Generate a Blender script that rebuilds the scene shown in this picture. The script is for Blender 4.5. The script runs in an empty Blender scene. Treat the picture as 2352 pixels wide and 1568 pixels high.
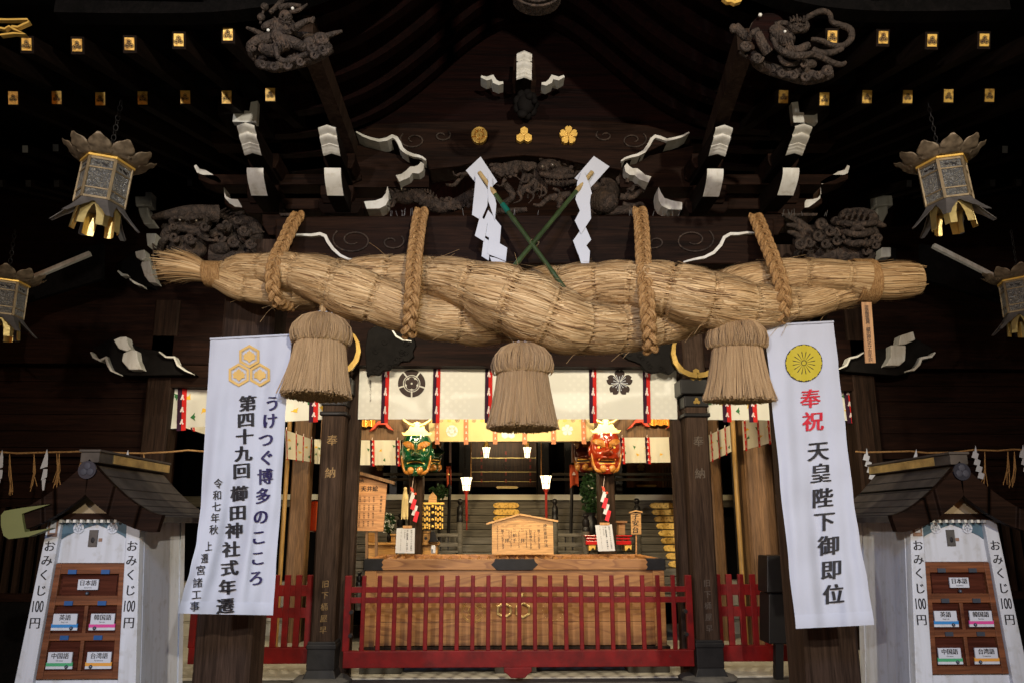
import bpy, bmesh, math, random
from math import sin, cos, tan, pi, radians, atan2, sqrt, exp
from mathutils import Vector, Matrix
random.seed(7)
SC = bpy.context.scene
COL = SC.collection

# ------------------------------------------------------------------ camera
EYE = 1.72
PITCH, YAW, ROLL = radians(13.1), radians(1.72), radians(0.0)
FQ = 1800.0                       # focal length in pixels of a 2352 px wide print
cam = bpy.data.cameras.new('camera')
cam.sensor_width = 36.0
cam.lens = 36.0 * FQ / 2352.0
cam.clip_start, cam.clip_end = 0.05, 500
camo = bpy.data.objects.new('camera', cam)
COL.objects.link(camo)
camo.location = (0, 0, EYE)
camo.rotation_euler = (radians(90) + PITCH, 0, -YAW)
SC.camera = camo
C0 = Vector((0, 0, EYE))
FW = Vector((sin(YAW) * cos(PITCH), cos(YAW) * cos(PITCH), sin(PITCH)))
RT = Vector((cos(YAW), -sin(YAW), 0))
UP = RT.cross(FW)
AX = 0.32                         # the axis of the shrine lies a little to the right of the camera

# ------------------------------------------------------------------ world, exposure, lamps of the courtyard
W = bpy.data.worlds.new('World')
SC.world = W
W.use_nodes = True
nt = W.node_tree
nt.nodes.clear()
sky = nt.nodes.new('ShaderNodeTexSky')
sky.sky_type = 'NISHITA'
sky.sun_disc = False
sky.sun_elevation = radians(0.5)
sky.sun_rotation = radians(200)
bgn = nt.nodes.new('ShaderNodeBackground')
bgn.inputs['Strength'].default_value = 0.15
wo = nt.nodes.new('ShaderNodeOutputWorld')
nt.links.new(sky.outputs[0], bgn.inputs[0])
nt.links.new(bgn.outputs[0], wo.inputs[0])
SC.view_settings.view_transform = 'Standard'
SC.view_settings.look = 'None'
SC.view_settings.gamma = 1
SC.view_settings.exposure = 0.0
SC.cycles.use_denoising = True
SC.cycles.max_bounces = 6
SC.cycles.sample_clamp_indirect = 4

def lamp(name, kind, loc, power, color, target=None, size=0.3, spot=None, blend=0.5):
    l = bpy.data.lights.new(name, kind)
    l.energy = power
    l.color = color
    if kind == 'AREA':
        l.size = size
    else:
        l.shadow_soft_size = size
    if spot:
        l.spot_size = radians(spot)
        l.spot_blend = blend
    o = bpy.data.objects.new(name, l)
    COL.objects.link(o)
    o.location = loc
    if target is not None:
        o.rotation_euler = (Vector(target) - Vector(loc)).to_track_quat('-Z', 'Y').to_euler()
    return o

# floodlights of the courtyard, on posts behind the photographer, and an added cool fill
lamp('courtyard_floodlight', 'SPOT', (2.6, -5.4, 5.1), 2900, (1.0, .90, .75), (0.35, 6.0, 3.2), .10, 54, .75)
lamp('courtyard_floodlight', 'SPOT', (-3.6, -5.2, 4.0), 1500, (.97, .94, .92), (0.1, 6.0, 3.2), .14, 54, .75)
lamp('cool_sky_fill', 'SPOT', (-.6, -2.2, 5.3), 1150, (.46, .61, 1.0), (.1, 5.2, .7), .6, 60, .8)  # added cool fill, stands in for the bluish dusk sky
lamp('courtyard_uplight', 'SPOT', (1.3, -.6, .2), 230, (1.0, .84, .60), (.3, 6.0, 4.5), .08, 66, .8)
# lamps under the porch roof, behind the rope and the beam
lamp('porch_light', 'SPOT', (-1.3, 6.75, 4.0), 350, (1.0, .87, .66), (.0, 9.6, 2.2), .15, 150, .5)
lamp('porch_light', 'SPOT', (1.9, 6.75, 4.0), 350, (1.0, .87, .66), (.6, 9.6, 2.2), .15, 150, .5)

# ------------------------------------------------------------------ pixel -> place
def ray(x, y):
    return FW + RT * ((x - 1176) / FQ) + UP * (-(y - 784) / FQ)
def P(x, y, Y):
    d = ray(x, y)
    return C0 + d * (Y / d.y)
def S(x, y, Y):                   # metres per print pixel at that place
    d = ray(x, y)
    return (Y / d.y) / FQ

# ------------------------------------------------------------------ mesh builder
class MB:
    def __init__(s):
        s.v, s.f, s.m, s.a = [], [], [], {}
    def add(s, vs, fs, m=0, att=None):
        b = len(s.v)
        s.v += [tuple(v) for v in vs]
        s.f += [tuple(i + b for i in f) for f in fs]
        s.m += [m] * len(fs)
        if att:
            for i, a in enumerate(att):
                s.a[b + i] = a
        return s
    def box(s, x0, x1, y0, y1, z0, z1, m=0):
        vs = [(x, y, z) for z in (z0, z1) for y in (y0, y1) for x in (x0, x1)]
        return s.add(vs, [(0, 2, 3, 1), (4, 5, 7, 6), (0, 1, 5, 4), (2, 6, 7, 3), (0, 4, 6, 2), (1, 3, 7, 5)], m)
    def obox(s, a, b, w, h, up=(0, 0, 1), m=0):      # bar from a to b, w across, h along up
        a, b = Vector(a), Vector(b)
        t = (b - a).normalized()
        r = t.cross(Vector(up)).normalized()
        u = r.cross(t)
        vs = [p + r * (i * w / 2) + u * (j * h / 2) for p in (a, b) for i, j in ((-1, -1), (1, -1), (1, 1), (-1, 1))]
        return s.add(vs, [(3, 2, 1, 0), (4, 5, 6, 7), (0, 1, 5, 4), (1, 2, 6, 5), (2, 3, 7, 6), (3, 0, 4, 7)], m)
    def prism(s, poly, d, m=0):                       # closed outline (3D points) pushed along d
        d = Vector(d)
        n = len(poly)
        p = [Vector(q) for q in poly]
        vs = p + [q + d for q in p]
        fs = [tuple(range(n)), tuple(range(2 * n - 1, n - 1, -1))]
        fs += [(i, i + n, (i + 1) % n + n, (i + 1) % n) for i in range(n)]
        return s.add(vs, fs, m)
    def px(s, pts, Y, th, m=0):
        return s.prism([P(x, y, Y) for x, y in pts], (0, th, 0), m)
    def pxline(s, pts, w, Y, th, m=0, taper=False):   # a band of width w pixels along pts
        L, R = [], []
        n = len(pts)
        for i, (x, y) in enumerate(pts):
            x0, y0 = pts[max(0, i - 1)]
            x1, y1 = pts[min(n - 1, i + 1)]
            l = sqrt((x1 - x0) ** 2 + (y1 - y0) ** 2) or 1
            nx, ny = -(y1 - y0) / l, (x1 - x0) / l
            k = w / 2
            if taper:
                k *= .35 + .65 * sin(pi * (i + .3) / (n - .4))
            L.append(P(x + nx * k, y + ny * k, Y)); R.append(P(x - nx * k, y - ny * k, Y))
        d = Vector((0, th, 0))
        vs = L + R + [q + d for q in L] + [q + d for q in R]
        fs = []
        for i in range(n - 1):
            j = i + 1
            fs += [(i, j, n + j, n + i), (2 * n + i, 3 * n + i, 3 * n + j, 2 * n + j), (i, 2 * n + i, 2 * n + j, j), (n + i, n + j, 3 * n + j, 3 * n + i)]
        fs += [(0, n, 3 * n, 2 * n), (n - 1, 3 * n - 1, 4 * n - 1, 2 * n - 1)]
        return s.add(vs, fs, m)
    def tube(s, pts, rad, n=8, m=0, att=None, flat=1.0, caps=True):
        pts = [Vector(p) for p in pts]
        k = len(pts)
        if not hasattr(rad, '__len__'):
            rad = [rad] * k
        vs, at = [], []
        prev = None
        ln = 0
        for i, p in enumerate(pts):
            t = (pts[min(k - 1, i + 1)] - pts[max(0, i - 1)])
            if t.length < 1e-9: t = Vector((0, 0, 1))
            t.normalize()
            if prev is None:
                ref = Vector((0, 0, 1)) if abs(t.z) < .9 else Vector((0, 1, 0))
                u = (ref - t * ref.dot(t)).normalized()
            else:
                u = prev - t * prev.dot(t)
                u = u.normalized() if u.length > 1e-6 else t.orthogonal().normalized()
            prev = u
            w = t.cross(u)
            if i: ln += (p - pts[i - 1]).length
            nn = n + 1 if att else n
            for j in range(nn):
                a = 2 * pi * j / n
                vs.append(p + (u * cos(a) * flat + w * sin(a)) * rad[i])
                if att: at.append((ln + att, j / n, 0))
        nn = n + 1 if att else n
        fs = []
        for i in range(k - 1):
            for j in range(n):
                a, b = i * nn + j, i * nn + (j + 1) % nn
                fs.append((a, b, b + nn, a + nn))
        if caps:
            fs.append(tuple(reversed(range(0, n))))
            fs.append(tuple(range((k - 1) * nn, (k - 1) * nn + n)))
        return s.add(vs, fs, m, at if att else None)
    def lathe(s, prof, c=(0, 0, 0), n=20, m=0, att=None, rot=0):
        c = Vector(c)
        vs, at, fs = [], [], []
        nn = n + 1 if att else n
        for i, (r, z) in enumerate(prof):
            for j in range(nn):
                a = 2 * pi * j / n + rot
                vs.append(c + Vector((r * cos(a), r * sin(a), z)))
                if att: at.append((z + att, j / n, 0))
        for i in range(len(prof) - 1):
            for j in range(n):
                a, b = i * nn + j, i * nn + (j + 1) % nn
                fs.append((a, b, b + nn, a + nn))
        if prof[0][0] > 1e-4: fs.append(tuple(reversed(range(0, n))))
        if prof[-1][0] > 1e-4: fs.append(tuple(range((len(prof) - 1) * nn, (len(prof) - 1) * nn + n)))
        return s.add(vs, fs, m, at if att else None)
    def ell(s, c, r, n=14, k=9, m=0, R=None):
        c = Vector(c)
        if not hasattr(r, '__len__'): r = (r, r, r)
        vs, fs = [], []
        for i in range(k + 1):
            th = pi * i / k
            for j in range(n):
                a = 2 * pi * j / n
                q = Vector((r[0] * sin(th) * cos(a), r[1] * sin(th) * sin(a), r[2] * cos(th)))
                vs.append(c + (R @ q if R else q))
        for i in range(k):
            for j in range(n):
                a, b = i * n + j, i * n + (j + 1) % n
                fs.append((a, a + n, b + n, b))
        return s.add(vs, fs, m)
    def grid(s, fn, nu, nv, m=0, att=False):
        vs = [fn(i / nu, j / nv) for j in range(nv + 1) for i in range(nu + 1)]
        fs = []
        for j in range(nv):
            for i in range(nu):
                a = j * (nu + 1) + i
                fs.append((a, a + 1, a + nu + 2, a + nu + 1))
        return s.add(vs, fs, m, [(i / nu, j / nv, 0) for j in range(nv + 1) for i in range(nu + 1)] if att else None)
    def poly(s, pts, m=0):
        return s.add(pts, [tuple(range(len(pts)))], m)

def wloc(o):
    v = Vector((0, 0, 0))
    while o is not None:
        v += o.location
        o = o.parent
    return v

def to_mesh(name, mb, mats, off, smooth=0):
    me = bpy.data.meshes.new(name)
    me.from_pydata([(x - off.x, y - off.y, z - off.z) for x, y, z in mb.v], [], mb.f)
    if not hasattr(mats, '__len__'): mats = [mats]
    for m in mats: me.materials.append(m)
    if len(mats) > 1: me.polygons.foreach_set('material_index', mb.m)
    if mb.a:
        at = me.attributes.new('suv', 'FLOAT_VECTOR', 'POINT')
        fl = []
        for i in range(len(mb.v)): fl += mb.a.get(i, (0, 0, 0))
        at.data.foreach_set('vector', fl)
    bm = bmesh.new(); bm.from_mesh(me)
    bmesh.ops.remove_doubles(bm, verts=bm.verts, dist=1e-6) if not mb.a else None
    bmesh.ops.recalc_face_normals(bm, faces=bm.faces)
    bm.to_mesh(me); bm.free()
    if smooth:
        me.shade_smooth()
        if smooth < 180: me.set_sharp_from_angle(angle=radians(smooth))
    me.update()
    return me

def part(name, mb, mats, parent, smooth=0, bev=0, label=None, kind=None):
    o = bpy.data.objects.new(name, to_mesh(name, mb, mats, wloc(parent), smooth))
    COL.objects.link(o)
    o.parent = parent
    if label: o['label'] = label
    if kind: o['kind'] = kind
    if bev:
        b = o.modifiers.new('bevel', 'BEVEL'); b.width = bev; b.segments = 2; b.limit_method = 'ANGLE'; b.angle_limit = radians(40)
    return o

def islands(mb):
    par = list(range(len(mb.v)))
    def root(i):
        while par[i] != i:
            par[i] = par[par[i]]; i = par[i]
        return i
    for f in mb.f:
        a = root(f[0])
        for i in f[1:]: par[root(i)] = a
    groups = {}
    for k, f in enumerate(mb.f): groups.setdefault(root(f[0]), []).append(k)
    for fs in groups.values():
        o = MB(); mp = {}
        for k in fs:
            nf = []
            for i in mb.f[k]:
                if i not in mp:
                    mp[i] = len(o.v); o.v.append(mb.v[i])
                    if i in mb.a: o.a[mp[i]] = mb.a[i]
                nf.append(mp[i])
            o.f.append(tuple(nf)); o.m.append(mb.m[k])
        yield o
def pieces(name, mb, mats, parent, smooth=0, bev=0, label=None):   # every loose piece becomes a part of its own
    return [part(name, o, mats, parent, smooth, bev, label) for o in islands(mb)]

def thing(name, loc, label, cat, group=None):
    o = bpy.data.objects.new(name, None); COL.objects.link(o)
    o.location = loc; o.empty_display_size = .1
    o['label'] = label; o['category'] = cat
    if group: o['group'] = group
    return o

def solo(name, mb, mats, label=None, cat=None, group=None, smooth=0, bev=0, kind=None):
    xs, ys, zs = zip(*mb.v)
    c = Vector(((min(xs) + max(xs)) / 2, (min(ys) + max(ys)) / 2, min(zs)))
    o = bpy.data.objects.new(name, to_mesh(name, mb, mats, c, smooth))
    COL.objects.link(o); o.location = c
    if label: o['label'] = label
    if cat: o['category'] = cat
    if group: o['group'] = group
    if kind: o['kind'] = kind
    if bev:
        b = o.modifiers.new('bevel', 'BEVEL'); b.width = bev; b.segments = 2; b.limit_method = 'ANGLE'; b.angle_limit = radians(40)
    return o

def dup(o, loc=None, label=None, parent=None, rotz=None, group=None):
    c = o.copy(); COL.objects.link(c)
    if parent is not None: c.parent = parent
    if loc is not None: c.location = loc
    if rotz is not None: c.rotation_euler = (0, 0, rotz)
    if label: c['label'] = label
    if group: c['group'] = group
    for ch in list(o.children): dup(ch, parent=c)
    return c

# ------------------------------------------------------------------ materials
def newmat(name):
    m = bpy.data.materials.new(name); m.use_nodes = True
    return m, m.node_tree, m.node_tree.nodes['Principled BSDF']
def setp(b, **k):
    for n, v in k.items():
        b.inputs[n.replace('_', ' ')].default_value = v
def c4(c): return (c[0], c[1], c[2], 1)

def ramp(nt, fac, stops):
    r = nt.nodes.new('ShaderNodeValToRGB')
    e = r.color_ramp.elements
    e[0].position, e[0].color = stops[0][0], c4(stops[0][1])
    e[1].position, e[1].color = stops[-1][0], c4(stops[-1][1])
    for p, c in stops[1:-1]:
        x = e.new(p); x.color = c4(c)
    nt.links.new(fac, r.inputs[0])
    return r.outputs[0]
def noise(nt, vec, scale, detail=4, dist=0, rough=.55):
    n = nt.nodes.new('ShaderNodeTexNoise')
    n.inputs['Scale'].default_value = scale; n.inputs['Detail'].default_value = detail
    n.inputs['Distortion'].default_value = dist; n.inputs['Roughness'].default_value = rough
    if vec is not None: nt.links.new(vec, n.inputs['Vector'])
    return n.outputs[0]
def coords(nt, scale=(1, 1, 1), src='Object', rot=(0, 0, 0)):
    t = nt.nodes.new('ShaderNodeTexCoord')
    mp = nt.nodes.new('ShaderNodeMapping')
    mp.inputs['Scale'].default_value = scale; mp.inputs['Rotation'].default_value = rot
    nt.links.new(t.outputs[src], mp.inputs[0])
    return mp.outputs[0]
def bump(nt, b, h, st, dist=.01):
    n = nt.nodes.new('ShaderNodeBump'); n.inputs['Strength'].default_value = st; n.inputs['Distance'].default_value = dist
    nt.links.new(h, n.inputs['Height']); nt.links.new(n.outputs[0], b.inputs['Normal'])
def mixc(nt, f, a, b, mode='MIX'):
    n = nt.nodes.new('ShaderNodeMix'); n.data_type = 'RGBA'; n.blend_type = mode
    if hasattr(f, 'links'): nt.links.new(f, n.inputs[0])
    else: n.inputs[0].default_value = f
    for k, v in ((6, a), (7, b)):
        if hasattr(v, 'links'): nt.links.new(v, n.inputs[k])
        else: n.inputs[k].default_value = c4(v)
    return n.outputs[2]

def wood(name, dark, light, axis='x', rough=.6, fine=1.0, st=.35, dirt=None):
    m, t, b = newmat(name)
    k = {'x': (.35, 7, 7), 'y': (7, .35, 7), 'z': (7, 7, .35)}[axis]
    v = coords(t, k)
    a = noise(t, v, 2.0 * fine, 5, 1.2)
    g = noise(t, coords(t, tuple(q * 5 for q in k)), 3.0 * fine, 3, .3)
    c = ramp(t, a, [(.3, dark), (.52, tuple((p + q) / 2 for p, q in zip(dark, light))), (.72, light)])
    g2 = ramp(t, g, [(.3, (.55, .55, .55)), (.65, (1.1, 1.1, 1.1))])
    c = mixc(t, 1.0, c, g2, 'MULTIPLY')
    if dirt:
        d = ramp(t, noise(t, coords(t), 2.2, 5), [(.45, (0, 0, 0)), (.7, (1, 1, 1))])
        c = mixc(t, d, c, dirt)
    t.links.new(c, b.inputs['Base Color'])
    setp(b, Roughness=rough)
    b.inputs['Specular IOR Level'].default_value = .06 if max(light) < .12 else .35
    bump(t, b, g, st, .006)
    return m

def plain(name, col, rough=.5, metal=0, var=.15, scale=6, bst=0.0, bscale=60, coat=0, spec=.5):
    m, t, b = newmat(name)
    n = noise(t, coords(t), scale, 5)
    lo = tuple(max(0, c * (1 - var)) for c in col); hi = tuple(c * (1 + var) for c in col)
    t.links.new(ramp(t, n, [(.3, lo), (.7, hi)]), b.inputs['Base Color'])
    setp(b, Roughness=rough, Metallic=metal)
    b.inputs['Coat Weight'].default_value = coat
    b.inputs['Specular IOR Level'].default_value = spec
    if bst: bump(t, b, noise(t, coords(t), bscale, 4), bst, .004)
    return m

def glow(name, col, strength):
    m, t, b = newmat(name)
    setp(b, Base_Color=c4(col), Roughness=.6)
    b.inputs['Emission Color'].default_value = c4(col); b.inputs['Emission Strength'].default_value = strength
    return m

def cloth(name, col, weave=900, transl=.25, pat=None):
    m, t, b = newmat(name)
    n = noise(t, coords(t), 3, 4)
    c = ramp(t, n, [(.3, tuple(q * .92 for q in col)), (.7, col)])
    if pat:                                            # faint woven damask of diamonds
        v = coords(t, (1, 1, 1), rot=(0, radians(45), 0))
        w = t.nodes.new('ShaderNodeTexVoronoi'); w.inputs['Scale'].default_value = pat; w.inputs['Randomness'].default_value = 0
        t.links.new(v, w.inputs['Vector'])
        c = mixc(t, ramp(t, w.outputs['Distance'], [(.28, (0, 0, 0)), (.34, (.35, .35, .35))]), c, tuple(q * .8 for q in col))
    t.links.new(c, b.inputs['Base Color'])
    setp(b, Roughness=.85)
    b.inputs['Specular IOR Level'].default_value = .2
    bump(t, b, noise(t, coords(t), weave, 2), .12, .002)
    if transl:
        tr = t.nodes.new('ShaderNodeBsdfTranslucent'); t.links.new(c, tr.inputs[0])
        mx = t.nodes.new('ShaderNodeMixShader'); mx.inputs[0].default_value = transl
        out = t.nodes['Material Output']
        t.links.new(b.outputs[0], mx.inputs[1]); t.links.new(tr.outputs[0], mx.inputs[2]); t.links.new(mx.outputs[0], out.inputs[0])
    return m

def straw_mat(name, dark, mid, light, um=2.2, vm=70, rough=.65):
    m, t, b = newmat(name)
    at = t.nodes.new('ShaderNodeAttribute'); at.attribute_name = 'suv'
    def mp(s):
        q = t.nodes.new('ShaderNodeMapping'); q.inputs['Scale'].default_value = s
        t.links.new(at.outputs['Vector'], q.inputs[0]); return q.outputs[0]
    a = noise(t, mp((um, vm, 9)), 1.0, 4, .4)
    f = noise(t, mp((um * 2.5, vm * 2.6, 31)), 1.0, 3, .2)
    big = noise(t, mp((1.5, 5, 3)), 1.0, 3)
    c = ramp(t, a, [(.34, dark), (.47, mid), (.66, light)])
    c = mixc(t, 1.0, c, ramp(t, f, [(.3, (.55, .5, .46)), (.6, (1.12, 1.12, 1.12))]), 'MULTIPLY')
    c = mixc(t, 1.0, c, ramp(t, big, [(.3, (.78, .76, .74)), (.7, (1.08, 1.08, 1.08))]), 'MULTIPLY')
    t.links.new(c, b.inputs['Base Color'])
    setp(b, Roughness=rough)
    b.inputs['Specular IOR Level'].default_value = .3
    bump(t, b, f, .7, .012)
    return m

def grimy(name, col):                                  # white paint with rain streaks and scuffs
    m, t, b = newmat(name)
    a = ramp(t, noise(t, coords(t, (9, 9, .8)), 2.2, 6, .4), [(.45, (1, 1, 1)), (.65, (.86, .85, .82)), (.84, (.66, .63, .58))])
    d = ramp(t, noise(t, coords(t), 17, 6), [(.55, (1, 1, 1)), (.70, (.84, .82, .78))])
    c = mixc(t, 1.0, mixc(t, 1.0, col, a, 'MULTIPLY'), d, 'MULTIPLY')
    t.links.new(c, b.inputs['Base Color']); setp(b, Roughness=.6)
    bump(t, b, noise(t, coords(t), 26, 4), .12, .003)
    return m
def tarnished(name, col):                              # gilding that has dulled by a different amount on each piece
    m, t, b = newmat(name)
    oi = t.nodes.new('ShaderNodeObjectInfo')
    a = ramp(t, oi.outputs['Random'], [(0, (.72, .66, .58)), (.5, (.9, .88, .84)), (1, (1.1, 1.1, 1.1))])
    n = ramp(t, noise(t, coords(t), 26, 5), [(.35, (.45, .38, .30)), (.52, (1, 1, 1))])
    t.links.new(mixc(t, 1.0, mixc(t, 1.0, col, a, 'MULTIPLY'), n, 'MULTIPLY'), b.inputs['Base Color'])
    setp(b, Roughness=.42, Metallic=.35); bump(t, b, noise(t, coords(t), 50, 4), .3, .004)
    return m
def carved(name, col):                                 # weathered wood with tool-cut grooves
    m, t, b = newmat(name)
    n = noise(t, coords(t), 14, 5, 1.5)
    t.links.new(ramp(t, n, [(.32, tuple(c * .35 for c in col)), (.52, col), (.72, (col[0] * 1.9, col[1] * 1.7, col[2] * 1.5))]), b.inputs['Base Color'])
    setp(b, Roughness=.75); b.inputs['Specular IOR Level'].default_value = .25
    w = t.nodes.new('ShaderNodeTexWave'); w.inputs['Scale'].default_value = 11; w.inputs['Distortion'].default_value = 14; w.inputs['Detail'].default_value = 3; w.inputs['Detail Scale'].default_value = 2
    t.links.new(coords(t), w.inputs['Vector'])
    bump(t, b, w.outputs['Fac'], .6, .010)
    return m
M = {}
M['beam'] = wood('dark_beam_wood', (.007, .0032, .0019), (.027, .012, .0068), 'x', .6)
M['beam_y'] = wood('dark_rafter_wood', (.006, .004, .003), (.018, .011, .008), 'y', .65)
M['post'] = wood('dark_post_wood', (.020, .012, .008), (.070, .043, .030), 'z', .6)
M['post_dark'] = wood('shaded_post_wood', (.010, .006, .004), (.036, .020, .013), 'z', .65)  # darker copy of the post wood, shade put into its colour
M['post_warm'] = wood('brown_post_wood', (.10, .052, .024), (.23, .125, .058), 'z', .55)
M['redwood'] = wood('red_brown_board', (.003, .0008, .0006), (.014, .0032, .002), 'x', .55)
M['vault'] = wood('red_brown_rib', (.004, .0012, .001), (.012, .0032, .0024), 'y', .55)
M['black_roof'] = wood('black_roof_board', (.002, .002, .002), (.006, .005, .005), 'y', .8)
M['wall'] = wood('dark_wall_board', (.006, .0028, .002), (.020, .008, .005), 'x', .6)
M['carve'] = carved('weathered_carving', (.050, .037, .029))
M['carve2'] = carved('dark_brown_carving', (.052, .037, .028))
M['carve_dark'] = plain('black_carving', (.007, .006, .0055), .8, 0, .3, 9, .4, 45, 0, .1)
M['paint'] = grimy('white_gofun_paint', (.70, .69, .63))
M['gold'] = plain('gold_leaf', (.92, .58, .13), .36, .45, .12, 14, .25, 50)
M['cap_gold'] = tarnished('gilded_rafter_cap', (.86, .56, .13))
M['brass'] = plain('pale_brass', (.80, .62, .25), .30, .8, .15, 10, .3, 35)
M['bronze'] = plain('dull_gilt_bronze', (.26, .20, .12), .5, .45, .3, 12, .3, 40)
M['bronze_grey'] = plain('grey_gilt_bronze', (.17, .16, .16), .45, .5, .25, 12, .3, 40)
M['lacquer'] = plain('black_lacquer', (.007, .006, .006), .38, 0, .2, 5, 0, 1, 0, .25)
M['iron'] = plain('dark_iron_fitting', (.014, .013, .013), .5, 0, .3, 9, .3, 40, 0, .25)
M['red_paint'] = plain('crimson_fence_paint', (.21, .005, .007), .45, 0, .32, 9, .25, 25, 0, .3)
M['vermilion'] = plain('vermilion_paint', (.62, .06, .025), .4, 0, .12, 6)
M['red_lacquer'] = plain('red_lacquer', (.42, .012, .012), .2, 0, .15, 6, 0, 1, .5)
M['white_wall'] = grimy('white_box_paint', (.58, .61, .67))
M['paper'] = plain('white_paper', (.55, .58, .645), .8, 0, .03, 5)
M['ink'] = plain('black_ink', (.012, .010, .012), .7, 0, .1, 5)
M['navy'] = plain('navy_ink', (.018, .012, .075), .7, 0, .1, 5)
M['red_ink'] = plain('red_ink', (.55, .012, .03), .7, 0, .1, 5)
M['yellow_ink'] = plain('amber_print', (.66, .42, .12), .7, 0, .05, 5)
M['kiku'] = plain('chrysanthemum_gold_print', (.50, .40, .02), .7, 0, .05, 5)
M['green_ink'] = plain('green_leaf_print', (.02, .13, .03), .7, 0, .1, 5)
M['leaf_ink'] = plain('yellow_leaf_print', (.70, .42, .03), .7, 0, .1, 5)
M['crest_ink'] = plain('brown_black_print', (.030, .016, .012), .8, 0, .1, 5)
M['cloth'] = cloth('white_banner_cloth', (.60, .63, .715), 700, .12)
M['noren'] = cloth('white_damask_cloth', (.74, .73, .66), 600, .12, 13)
M['leafcloth'] = cloth('ivory_curtain_cloth', (.74, .72, .62), 600, .2)
M['cream'] = cloth('cream_curtain_cloth', (.72, .58, .30), 600, .2)
M['purple'] = cloth('dark_purple_ribbon', (.030, .008, .022), 700, 0)
M['red'] = cloth('red_ribbon', (.52, .018, .014), 700, .1)
M['salmon'] = cloth('faded_red_ribbon', (.50, .20, .11), 700, .1)
M['motif'] = plain('pale_ribbon_motif', (.62, .50, .47), .8, 0, .1, 5)
M['flag'] = cloth('orange_flag_cloth', (.42, .07, .025), 700, .15)
M['straw'] = straw_mat('rice_straw', (.20, .105, .042), (.55, .35, .155), (.80, .60, .33))
M['straw2'] = straw_mat('grey_rice_straw', (.20, .105, .045), (.54, .35, .175), (.82, .60, .34), 1.6, 60)
M['straw_core'] = plain('shaded_straw_core', (.05, .028, .014), .9, 0, .3, 20)  # shade between the straws put into a darker core colour
M['straw_cut'] = straw_mat('cut_straw_ends', (.12, .07, .03), (.40, .25, .10), (.62, .43, .20), 40, 40)
M['jute'] = straw_mat('jute_rope', (.22, .11, .035), (.44, .245, .09), (.56, .35, .15), 30, 9)
M['bamboo'] = plain('green_bamboo', (.038, .062, .020), .35, 0, .5, 5, .1, 12)
M['bamboo_tip'] = plain('dry_bamboo', (.42, .30, .13), .5, 0, .25, 14, .2, 30)
M['teal'] = plain('green_tape', (.004, .11, .075), .35, 0, .1, 5)
M['board'] = wood('pale_sign_board', (.46, .255, .105), (.62, .37, .16), 'x', .6, .8, .15)
M['board_red'] = wood('orange_sign_board', (.42, .20, .085), (.55, .29, .13), 'x', .6, .8, .15)
M['tag'] = wood('cedar_tag', (.48, .25, .11), (.62, .36, .17), 'z', .6, .8, .15)
M['table'] = wood('honey_table_wood', (.42, .20, .05), (.58, .31, .09), 'x', .5, .7, .15)
M['cabinet'] = wood('red_brown_cabinet', (.085, .025, .010), (.24, .085, .034), 'x', .45, .8, .2)
M['cabinet_dark'] = wood('dark_drawer_wood', (.045, .012, .008), (.11, .032, .018), 'x', .4, .8, .2)
M['stone'] = plain('grey_granite', (.27, .26, .24), .8, 0, .2, 30, .3, 60)
M['stone_dark'] = plain('dark_grey_stone', (.085, .08, .072), .75, 0, .25, 8, .3, 60)
M['faint_gilt'] = plain('worn_gilt_letters', (.17, .10, .03), .5, .2, .4, 30)
M['faint_ink'] = plain('worn_carved_letters', (.075, .055, .042), .7, 0, .3, 30)
M['gilt_dark'] = plain('tarnished_gilt', (.26, .165, .04), .36, .7, .2, 10, .2, 40)
M['stone_pale'] = plain('pale_granite', (.42, .39, .32), .8, 0, .12, 12, .3, 60)
def worn_red(name, col):                               # thick red paint, scratched and chipped in places
    m, t, b = newmat(name)
    n = noise(t, coords(t), 8, 5)
    c = ramp(t, n, [(.3, tuple(q * .62 for q in col)), (.7, tuple(q * 1.2 for q in col))])
    chip = ramp(t, noise(t, coords(t, (30, 30, 12)), 2.0, 6, .5), [(.66, (0, 0, 0)), (.70, (1, 1, 1))])
    c = mixc(t, chip, c, (.10, .03, .022))
    t.links.new(c, b.inputs['Base Color']); setp(b, Roughness=.45); b.inputs['Specular IOR Level'].default_value = .3
    bump(t, b, noise(t, coords(t), 30, 4), .25, .004)
    return m
M['red_paint'] = worn_red('worn_crimson_paint', (.155, .003, .003))
M['step'] = wood('grey_step_wood', (.075, .066, .05), (.135, .12, .095), 'x', .7, .6)
M['stripe'] = plain('pale_floor_edge', (.62, .60, .48), .6, 0, .06, 5)
M['tile'] = plain('weathered_roof_bark', (.078, .064, .052), .75, 0, .3, 9, .3, 30, 0, .2)
M['blue_panel'] = plain('blue_grey_valance', (.06, .115, .155), .6, 0, .25, 5)
M['green_mask'] = plain('green_lacquer', (.003, .055, .02), .15, 0, .15, 5, 0, 1, .8)
M['red_mask'] = plain('orange_red_lacquer', (.26, .022, .005), .15, 0, .15, 5, 0, 1, .8)
M['brow'] = plain('ochre_lacquer', (.42, .17, .030), .25, 0, .3, 30, 0, 1, .4)
M['lampglow'] = glow('lit_lamp_paper', (1.0, .80, .50), 2.6)
M['redpole'] = plain('red_lamp_pole', (.28, .02, .015), .35, 0, .1, 5)
M['leaf'] = plain('dark_leaf', (.018, .050, .014), .4, 0, .5, 25)
M['leaf_white'] = plain('white_petal', (.6, .6, .5), .6, 0, .1, 5)
M['door'] = wood('red_brown_door', (.10, .035, .012), (.17, .065, .022), 'z', .35, .7, .1)
M['pole'] = wood('varnished_pole', (.20, .11, .03), (.34, .20, .06), 'z', .45)
M['foam'] = plain('yellow_green_guard', (.15, .16, .05), .6, 0, .1, 5)
M['glass_eye'] = plain('glass_eye', (.9, .85, .7), .05, .9, 0, 5)
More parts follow.
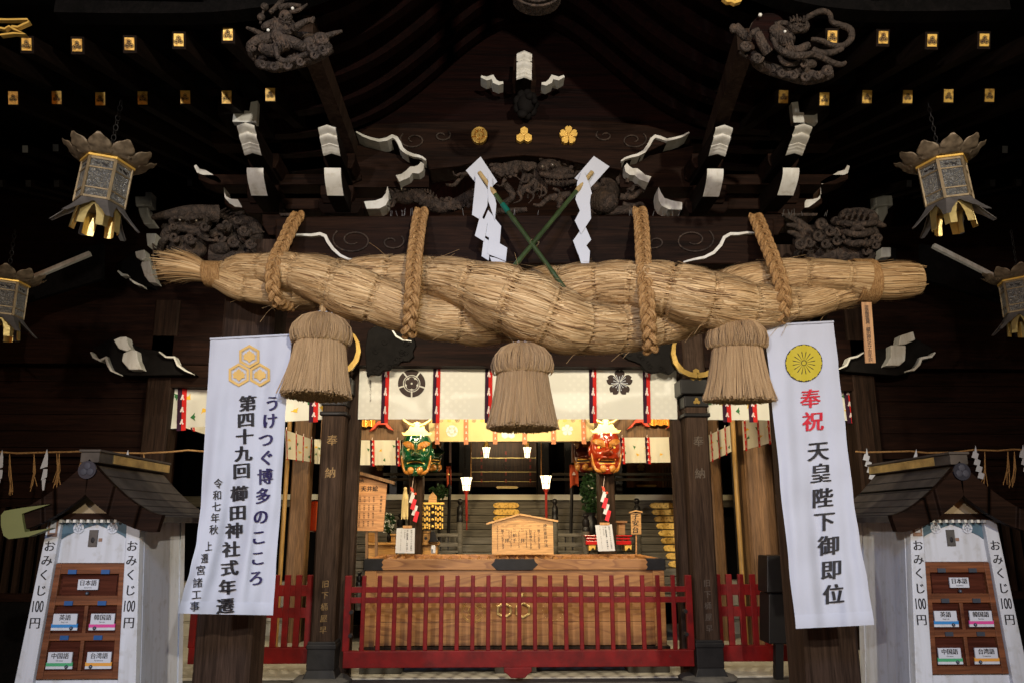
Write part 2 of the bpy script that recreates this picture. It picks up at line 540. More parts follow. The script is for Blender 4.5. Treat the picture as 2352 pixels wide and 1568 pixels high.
M['blue_hinge'] = plain('blue_film_hinge', (.03, .14, .42), .3, .4, .2, 5)
M['hinge'] = plain('steel_hinge', (.10, .12, .16), .35, .6, .2, 5)
for nm, c in (('lab_blue', (.03, .22, .55)), ('lab_pink', (.62, .06, .28)), ('lab_green', (.06, .36, .16)), ('lab_orange', (.70, .33, .05))):
    M[nm] = plain('label_band_' + nm[4:], c, .6, 0, .05, 5)
M['fleck'] = plain('grey_plate', (.10, .095, .09), .5, .4, .2, 30)
M['rust'] = plain('rusty_patch', (.22, .13, .09), .7, 0, .4, 30)

def grain_mat():
    m, t, b = newmat('zelkova_plank')
    v = coords(t, (.55, 1, 2.6))
    n0 = noise(t, v, 1.3, 2, .6)
    mul = t.nodes.new('ShaderNodeMath'); mul.operation = 'MULTIPLY'; mul.inputs[1].default_value = 8
    t.links.new(n0, mul.inputs[0])
    fr = t.nodes.new('ShaderNodeMath'); fr.operation = 'FRACT'; t.links.new(mul.outputs[0], fr.inputs[0])
    c = ramp(t, fr.outputs[0], [(.0, (.41, .19, .058)), (.55, (.36, .16, .047)), (.86, (.25, .10, .028)), (1, (.40, .185, .056))])
    g = noise(t, coords(t, (2, 40, 40)), 2.0, 3)
    c = mixc(t, 1.0, c, ramp(t, g, [(.3, (.78, .76, .74)), (.7, (1.08, 1.08, 1.08))]), 'MULTIPLY')
    t.links.new(c, b.inputs['Base Color']); setp(b, Roughness=.5)
    bump(t, b, g, .15, .003)
    return m
M['zelkova'] = grain_mat()

# ------------------------------------------------------------------ writing
_gl = {}
def glyph(ch):
    if ch not in _gl:
        c = bpy.data.curves.new('glyph', 'FONT'); c.body = ch; c.size = 1; c.align_x = 'CENTER'; c.resolution_u = 4; c.fill_mode = 'FRONT'
        o = bpy.data.objects.new('glyph', c); COL.objects.link(o)
        dg = bpy.context.evaluated_depsgraph_get()
        me = bpy.data.meshes.new_from_object(o.evaluated_get(dg))
        vs = [(v.co.x, v.co.y - .38) for v in me.vertices]
        if len(ch) > 1 or ch.isascii():
            xs = [v[0] for v in vs]; k = (min(xs) + max(xs)) / 2; vs = [(x - k, y + .04) for x, y in vs]
        fs = [tuple(p.vertices) for p in me.polygons]
        bpy.data.objects.remove(o); bpy.data.curves.remove(c); bpy.data.meshes.remove(me)
        _gl[ch] = (vs, fs)
    return _gl[ch]
# put a character with its centre at (cx, cy) of some 2D space and map that space to the surface with fn(x, y, lift)
def put(mb, ch, cx, cy, sx, sy, fn, m=0, bold=.012, shear=.07, lift=0.0, ydir=-1):
    vs, fs = glyph(ch)
    for k, d in enumerate(((-bold, bold) if bold < .025 else (-bold, -bold / 3, bold / 3, bold)) if bold else (0,)):
        mb.add([fn(cx + (x + d) * sx, cy + ydir * (y + shear * x) * sy, lift + k * .0004) for x, y in vs], fs, m)
def pxfn(Y):
    return lambda x, y, l=0: P(x, y, Y) + Vector((0, -l, 0))
def column_text(mb, s, x, y0, y1, size, fn, m=0, dx=0, **k):
    n = len(s)
    for i, ch in enumerate(s):
        if ch == ' ': continue
        f = i / max(1, n - 1)
        put(mb, ch, x + dx * f, y0 + (y1 - y0) * f, size, size, fn, m, **k)

# crests as lists of (outline, colour index), radius 1, y up
def arc(r, a0, a1, n=8, cx=0, cy=0):
    return [(cx + r * cos(radians(a0 + (a1 - a0) * i / n)), cy + r * sin(radians(a0 + (a1 - a0) * i / n))) for i in range(n + 1)]
def mon_mokko():
    out = []
    for i in range(5):
        a = 90 + 72 * i
        out.append((arc(1, a - 33, a + 33) + arc(.63, a + 31, a - 31), 0))
        out.append((arc(.57, a - 34, a + 34) + arc(.50, a + 34, a - 34), 0))
        out.append((arc(.21, 0, 345, 12, .27 * cos(radians(a)), .27 * sin(radians(a))), 0))
    return out
def mon_sakura():
    out = []
    for i in range(5):
        a = radians(90 + 72 * i)
        pet = [(.05, 0), (.25, .155), (.48, .31), (.66, .39), (.80, .37), (.91, .27), (1.0, .12), (.88, 0), (1.0, -.12), (.91, -.27), (.80, -.37), (.66, -.39), (.48, -.31), (.25, -.155)]
        out.append(([(p * cos(a) - q * sin(a), p * sin(a) + q * cos(a)) for p, q in pet], 0))
    for i in range(15):
        a = radians(90 + 24 * i); r = .58 if i % 3 else .44
        w = .016
        out.append(([(.14 * cos(a) - w * sin(a), .14 * sin(a) + w * cos(a)), (r * cos(a) - w * sin(a), r * sin(a) + w * cos(a)), (r * cos(a) + w * sin(a), r * sin(a) - w * cos(a)), (.14 * cos(a) + w * sin(a), .14 * sin(a) - w * cos(a))], 1))
        out.append((arc(.038, 0, 324, 9, r * cos(a), r * sin(a)), 1))
    out.append((arc(.10, 0, 340, 12), 1)); out.append((arc(.07, 0, 340, 12), 2))
    return out
def hexpts(r, cx=0, cy=0):
    return [(cx + r * cos(radians(90 + 60 * i)), cy + r * sin(radians(90 + 60 * i))) for i in range(6)]
def mon_hex3(fill=False):
    out = []
    for cx, cy in ((0, .52), (-.45, -.26), (.45, -.26)):
        if fill:
            out.append((hexpts(.50, cx, cy), 0))
        else:
            a, b = hexpts(.50, cx, cy), hexpts(.385, cx, cy)
            for i in range(6):
                j = (i + 1) % 6
                out.append(([a[i], a[j], b[j], b[i]], 0))
            a, b = hexpts(.365, cx, cy), hexpts(.35, cx, cy)
            for i in range(6):
                j = (i + 1) % 6
                out.append(([a[i], a[j], b[j], b[i]], 0))
        k = 1 if fill else 0
        leaf = [(0, .29), (.05, .20), (.11, .20), (.10, .12), (.18, .16), (.21, .07), (.28, .05), (.23, -.03), (.26, -.13), (.15, -.14), (.07, -.20), (0, -.28)]
        leaf = leaf + [(-x, y) for x, y in reversed(leaf[1:-1])]
        out.append(([(cx + x, cy + y) for x, y in leaf], k))
    return out
def mon_kiku():
    out = []
    for i in range(16):
        a = radians(90 + 22.5 * i)
        pet = [(.15, .024), (.55, .085), (.80, .15), (.92, .14), (.985, .07), (1.0, 0)]
        pet = pet + [(p, -q) for p, q in reversed(pet[:-1])]
        out.append(([(p * cos(a) - q * sin(a), p * sin(a) + q * cos(a)) for p, q in pet], 0))
        a += radians(11.25)
        out.append(([(p * cos(a) - q * sin(a), p * sin(a) + q * cos(a)) for p, q in [(.86, .10), (.96, .05), (.98, 0), (.96, -.05), (.86, -.10), (.6, 0)]], 0))
    out.append((arc(.115, 0, 345, 14), 0))
    return out
def stamp(mb, mon, cx, cy, r, fn, mi, lift=0, ydir=-1, th=0):   # mi: colour index -> material index
    for k, (pl, ci) in enumerate(mon):
        pts = [fn(cx + x * r, cy + ydir * y * r, lift + .0012 * ci) for x, y in pl]
        if th: mb.prism(pts, (0, th, 0), mi[ci])
        else: mb.poly(pts, mi[ci])
# carvings: rounded pieces grown together
def carve(name, items, Y, parent, mat, vox=.012, sm=4, label=None):
    mb = MB()
    for it in items:
        if it[0] == 't':
            pts, r = it[1], it[2]
            w = [P(p[0], p[1], Y + (p[2] if len(p) > 2 else 0)) for p in pts]
            s = S(pts[0][0], pts[0][1], Y)
            # smooth the path
            for _ in range(2):
                q, k = [w[0]], 0
                for a, b in zip(w, w[1:]): q += [a.lerp(b, .25), a.lerp(b, .75)]
                q.append(w[-1]); w = q
            n = len(w)
            if hasattr(r, '__len__'):
                rr = []
                for i in range(n):
                    f = i / (n - 1) * (len(r) - 1); k = min(int(f), len(r) - 2)
                    rr.append((r[k] + (r[k + 1] - r[k]) * (f - k)) * s)
            else: rr = [r * s] * n
            mb.tube(w, rr, 8)
        else:
            x, y = it[1][0], it[1][1]; d = it[1][2] if len(it[1]) > 2 else 0
            s = S(x, y, Y); r = it[2]
            if not hasattr(r, '__len__'): r = (r, r, r)
            R = Matrix.Rotation(radians(it[3]), 3, 'Y') if len(it) > 3 else None
            mb.ell(P(x, y, Y + d), (r[0] * s, r[2] * s, r[1] * s), 14, 9, 0, R)
    o = part(name, mb, mat, parent, 60, label=label)
    return o
# =================================================================== THE SETTING
g = MB(); g.box(-40, 40, -40, 60, -.32, -.22)
solo('ground', g, M['stone_dark'], kind='structure')
g = MB(); g.box(-14, 14.6, 9.66, 40, -.215, 0)
solo('courtyard_floor', g, M['stone_pale'], kind='structure', bev=.01)
g = MB(); g.box(-14, 14.6, 9.0, 9.655, -.215, -.01); g.box(-14, 14.6, 8.6, 8.996, -.215, -.09)
solo('pavement', g, M['stone_dark'], kind='structure', bev=.012)  # darker than the courtyard floor, shade under the fence put into its colour

YO, YI = 6.3, 9.5
HW = 2.24
# =================================================================== FRONT PORCH OF THE SHRINE
porch = thing('shrine_porch', (AX, YO, 0), 'dark timber porch of the shrine with white tipped brackets and carved beams', 'building')

def wpx(x, y, Y): return P(x, y, Y)
for sx in (-1, 1):                                     # the two front pillars
    cx = AX + sx * HW
    m = MB()
    w = .205
    ch = .03
    pr = [(-w + ch, -w), (w - ch, -w), (w, -w + ch), (w, w - ch), (w - ch, w), (-w + ch, w), (-w, w - ch), (-w, -w + ch)]
    m.prism([(cx + a, YO + b, -.22) for a, b in pr], (0, 0, 4.2))
    c = part('column', m, M['post'], porch)
    m = MB(); m.lathe([(.36, -.22), (.36, -.06), (.30, .0)], (cx, YO, 0), 28)
    part('base_stone', m, M['stone'], c, 40)

# rainbow beams
BF = YO - .36
m = MB()
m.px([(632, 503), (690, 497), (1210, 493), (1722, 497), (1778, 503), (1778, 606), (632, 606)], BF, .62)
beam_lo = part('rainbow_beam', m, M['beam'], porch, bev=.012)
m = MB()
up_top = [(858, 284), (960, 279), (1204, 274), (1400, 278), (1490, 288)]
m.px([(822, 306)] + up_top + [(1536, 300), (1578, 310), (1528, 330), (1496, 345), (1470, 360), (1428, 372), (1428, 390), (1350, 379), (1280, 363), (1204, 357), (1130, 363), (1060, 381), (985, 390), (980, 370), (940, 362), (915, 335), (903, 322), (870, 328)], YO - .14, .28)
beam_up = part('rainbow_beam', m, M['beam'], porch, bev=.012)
m = MB()
m.px([(806, 330), (975, 372), (985, 395), (985, 430), (806, 430)], YO - .02, .25)
m.px([(1592, 335), (1432, 372), (1424, 395), (1424, 430), (1592, 430)], YO - .02, .25)
pieces('beam_shoulder', m, M['beam'], porch)
# white cut edges on the beams
def edge(par, pts, w, Y, th=.12, taper=True):
    k = MB(); k.pxline(pts, w, Y, th, 0, taper)
    return part('white_edge', k, M['paint'], par)
edge(beam_up, [(818, 303), (834, 312), (850, 318), (870, 323), (888, 320), (901, 313), (910, 317), (917, 328), (923, 342), (934, 351), (950, 357), (962, 359), (970, 362), (978, 368)], 8.5, YO - .17, .2)
edge(beam_up, [(1583, 304), (1570, 312), (1554, 317), (1532, 322), (1517, 316), (1505, 313), (1497, 320), (1490, 334), (1480, 348), (1465, 356), (1448, 360), (1436, 364), (1427, 370)], 7.5, YO - .17, .2)
edge(beam_lo, [(674, 539), (695, 539), (715, 540), (735, 537), (747, 542), (753, 555), (765, 572), (782, 587), (800, 595), (834, 601)], 7.5, BF - .03, .05)
edge(beam_lo, [(1738, 535), (1716, 534), (1696, 537), (1678, 537), (1664, 545), (1656, 562), (1640, 580), (1618, 591), (1592, 596), (1570, 602)], 7.5, BF - .03, .05)
# low relief scrolls
def scroll(par, cx, cy, r, flip, Y, turns=1.35, tail=None, w=2.2, mat='beam'):
    k = MB(); pts = []
    for i in range(30):
        f = i / 29; a = f * turns * 2 * pi
        rr = r * (1 - .78 * f)
        pts.append(P(cx + flip * rr * 1.25 * cos(a + 2.4), cy - rr * sin(a + 2.4) * .8, Y))
    if tail: pts = [P(x, y, Y) for x, y in tail] + pts
    s = S(cx, cy, Y)
    k.tube(pts, [w * s * (.5 + .5 * min(1, (len(pts) - i) / 8)) for i in range(len(pts))], 6)
    part('carved_scroll', k, M['carve2'], par, 60)
for sx, c in ((1, 0), (-1, 2404)):
    q = lambda v: c + sx * v
    scroll(beam_lo, q(812), 552, 40, sx, BF - .005, 1.5, [(q(930), 545), (q(915), 562), (q(890), 566), (q(868), 560), (q(858), 540)] if 0 else None)
    scroll(beam_lo, q(900), 556, 24, -sx, BF - .005, 1.1)
    scroll(beam_up, q(950), 322, 26, sx, YO - .145, 1.3)
    scroll(beam_up, q(1015), 312, 17, -sx, YO - .145, 1.1)

# gold crests on the upper beam
for x, mon, r, nm in ((1101, mon_mokko(), 18.5, 'mokko_crest'), (1204, mon_hex3(True), 20, 'hexagon_crest'), (1306, mon_sakura(), 21, 'cherry_crest')):
    k = MB()
    stamp(k, mon, x, 310 if nm != 'hexagon_crest' else 311, r, pxfn(YO - .185), (0, 0, 0), .006 if 0 else 0, -1, .045)
    if nm == 'mokko_crest':
        ring = [(x + r * cos(a * pi / 12), 310 + r * sin(a * pi / 12)) for a in range(24)]
        k.px(ring, YO - .165, .03)
    part(nm, k, M['gold'], porch, bev=.003)

# gable boards above the upper beam
def vz(d):                                             # the curve of the karahafu vault
    return 4.74 + 1.22 * exp(-(d / 1.02) ** 2) + .05 * max(0, d)
k = MB()
pts = []
for i in range(25):
    d = -2.3 + 4.6 * i / 24
    pts.append((AX + d, YO + .06, vz(d) + .30))
zb = P(1204, 300, YO).z
k.prism([(AX - 2.3, YO + .06, zb)] + pts + [(AX + 2.3, YO + .06, zb)], (0, .06, 0))
part('gable_board', k, M['redwood'], porch)
# king post with white nosing and its two scrolled wings
k = MB(); k.px([(1182, 130), (1226, 130), (1232, 185), (1228, 215), (1180, 215), (1176, 185)], YO - .12, .2)
part('strut', k, M['beam'], porch)

def nosing(par, xc, yt, yb, Yf, dep, wpxl, style, back, shift=0):
    """a bracket arm that comes forward from the wall; its carved end grain is painted white"""
    a = P(xc, yt, Yf); b = P(xc + shift, yb, Yf + dep)
    w = wpxl * S(xc, yt, Yf) / 2
    X = a.x
    prof = []
    for i in range(25):
        t = i / 24
        z = a.z + (b.z - a.z) * t
        if style == 'round':
            y = Yf + dep * (1 - cos(t * pi / 2)) ** 1.1
        else:
            y = Yf + dep * t ** 1.25 - (.030 * abs(sin(min(t, .66) / .66 * 2 * pi)) if t < .66 else .012 * abs(sin((t - .66) / .34 * 3 * pi)))
        prof.append((y, z))
    ridge = 0 if style == 'round' else .022
    k = MB()
    def fn(u, v):
        i = min(24, int(round(v * 24)))
        y, z = prof[i]
        return (X - w + 2 * w * u, y - ridge * (1 - abs(2 * u - 1)), z - ridge * .55 * (abs(2 * u - 1)))
    k.grid(fn, 4, 24)
    arm = MB()
    arm.prism([(X - w, y + .004, z) for y, z in prof] + [(X - w, back, prof[-1][1]), (X - w, back, prof[0][1])], (2 * w, 0, 0))
    o = part('bracket_arm', arm, M['beam_y'], par)
    part('white_end', k, M['paint'], o, 35)
    return o
nosing(porch, 1204, 120, 182, YO - .42, .05, 35, 'step', YO)
for pts in (((1105, 176), (1118, 181), (1131, 177), (1136, 187), (1146, 192), (1156, 190)), ((1296, 175), (1283, 181), (1269, 177), (1264, 187), (1254, 193), (1244, 192))):
    k = MB(); k.pxline(pts, 11, YO - .2, .14, 0, True); part('white_wing', k, M['paint'], porch)
# lotus boss below the strut
IT = []
for i in range(9):
    a = i / 9 * 2 * pi
    IT.append(('e', (1208 + 20 * cos(a), 240 + 24 * sin(a), -.06), (10, 13, 8)))
IT += [('e', (1208, 240, -.1), (20, 24, 14)), ('e', (1216, 222, -.15), (9, 9, 8)), ('e', (1228, 232, -.15), (7, 8, 7)), ('e', (1200, 262, -.12), (12, 10, 8))]
carve('lotus_boss', IT, YO - .14, porch, M['carve_dark'], .014, 2)

# bracket clusters over the pillars
for sx, mir in ((1, False), (-1, True)):
    q = (lambda v: v) if not mir else (lambda v: 2404 - v)
    k = MB()
    def blk(x0, x1, y0, y1, Y, th, fl=6):
        k.px([(q(x0), y0), (q(x1), y0), (q(x1), (y0 + y1) / 2), (q(x1 - fl), y1), (q(x0 + fl), y1), (q(x0), (y0 + y1) / 2)], Y, th)
    blk(602, 662, 492, 540, YO - .22, .5, 14)
    blk(566, 640, 425, 466, YO - .15, .35); blk(735, 812, 425, 466, YO - .15, .35)
    blk(555, 650, 462, 490, YO - .12, .3, 10); blk(730, 830, 462, 490, YO - .12, .3, 10)
    blk(568, 640, 352, 386, YO - .3, .35, 8); blk(742, 815, 352, 386, YO - .3, .35, 8)
    blk(455, 830, 400, 424, YO - .05, .2, 30); blk(515, 885, 455, 480, YO - .06, .2, 20)
    blk(480, 820, 300, 330, YO + .25, .2, 6)
    pieces('bearing_block', k, M['beam'], porch, bev=.008)
yL = YO - .62
nosing(porch, 586, 386, 450, yL, .16, 38, 'round', YO, 16)
nosing(porch, 764, 386, 450, yL, .16, 38, 'round', YO, 10)
nosing(porch, 1643, 388, 452, yL, .16, 38, 'round', YO, -12)
nosing(porch, 1817, 386, 449, yL, .16, 38, 'round', YO, -18)
nosing(porch, 566, 285, 355, yL - .2, .22, 40, 'step', YO, 22)
nosing(porch, 752, 290, 356, yL - .2, .22, 40, 'step', YO, 12)
nosing(porch, 1662, 290, 357, yL - .2, .22, 40, 'step', YO, -14)
nosing(porch, 1844, 287, 355, yL - .2, .22, 40, 'step', YO, -24)
k = MB(); k.px([(537, 255), (573, 255), (576, 235), (592, 232), (589, 282), (534, 280)], yL - .1, .06)
part('white_block', k, M['paint'], porch)
k = MB(); k.px([(1818, 236), (1833, 234), (1836, 258), (1868, 260), (1877, 256), (1878, 282), (1823, 282)], yL - .1, .06)
part('white_block', k, M['paint'], porch)
k = MB(); k.px([(500, 215), (600, 215), (600, 262), (500, 262)], yL, .4); k.px([(1808, 215), (1905, 215), (1905, 262), (1808, 262)], yL, .4)
pieces('tie_beam', k, M['beam_y'], porch)
# side arms with white undersides
for pts in (((448, 380), (455, 392), (470, 397), (483, 405), (498, 412), (506, 419)),
            ((1949, 381), (1944, 394), (1928, 400), (1915, 408), (1900, 414), (1886, 421))):
    k = MB(); k.pxline(pts, 13, YO - .05, .16, 0, True); part('white_wing', k, M['paint'], porch)
for pts in ([(514, 430), (515, 442), (520, 452), (531, 457), (546, 458), (557, 477), (540, 475), (526, 466), (516, 454)],
            [(1885, 430), (1886, 446), (1878, 455), (1866, 458), (1852, 459), (1841, 478), (1858, 476), (1872, 466), (1884, 456)]):
    k = MB(); k.px(pts, YO - .07, .16); part('white_wing', k, M['paint'], porch)
for pts in ([(890, 428), (893, 440), (892, 460), (886, 472), (872, 479), (842, 480), (836, 463), (862, 461), (878, 455), (886, 444)],
            [(1513, 430), (1511, 442), (1513, 460), (1520, 473), (1536, 481), (1566, 482), (1567, 465), (1543, 461), (1526, 455), (1518, 442)]):
    k = MB(); k.px(pts, YO - .1, .18); part('white_wing', k, M['paint'], porch)
for pts in ([(967, 372), (974, 378), (972, 392), (962, 399), (947, 398), (940, 408), (917, 418), (909, 403), (922, 400), (933, 392), (942, 383), (952, 383), (960, 380)],
            [(1440, 375), (1434, 382), (1437, 395), (1446, 402), (1458, 403), (1468, 412), (1489, 420), (1496, 406), (1482, 402), (1473, 394), (1464, 387), (1453, 387), (1446, 382)]):
    k = MB(); k.px(pts, YO - .14, .2); part('white_wing', k, M['paint'], porch)
# dust nails on the lower beam
k = MB()
for i in range(46):
    x = random.choice([random.uniform(890, 960), random.uniform(1440, 1560), random.uniform(1790, 1900), random.uniform(1060, 1240)])
    h = random.uniform(8, 20)
    k.tube([P(x, 497, BF + .02), P(x + random.uniform(-4, 4), 497 - h, BF + .02)], .0015, 3)
part('bird_spikes', k, M['fleck'], porch, kind='stuff')

# the dragon between the beams
D = []
t = lambda pts, r: D.append(('t', pts, r))
e = lambda c, r, *a: D.append(('e', c, r, *a))
t([(905, 452), (935, 458), (958, 447), (978, 466), (1013, 478), (1051, 470), (1086, 448), (1110, 455), (1140, 450)], [8, 16, 17, 17, 16, 16, 15, 13])
for a, b in (((910, 450), (888, 430)), ((905, 452), (884, 441)), ((915, 444), (902, 425)), ((930, 440), (925, 424))): t([a, b], [6, 2])
for i in range(11):
    x = 940 + i * 6; y = 436 + (i - 4) ** 2 * .6 - 4
    t([(x, y + 8), (x - 2 + i * .4, y - 6)], [4, 1])
for i in range(9):
    x = 1058 + i * 6; t([(x, 462 - i * 3), (x + 3, 446 - i * 3)], [4, 1])
t([(1100, 352), (1128, 372), (1150, 398), (1176, 388), (1190, 372), (1172, 360), (1150, 362)], [5, 12, 18, 20, 20, 15, 9])
t([(1105, 372), (1130, 384)], [3, 6]); t([(1108, 345), (1120, 360)], [7, 10])
t([(1024, 424), (1044, 428), (1056, 410), (1066, 396), (1090, 400)], [2.5, 4.5, 6, 8, 9])
t([(1190, 372), (1210, 388), (1226, 378), (1212, 356), (1196, 352), (1180, 358)], [12, 17, 15, 8, 6, 4])
t([(1226, 378), (1238, 400), (1228, 418), (1205, 430), (1194, 452)], [10, 12, 11, 9, 5])
for k_ in range(7): t([(1205 + k_ * 8, 398 + k_ * 3), (1190 + k_ * 11, 440 + (k_ % 3) * 8)], [6, 2])
e((1262, 388, -.08), (30, 22, 22)); e((1290, 398, -.12), (30, 14, 18)); e((1246, 386, -.16), (8, 8, 8)); e((1268, 382, -.16), (8, 8, 8))
t([(1240, 398, -.12), (1275, 408, -.16), (1318, 404, -.14)], [6, 8, 5]); t([(1255, 418, -.1), (1290, 424, -.12), (1325, 416, -.1)], [6, 8, 4])
for k_ in range(7): t([(1280 + k_ * 6, 420, -.06), (1300 + k_ * 12, 436 - k_ * 5, -.06)], [5, 2])
t([(1250, 372, -.1), (1230, 352, -.05), (1212, 350, -.02)], [5, 4, 2]); t([(1282, 372, -.1), (1305, 356, -.05), (1335, 360, 0)], [5, 4, 2])
t([(1318, 384), (1312, 360), (1330, 350), (1356, 352), (1368, 366)], [10, 12, 13, 12, 8])
for k_ in range(9): t([(1310 + k_ * 6, 358 - min(k_, 8 - k_) * 3), (1304 + k_ * 7, 343 - min(k_, 8 - k_) * 3)], [4, 1])
t([(1345, 420), (1368, 440), (1385, 452), (1402, 440), (1396, 425), (1378, 422)], [16, 22, 26, 24, 18, 12])
e((1385, 462, -.05), (36, 30, 24))
t([(1224, 470), (1242, 474), (1254, 458), (1272, 452), (1290, 462), (1284, 480)], [2.5, 5, 7, 9, 9, 6]); t([(1272, 452), (1310, 448)], [9, 10])
t([(1404, 392), (1424, 402), (1418, 420), (1440, 424), (1452, 440), (1436, 456)], [8, 8, 6, 8, 9, 8])
t([(1424, 452), (1452, 456), (1470, 438), (1482, 436)], [9, 7, 6, 2.5]); t([(1430, 470), (1455, 474), (1474, 466), (1481, 478)], [8, 6, 5, 2])
t([(1150, 470), (1180, 455), (1174, 440), (1160, 425)], [6, 8, 9, 9]); t([(1160, 478), (1168, 460)], [3, 6])
random.seed(21)
def flame(x, y, ang, L, r, dy=-.04):                    # a licking tuft
    a = radians(ang); pts = []
    for i in range(5):
        f = i / 4; b = a + .9 * sin(f * 3.2)
        pts.append((x + L * f * cos(b), y - L * f * sin(b), dy))
    t(pts, [r, r * .9, r * .7, r * .4, .6])
for x, y, a, L, r in ((1296, 380, 30, 34, 6), (1306, 392, 10, 40, 6), (1310, 408, -12, 40, 6), (1304, 422, -30, 36, 5), (1288, 368, 60, 28, 5), (1240, 366, 120, 26, 5), (1226, 384, 160, 30, 5), (1220, 402, 190, 34, 5), (1232, 420, 215, 34, 5), (1250, 430, 240, 26, 5), (1272, 432, 280, 26, 5),
                      (1060, 400, 150, 24, 4), (1068, 384, 130, 22, 4), (1440, 420, 40, 28, 5), (1448, 440, 10, 30, 5), (1420, 388, 70, 24, 5), (1110, 360, 140, 22, 5), (912, 452, 170, 28, 5), (908, 462, 195, 26, 5), (1190, 440, 250, 30, 5), (1210, 436, 280, 32, 5), (1226, 432, 300, 28, 4), (1160, 412, 200, 28, 5)): flame(x, y, a, L, r, -.07)
for i in range(60):                                     # rows of scales along the visible body
    for x0, y0, x1, y1, w in ((950, 452, 1080, 462, 13), (1126, 376, 1190, 386, 15), (1364, 432, 1402, 462, 22)):
        f = random.random(); e((x0 + (x1 - x0) * f, y0 + (y1 - y0) * f + 10 * sin(f * 3) + random.uniform(-w, w), -.05), (5, 4, 3))
t([(1262, 366, -.12), (1268, 350, -.10), (1286, 342, -.06)], [5, 4, 1.5]); t([(1244, 368, -.12), (1236, 354, -.10), (1222, 344, -.06)], [5, 4, 1.5])
for k_ in range(6): t([(1252 + k_ * 10, 411, -.2), (1253 + k_ * 10, 419, -.19)], [2.2, .8])
t([(1330, 470), (1350, 482), (1400, 486), (1440, 482), (1470, 488)], [12, 14, 12, 10, 4]); t([(1120, 484), (1160, 486), (1210, 482)], [6, 8, 6])
carve('dragon_carving', D, YO + .02, porch, M['carve2'], .009, 2)
k = MB(); k.ell(P(1246, 383, YO - .22), .014); k.ell(P(1269, 379, YO - .22), .014)
pieces('dragon_eye', k, M['glass_eye'], porch, 180)

# beast heads at the pillar tops
D = []
t([(350, 500, -.35), (395, 492, -.4), (440, 486, -.4), (500, 492, -.3)], [5, 11, 17, 22]); t([(478, 478), (505, 495)], [5, 12])
e((415, 512, -.4), (26, 14, 20)); e((450, 508, -.38), (30, 18, 22))
for i in range(16): e((395 + random.uniform(-12, 130), 525 + random.uniform(-20, 30), -.3 + random.uniform(-.1, .1)), (random.uniform(8, 16), random.uniform(7, 13), 12))
t([(372, 545, -.4), (385, 528, -.42), (415, 522, -.42), (455, 530, -.4), (478, 548, -.36)], [5, 9, 10, 10, 7])
t([(368, 572, -.35), (372, 555, -.4), (392, 540, -.4)], [7, 8, 7]); e((430, 570, -.3), (44, 30, 26))
t([(455, 540, -.4), (475, 552, -.42), (500, 553, -.4)], [3, 4, 2])
e((505, 570, -.3), (24, 16, 20)); t([(480, 585, -.25), (540, 590, -.2), (600, 580, 0)], [22, 26, 30])
for i in range(10): t([(520 + i * 6, 500 + i * 7, -.1), (560 + i * 6, 488 + i * 9, -.05)], [9, 4])
for i in range(6): e((520 + i * 11, 530 + (i % 3) * 14, -.22), (15, 10, 10), 20 * i)
e((560, 540, -.1), (45, 45, 30))
for x, y, r in ((400, 545, 12), (436, 548, 13), (470, 520, 11), (505, 545, 13), (535, 555, 13), (560, 530, 13), (575, 560, 12), (520, 515, 11), (545, 505, 10), (398, 520, 8)): 
    t([(x + r * (1 - i / 14 * .8) * cos(i * .62), y + r * (1 - i / 14 * .8) * sin(i * .62), -.46 if x < 480 else -.34) for i in range(14)], [r * .36, r * .34, r * .28, r * .2])
for i in range(12): t([(500 + i * 7, 492 + i * 4, -.2), (520 + i * 8, 478 + i * 5, -.12)], [5, 1.2])
t([(430, 505, -.50), (450, 498, -.50), (466, 500, -.46)], [4, 5, 3]); t([(396, 502, -.5), (412, 498, -.52), (426, 502, -.5)], [4, 5, 3])
carve('beast_head_carving', D, YO - .05, porch, M['carve'], .012, 3)
k = MB(); k.ell(P(413, 505, YO - .56), .010); k.ell(P(451, 507, YO - .55), .009)
pieces('beast_eye', k, M['glass_eye'], porch, 180)
k = MB()                                                # wire cage under its chin
for i in range(6):
    a = -60 + i * 24
    k.tube([P(350 + 40 * (1 - cos(radians(b))) + i * 3, 590 + 34 * sin(radians(a)) * cos(radians(b)), YO - .42 - .05 * sin(radians(b))) for b in range(0, 91, 10)], .006, 4)
for i in range(3):
    k.tube([P(352 + i * 16, 590 + (30 - i * 2) * sin(radians(a)), YO - .44) for a in range(-80, 81, 16)], .006, 4)
part('wire_cage', k, M['carve2'], porch)
D = []
e((1970, 505, -.35), (46, 26, 30)); e((1948, 500, -.38), (22, 20, 20)); e((1992, 500, -.38), (22, 18, 20))
e((1968, 530, -.38), (34, 22, 26)); e((1970, 522, -.52), (13, 8, 9)); e((1958, 527, -.52), (5, 4, 5)); e((1982, 527, -.52), (5, 4, 5))
t([(1925, 512, -.45), (1950, 514, -.53), (1968, 516, -.5)], [6, 7, 4]); t([(1970, 516, -.5), (1990, 514, -.52), (2012, 512, -.45)], [4, 7, 6])
t([(1935, 533, -.42), (1952, 536, -.50), (1970, 540, -.52), (1988, 537, -.50), (2004, 532, -.42)], [7, 8, 7, 8, 7])
t([(1940, 553, -.42), (1958, 562, -.46), (1975, 556, -.50), (1992, 563, -.46), (2002, 553, -.40)], [6, 8, 7, 8, 6])
for x, y in ((1938, 545), (1952, 548), (1988, 548), (2003, 545)): e((x, y, -.45), (4, 6, 4))
for x, y in ((1922, 552), (1922, 533), (2014, 548), (2010, 560), (2006, 535), (1990, 575), (1905, 545), (1895, 560)): e((x, y, -.34), (12, 12, 12))
t([(2005, 508, -.35), (2018, 515, -.35), (2034, 520, -.33)], [12, 8, 3]); e((1922, 508, -.33), (14, 10, 12))
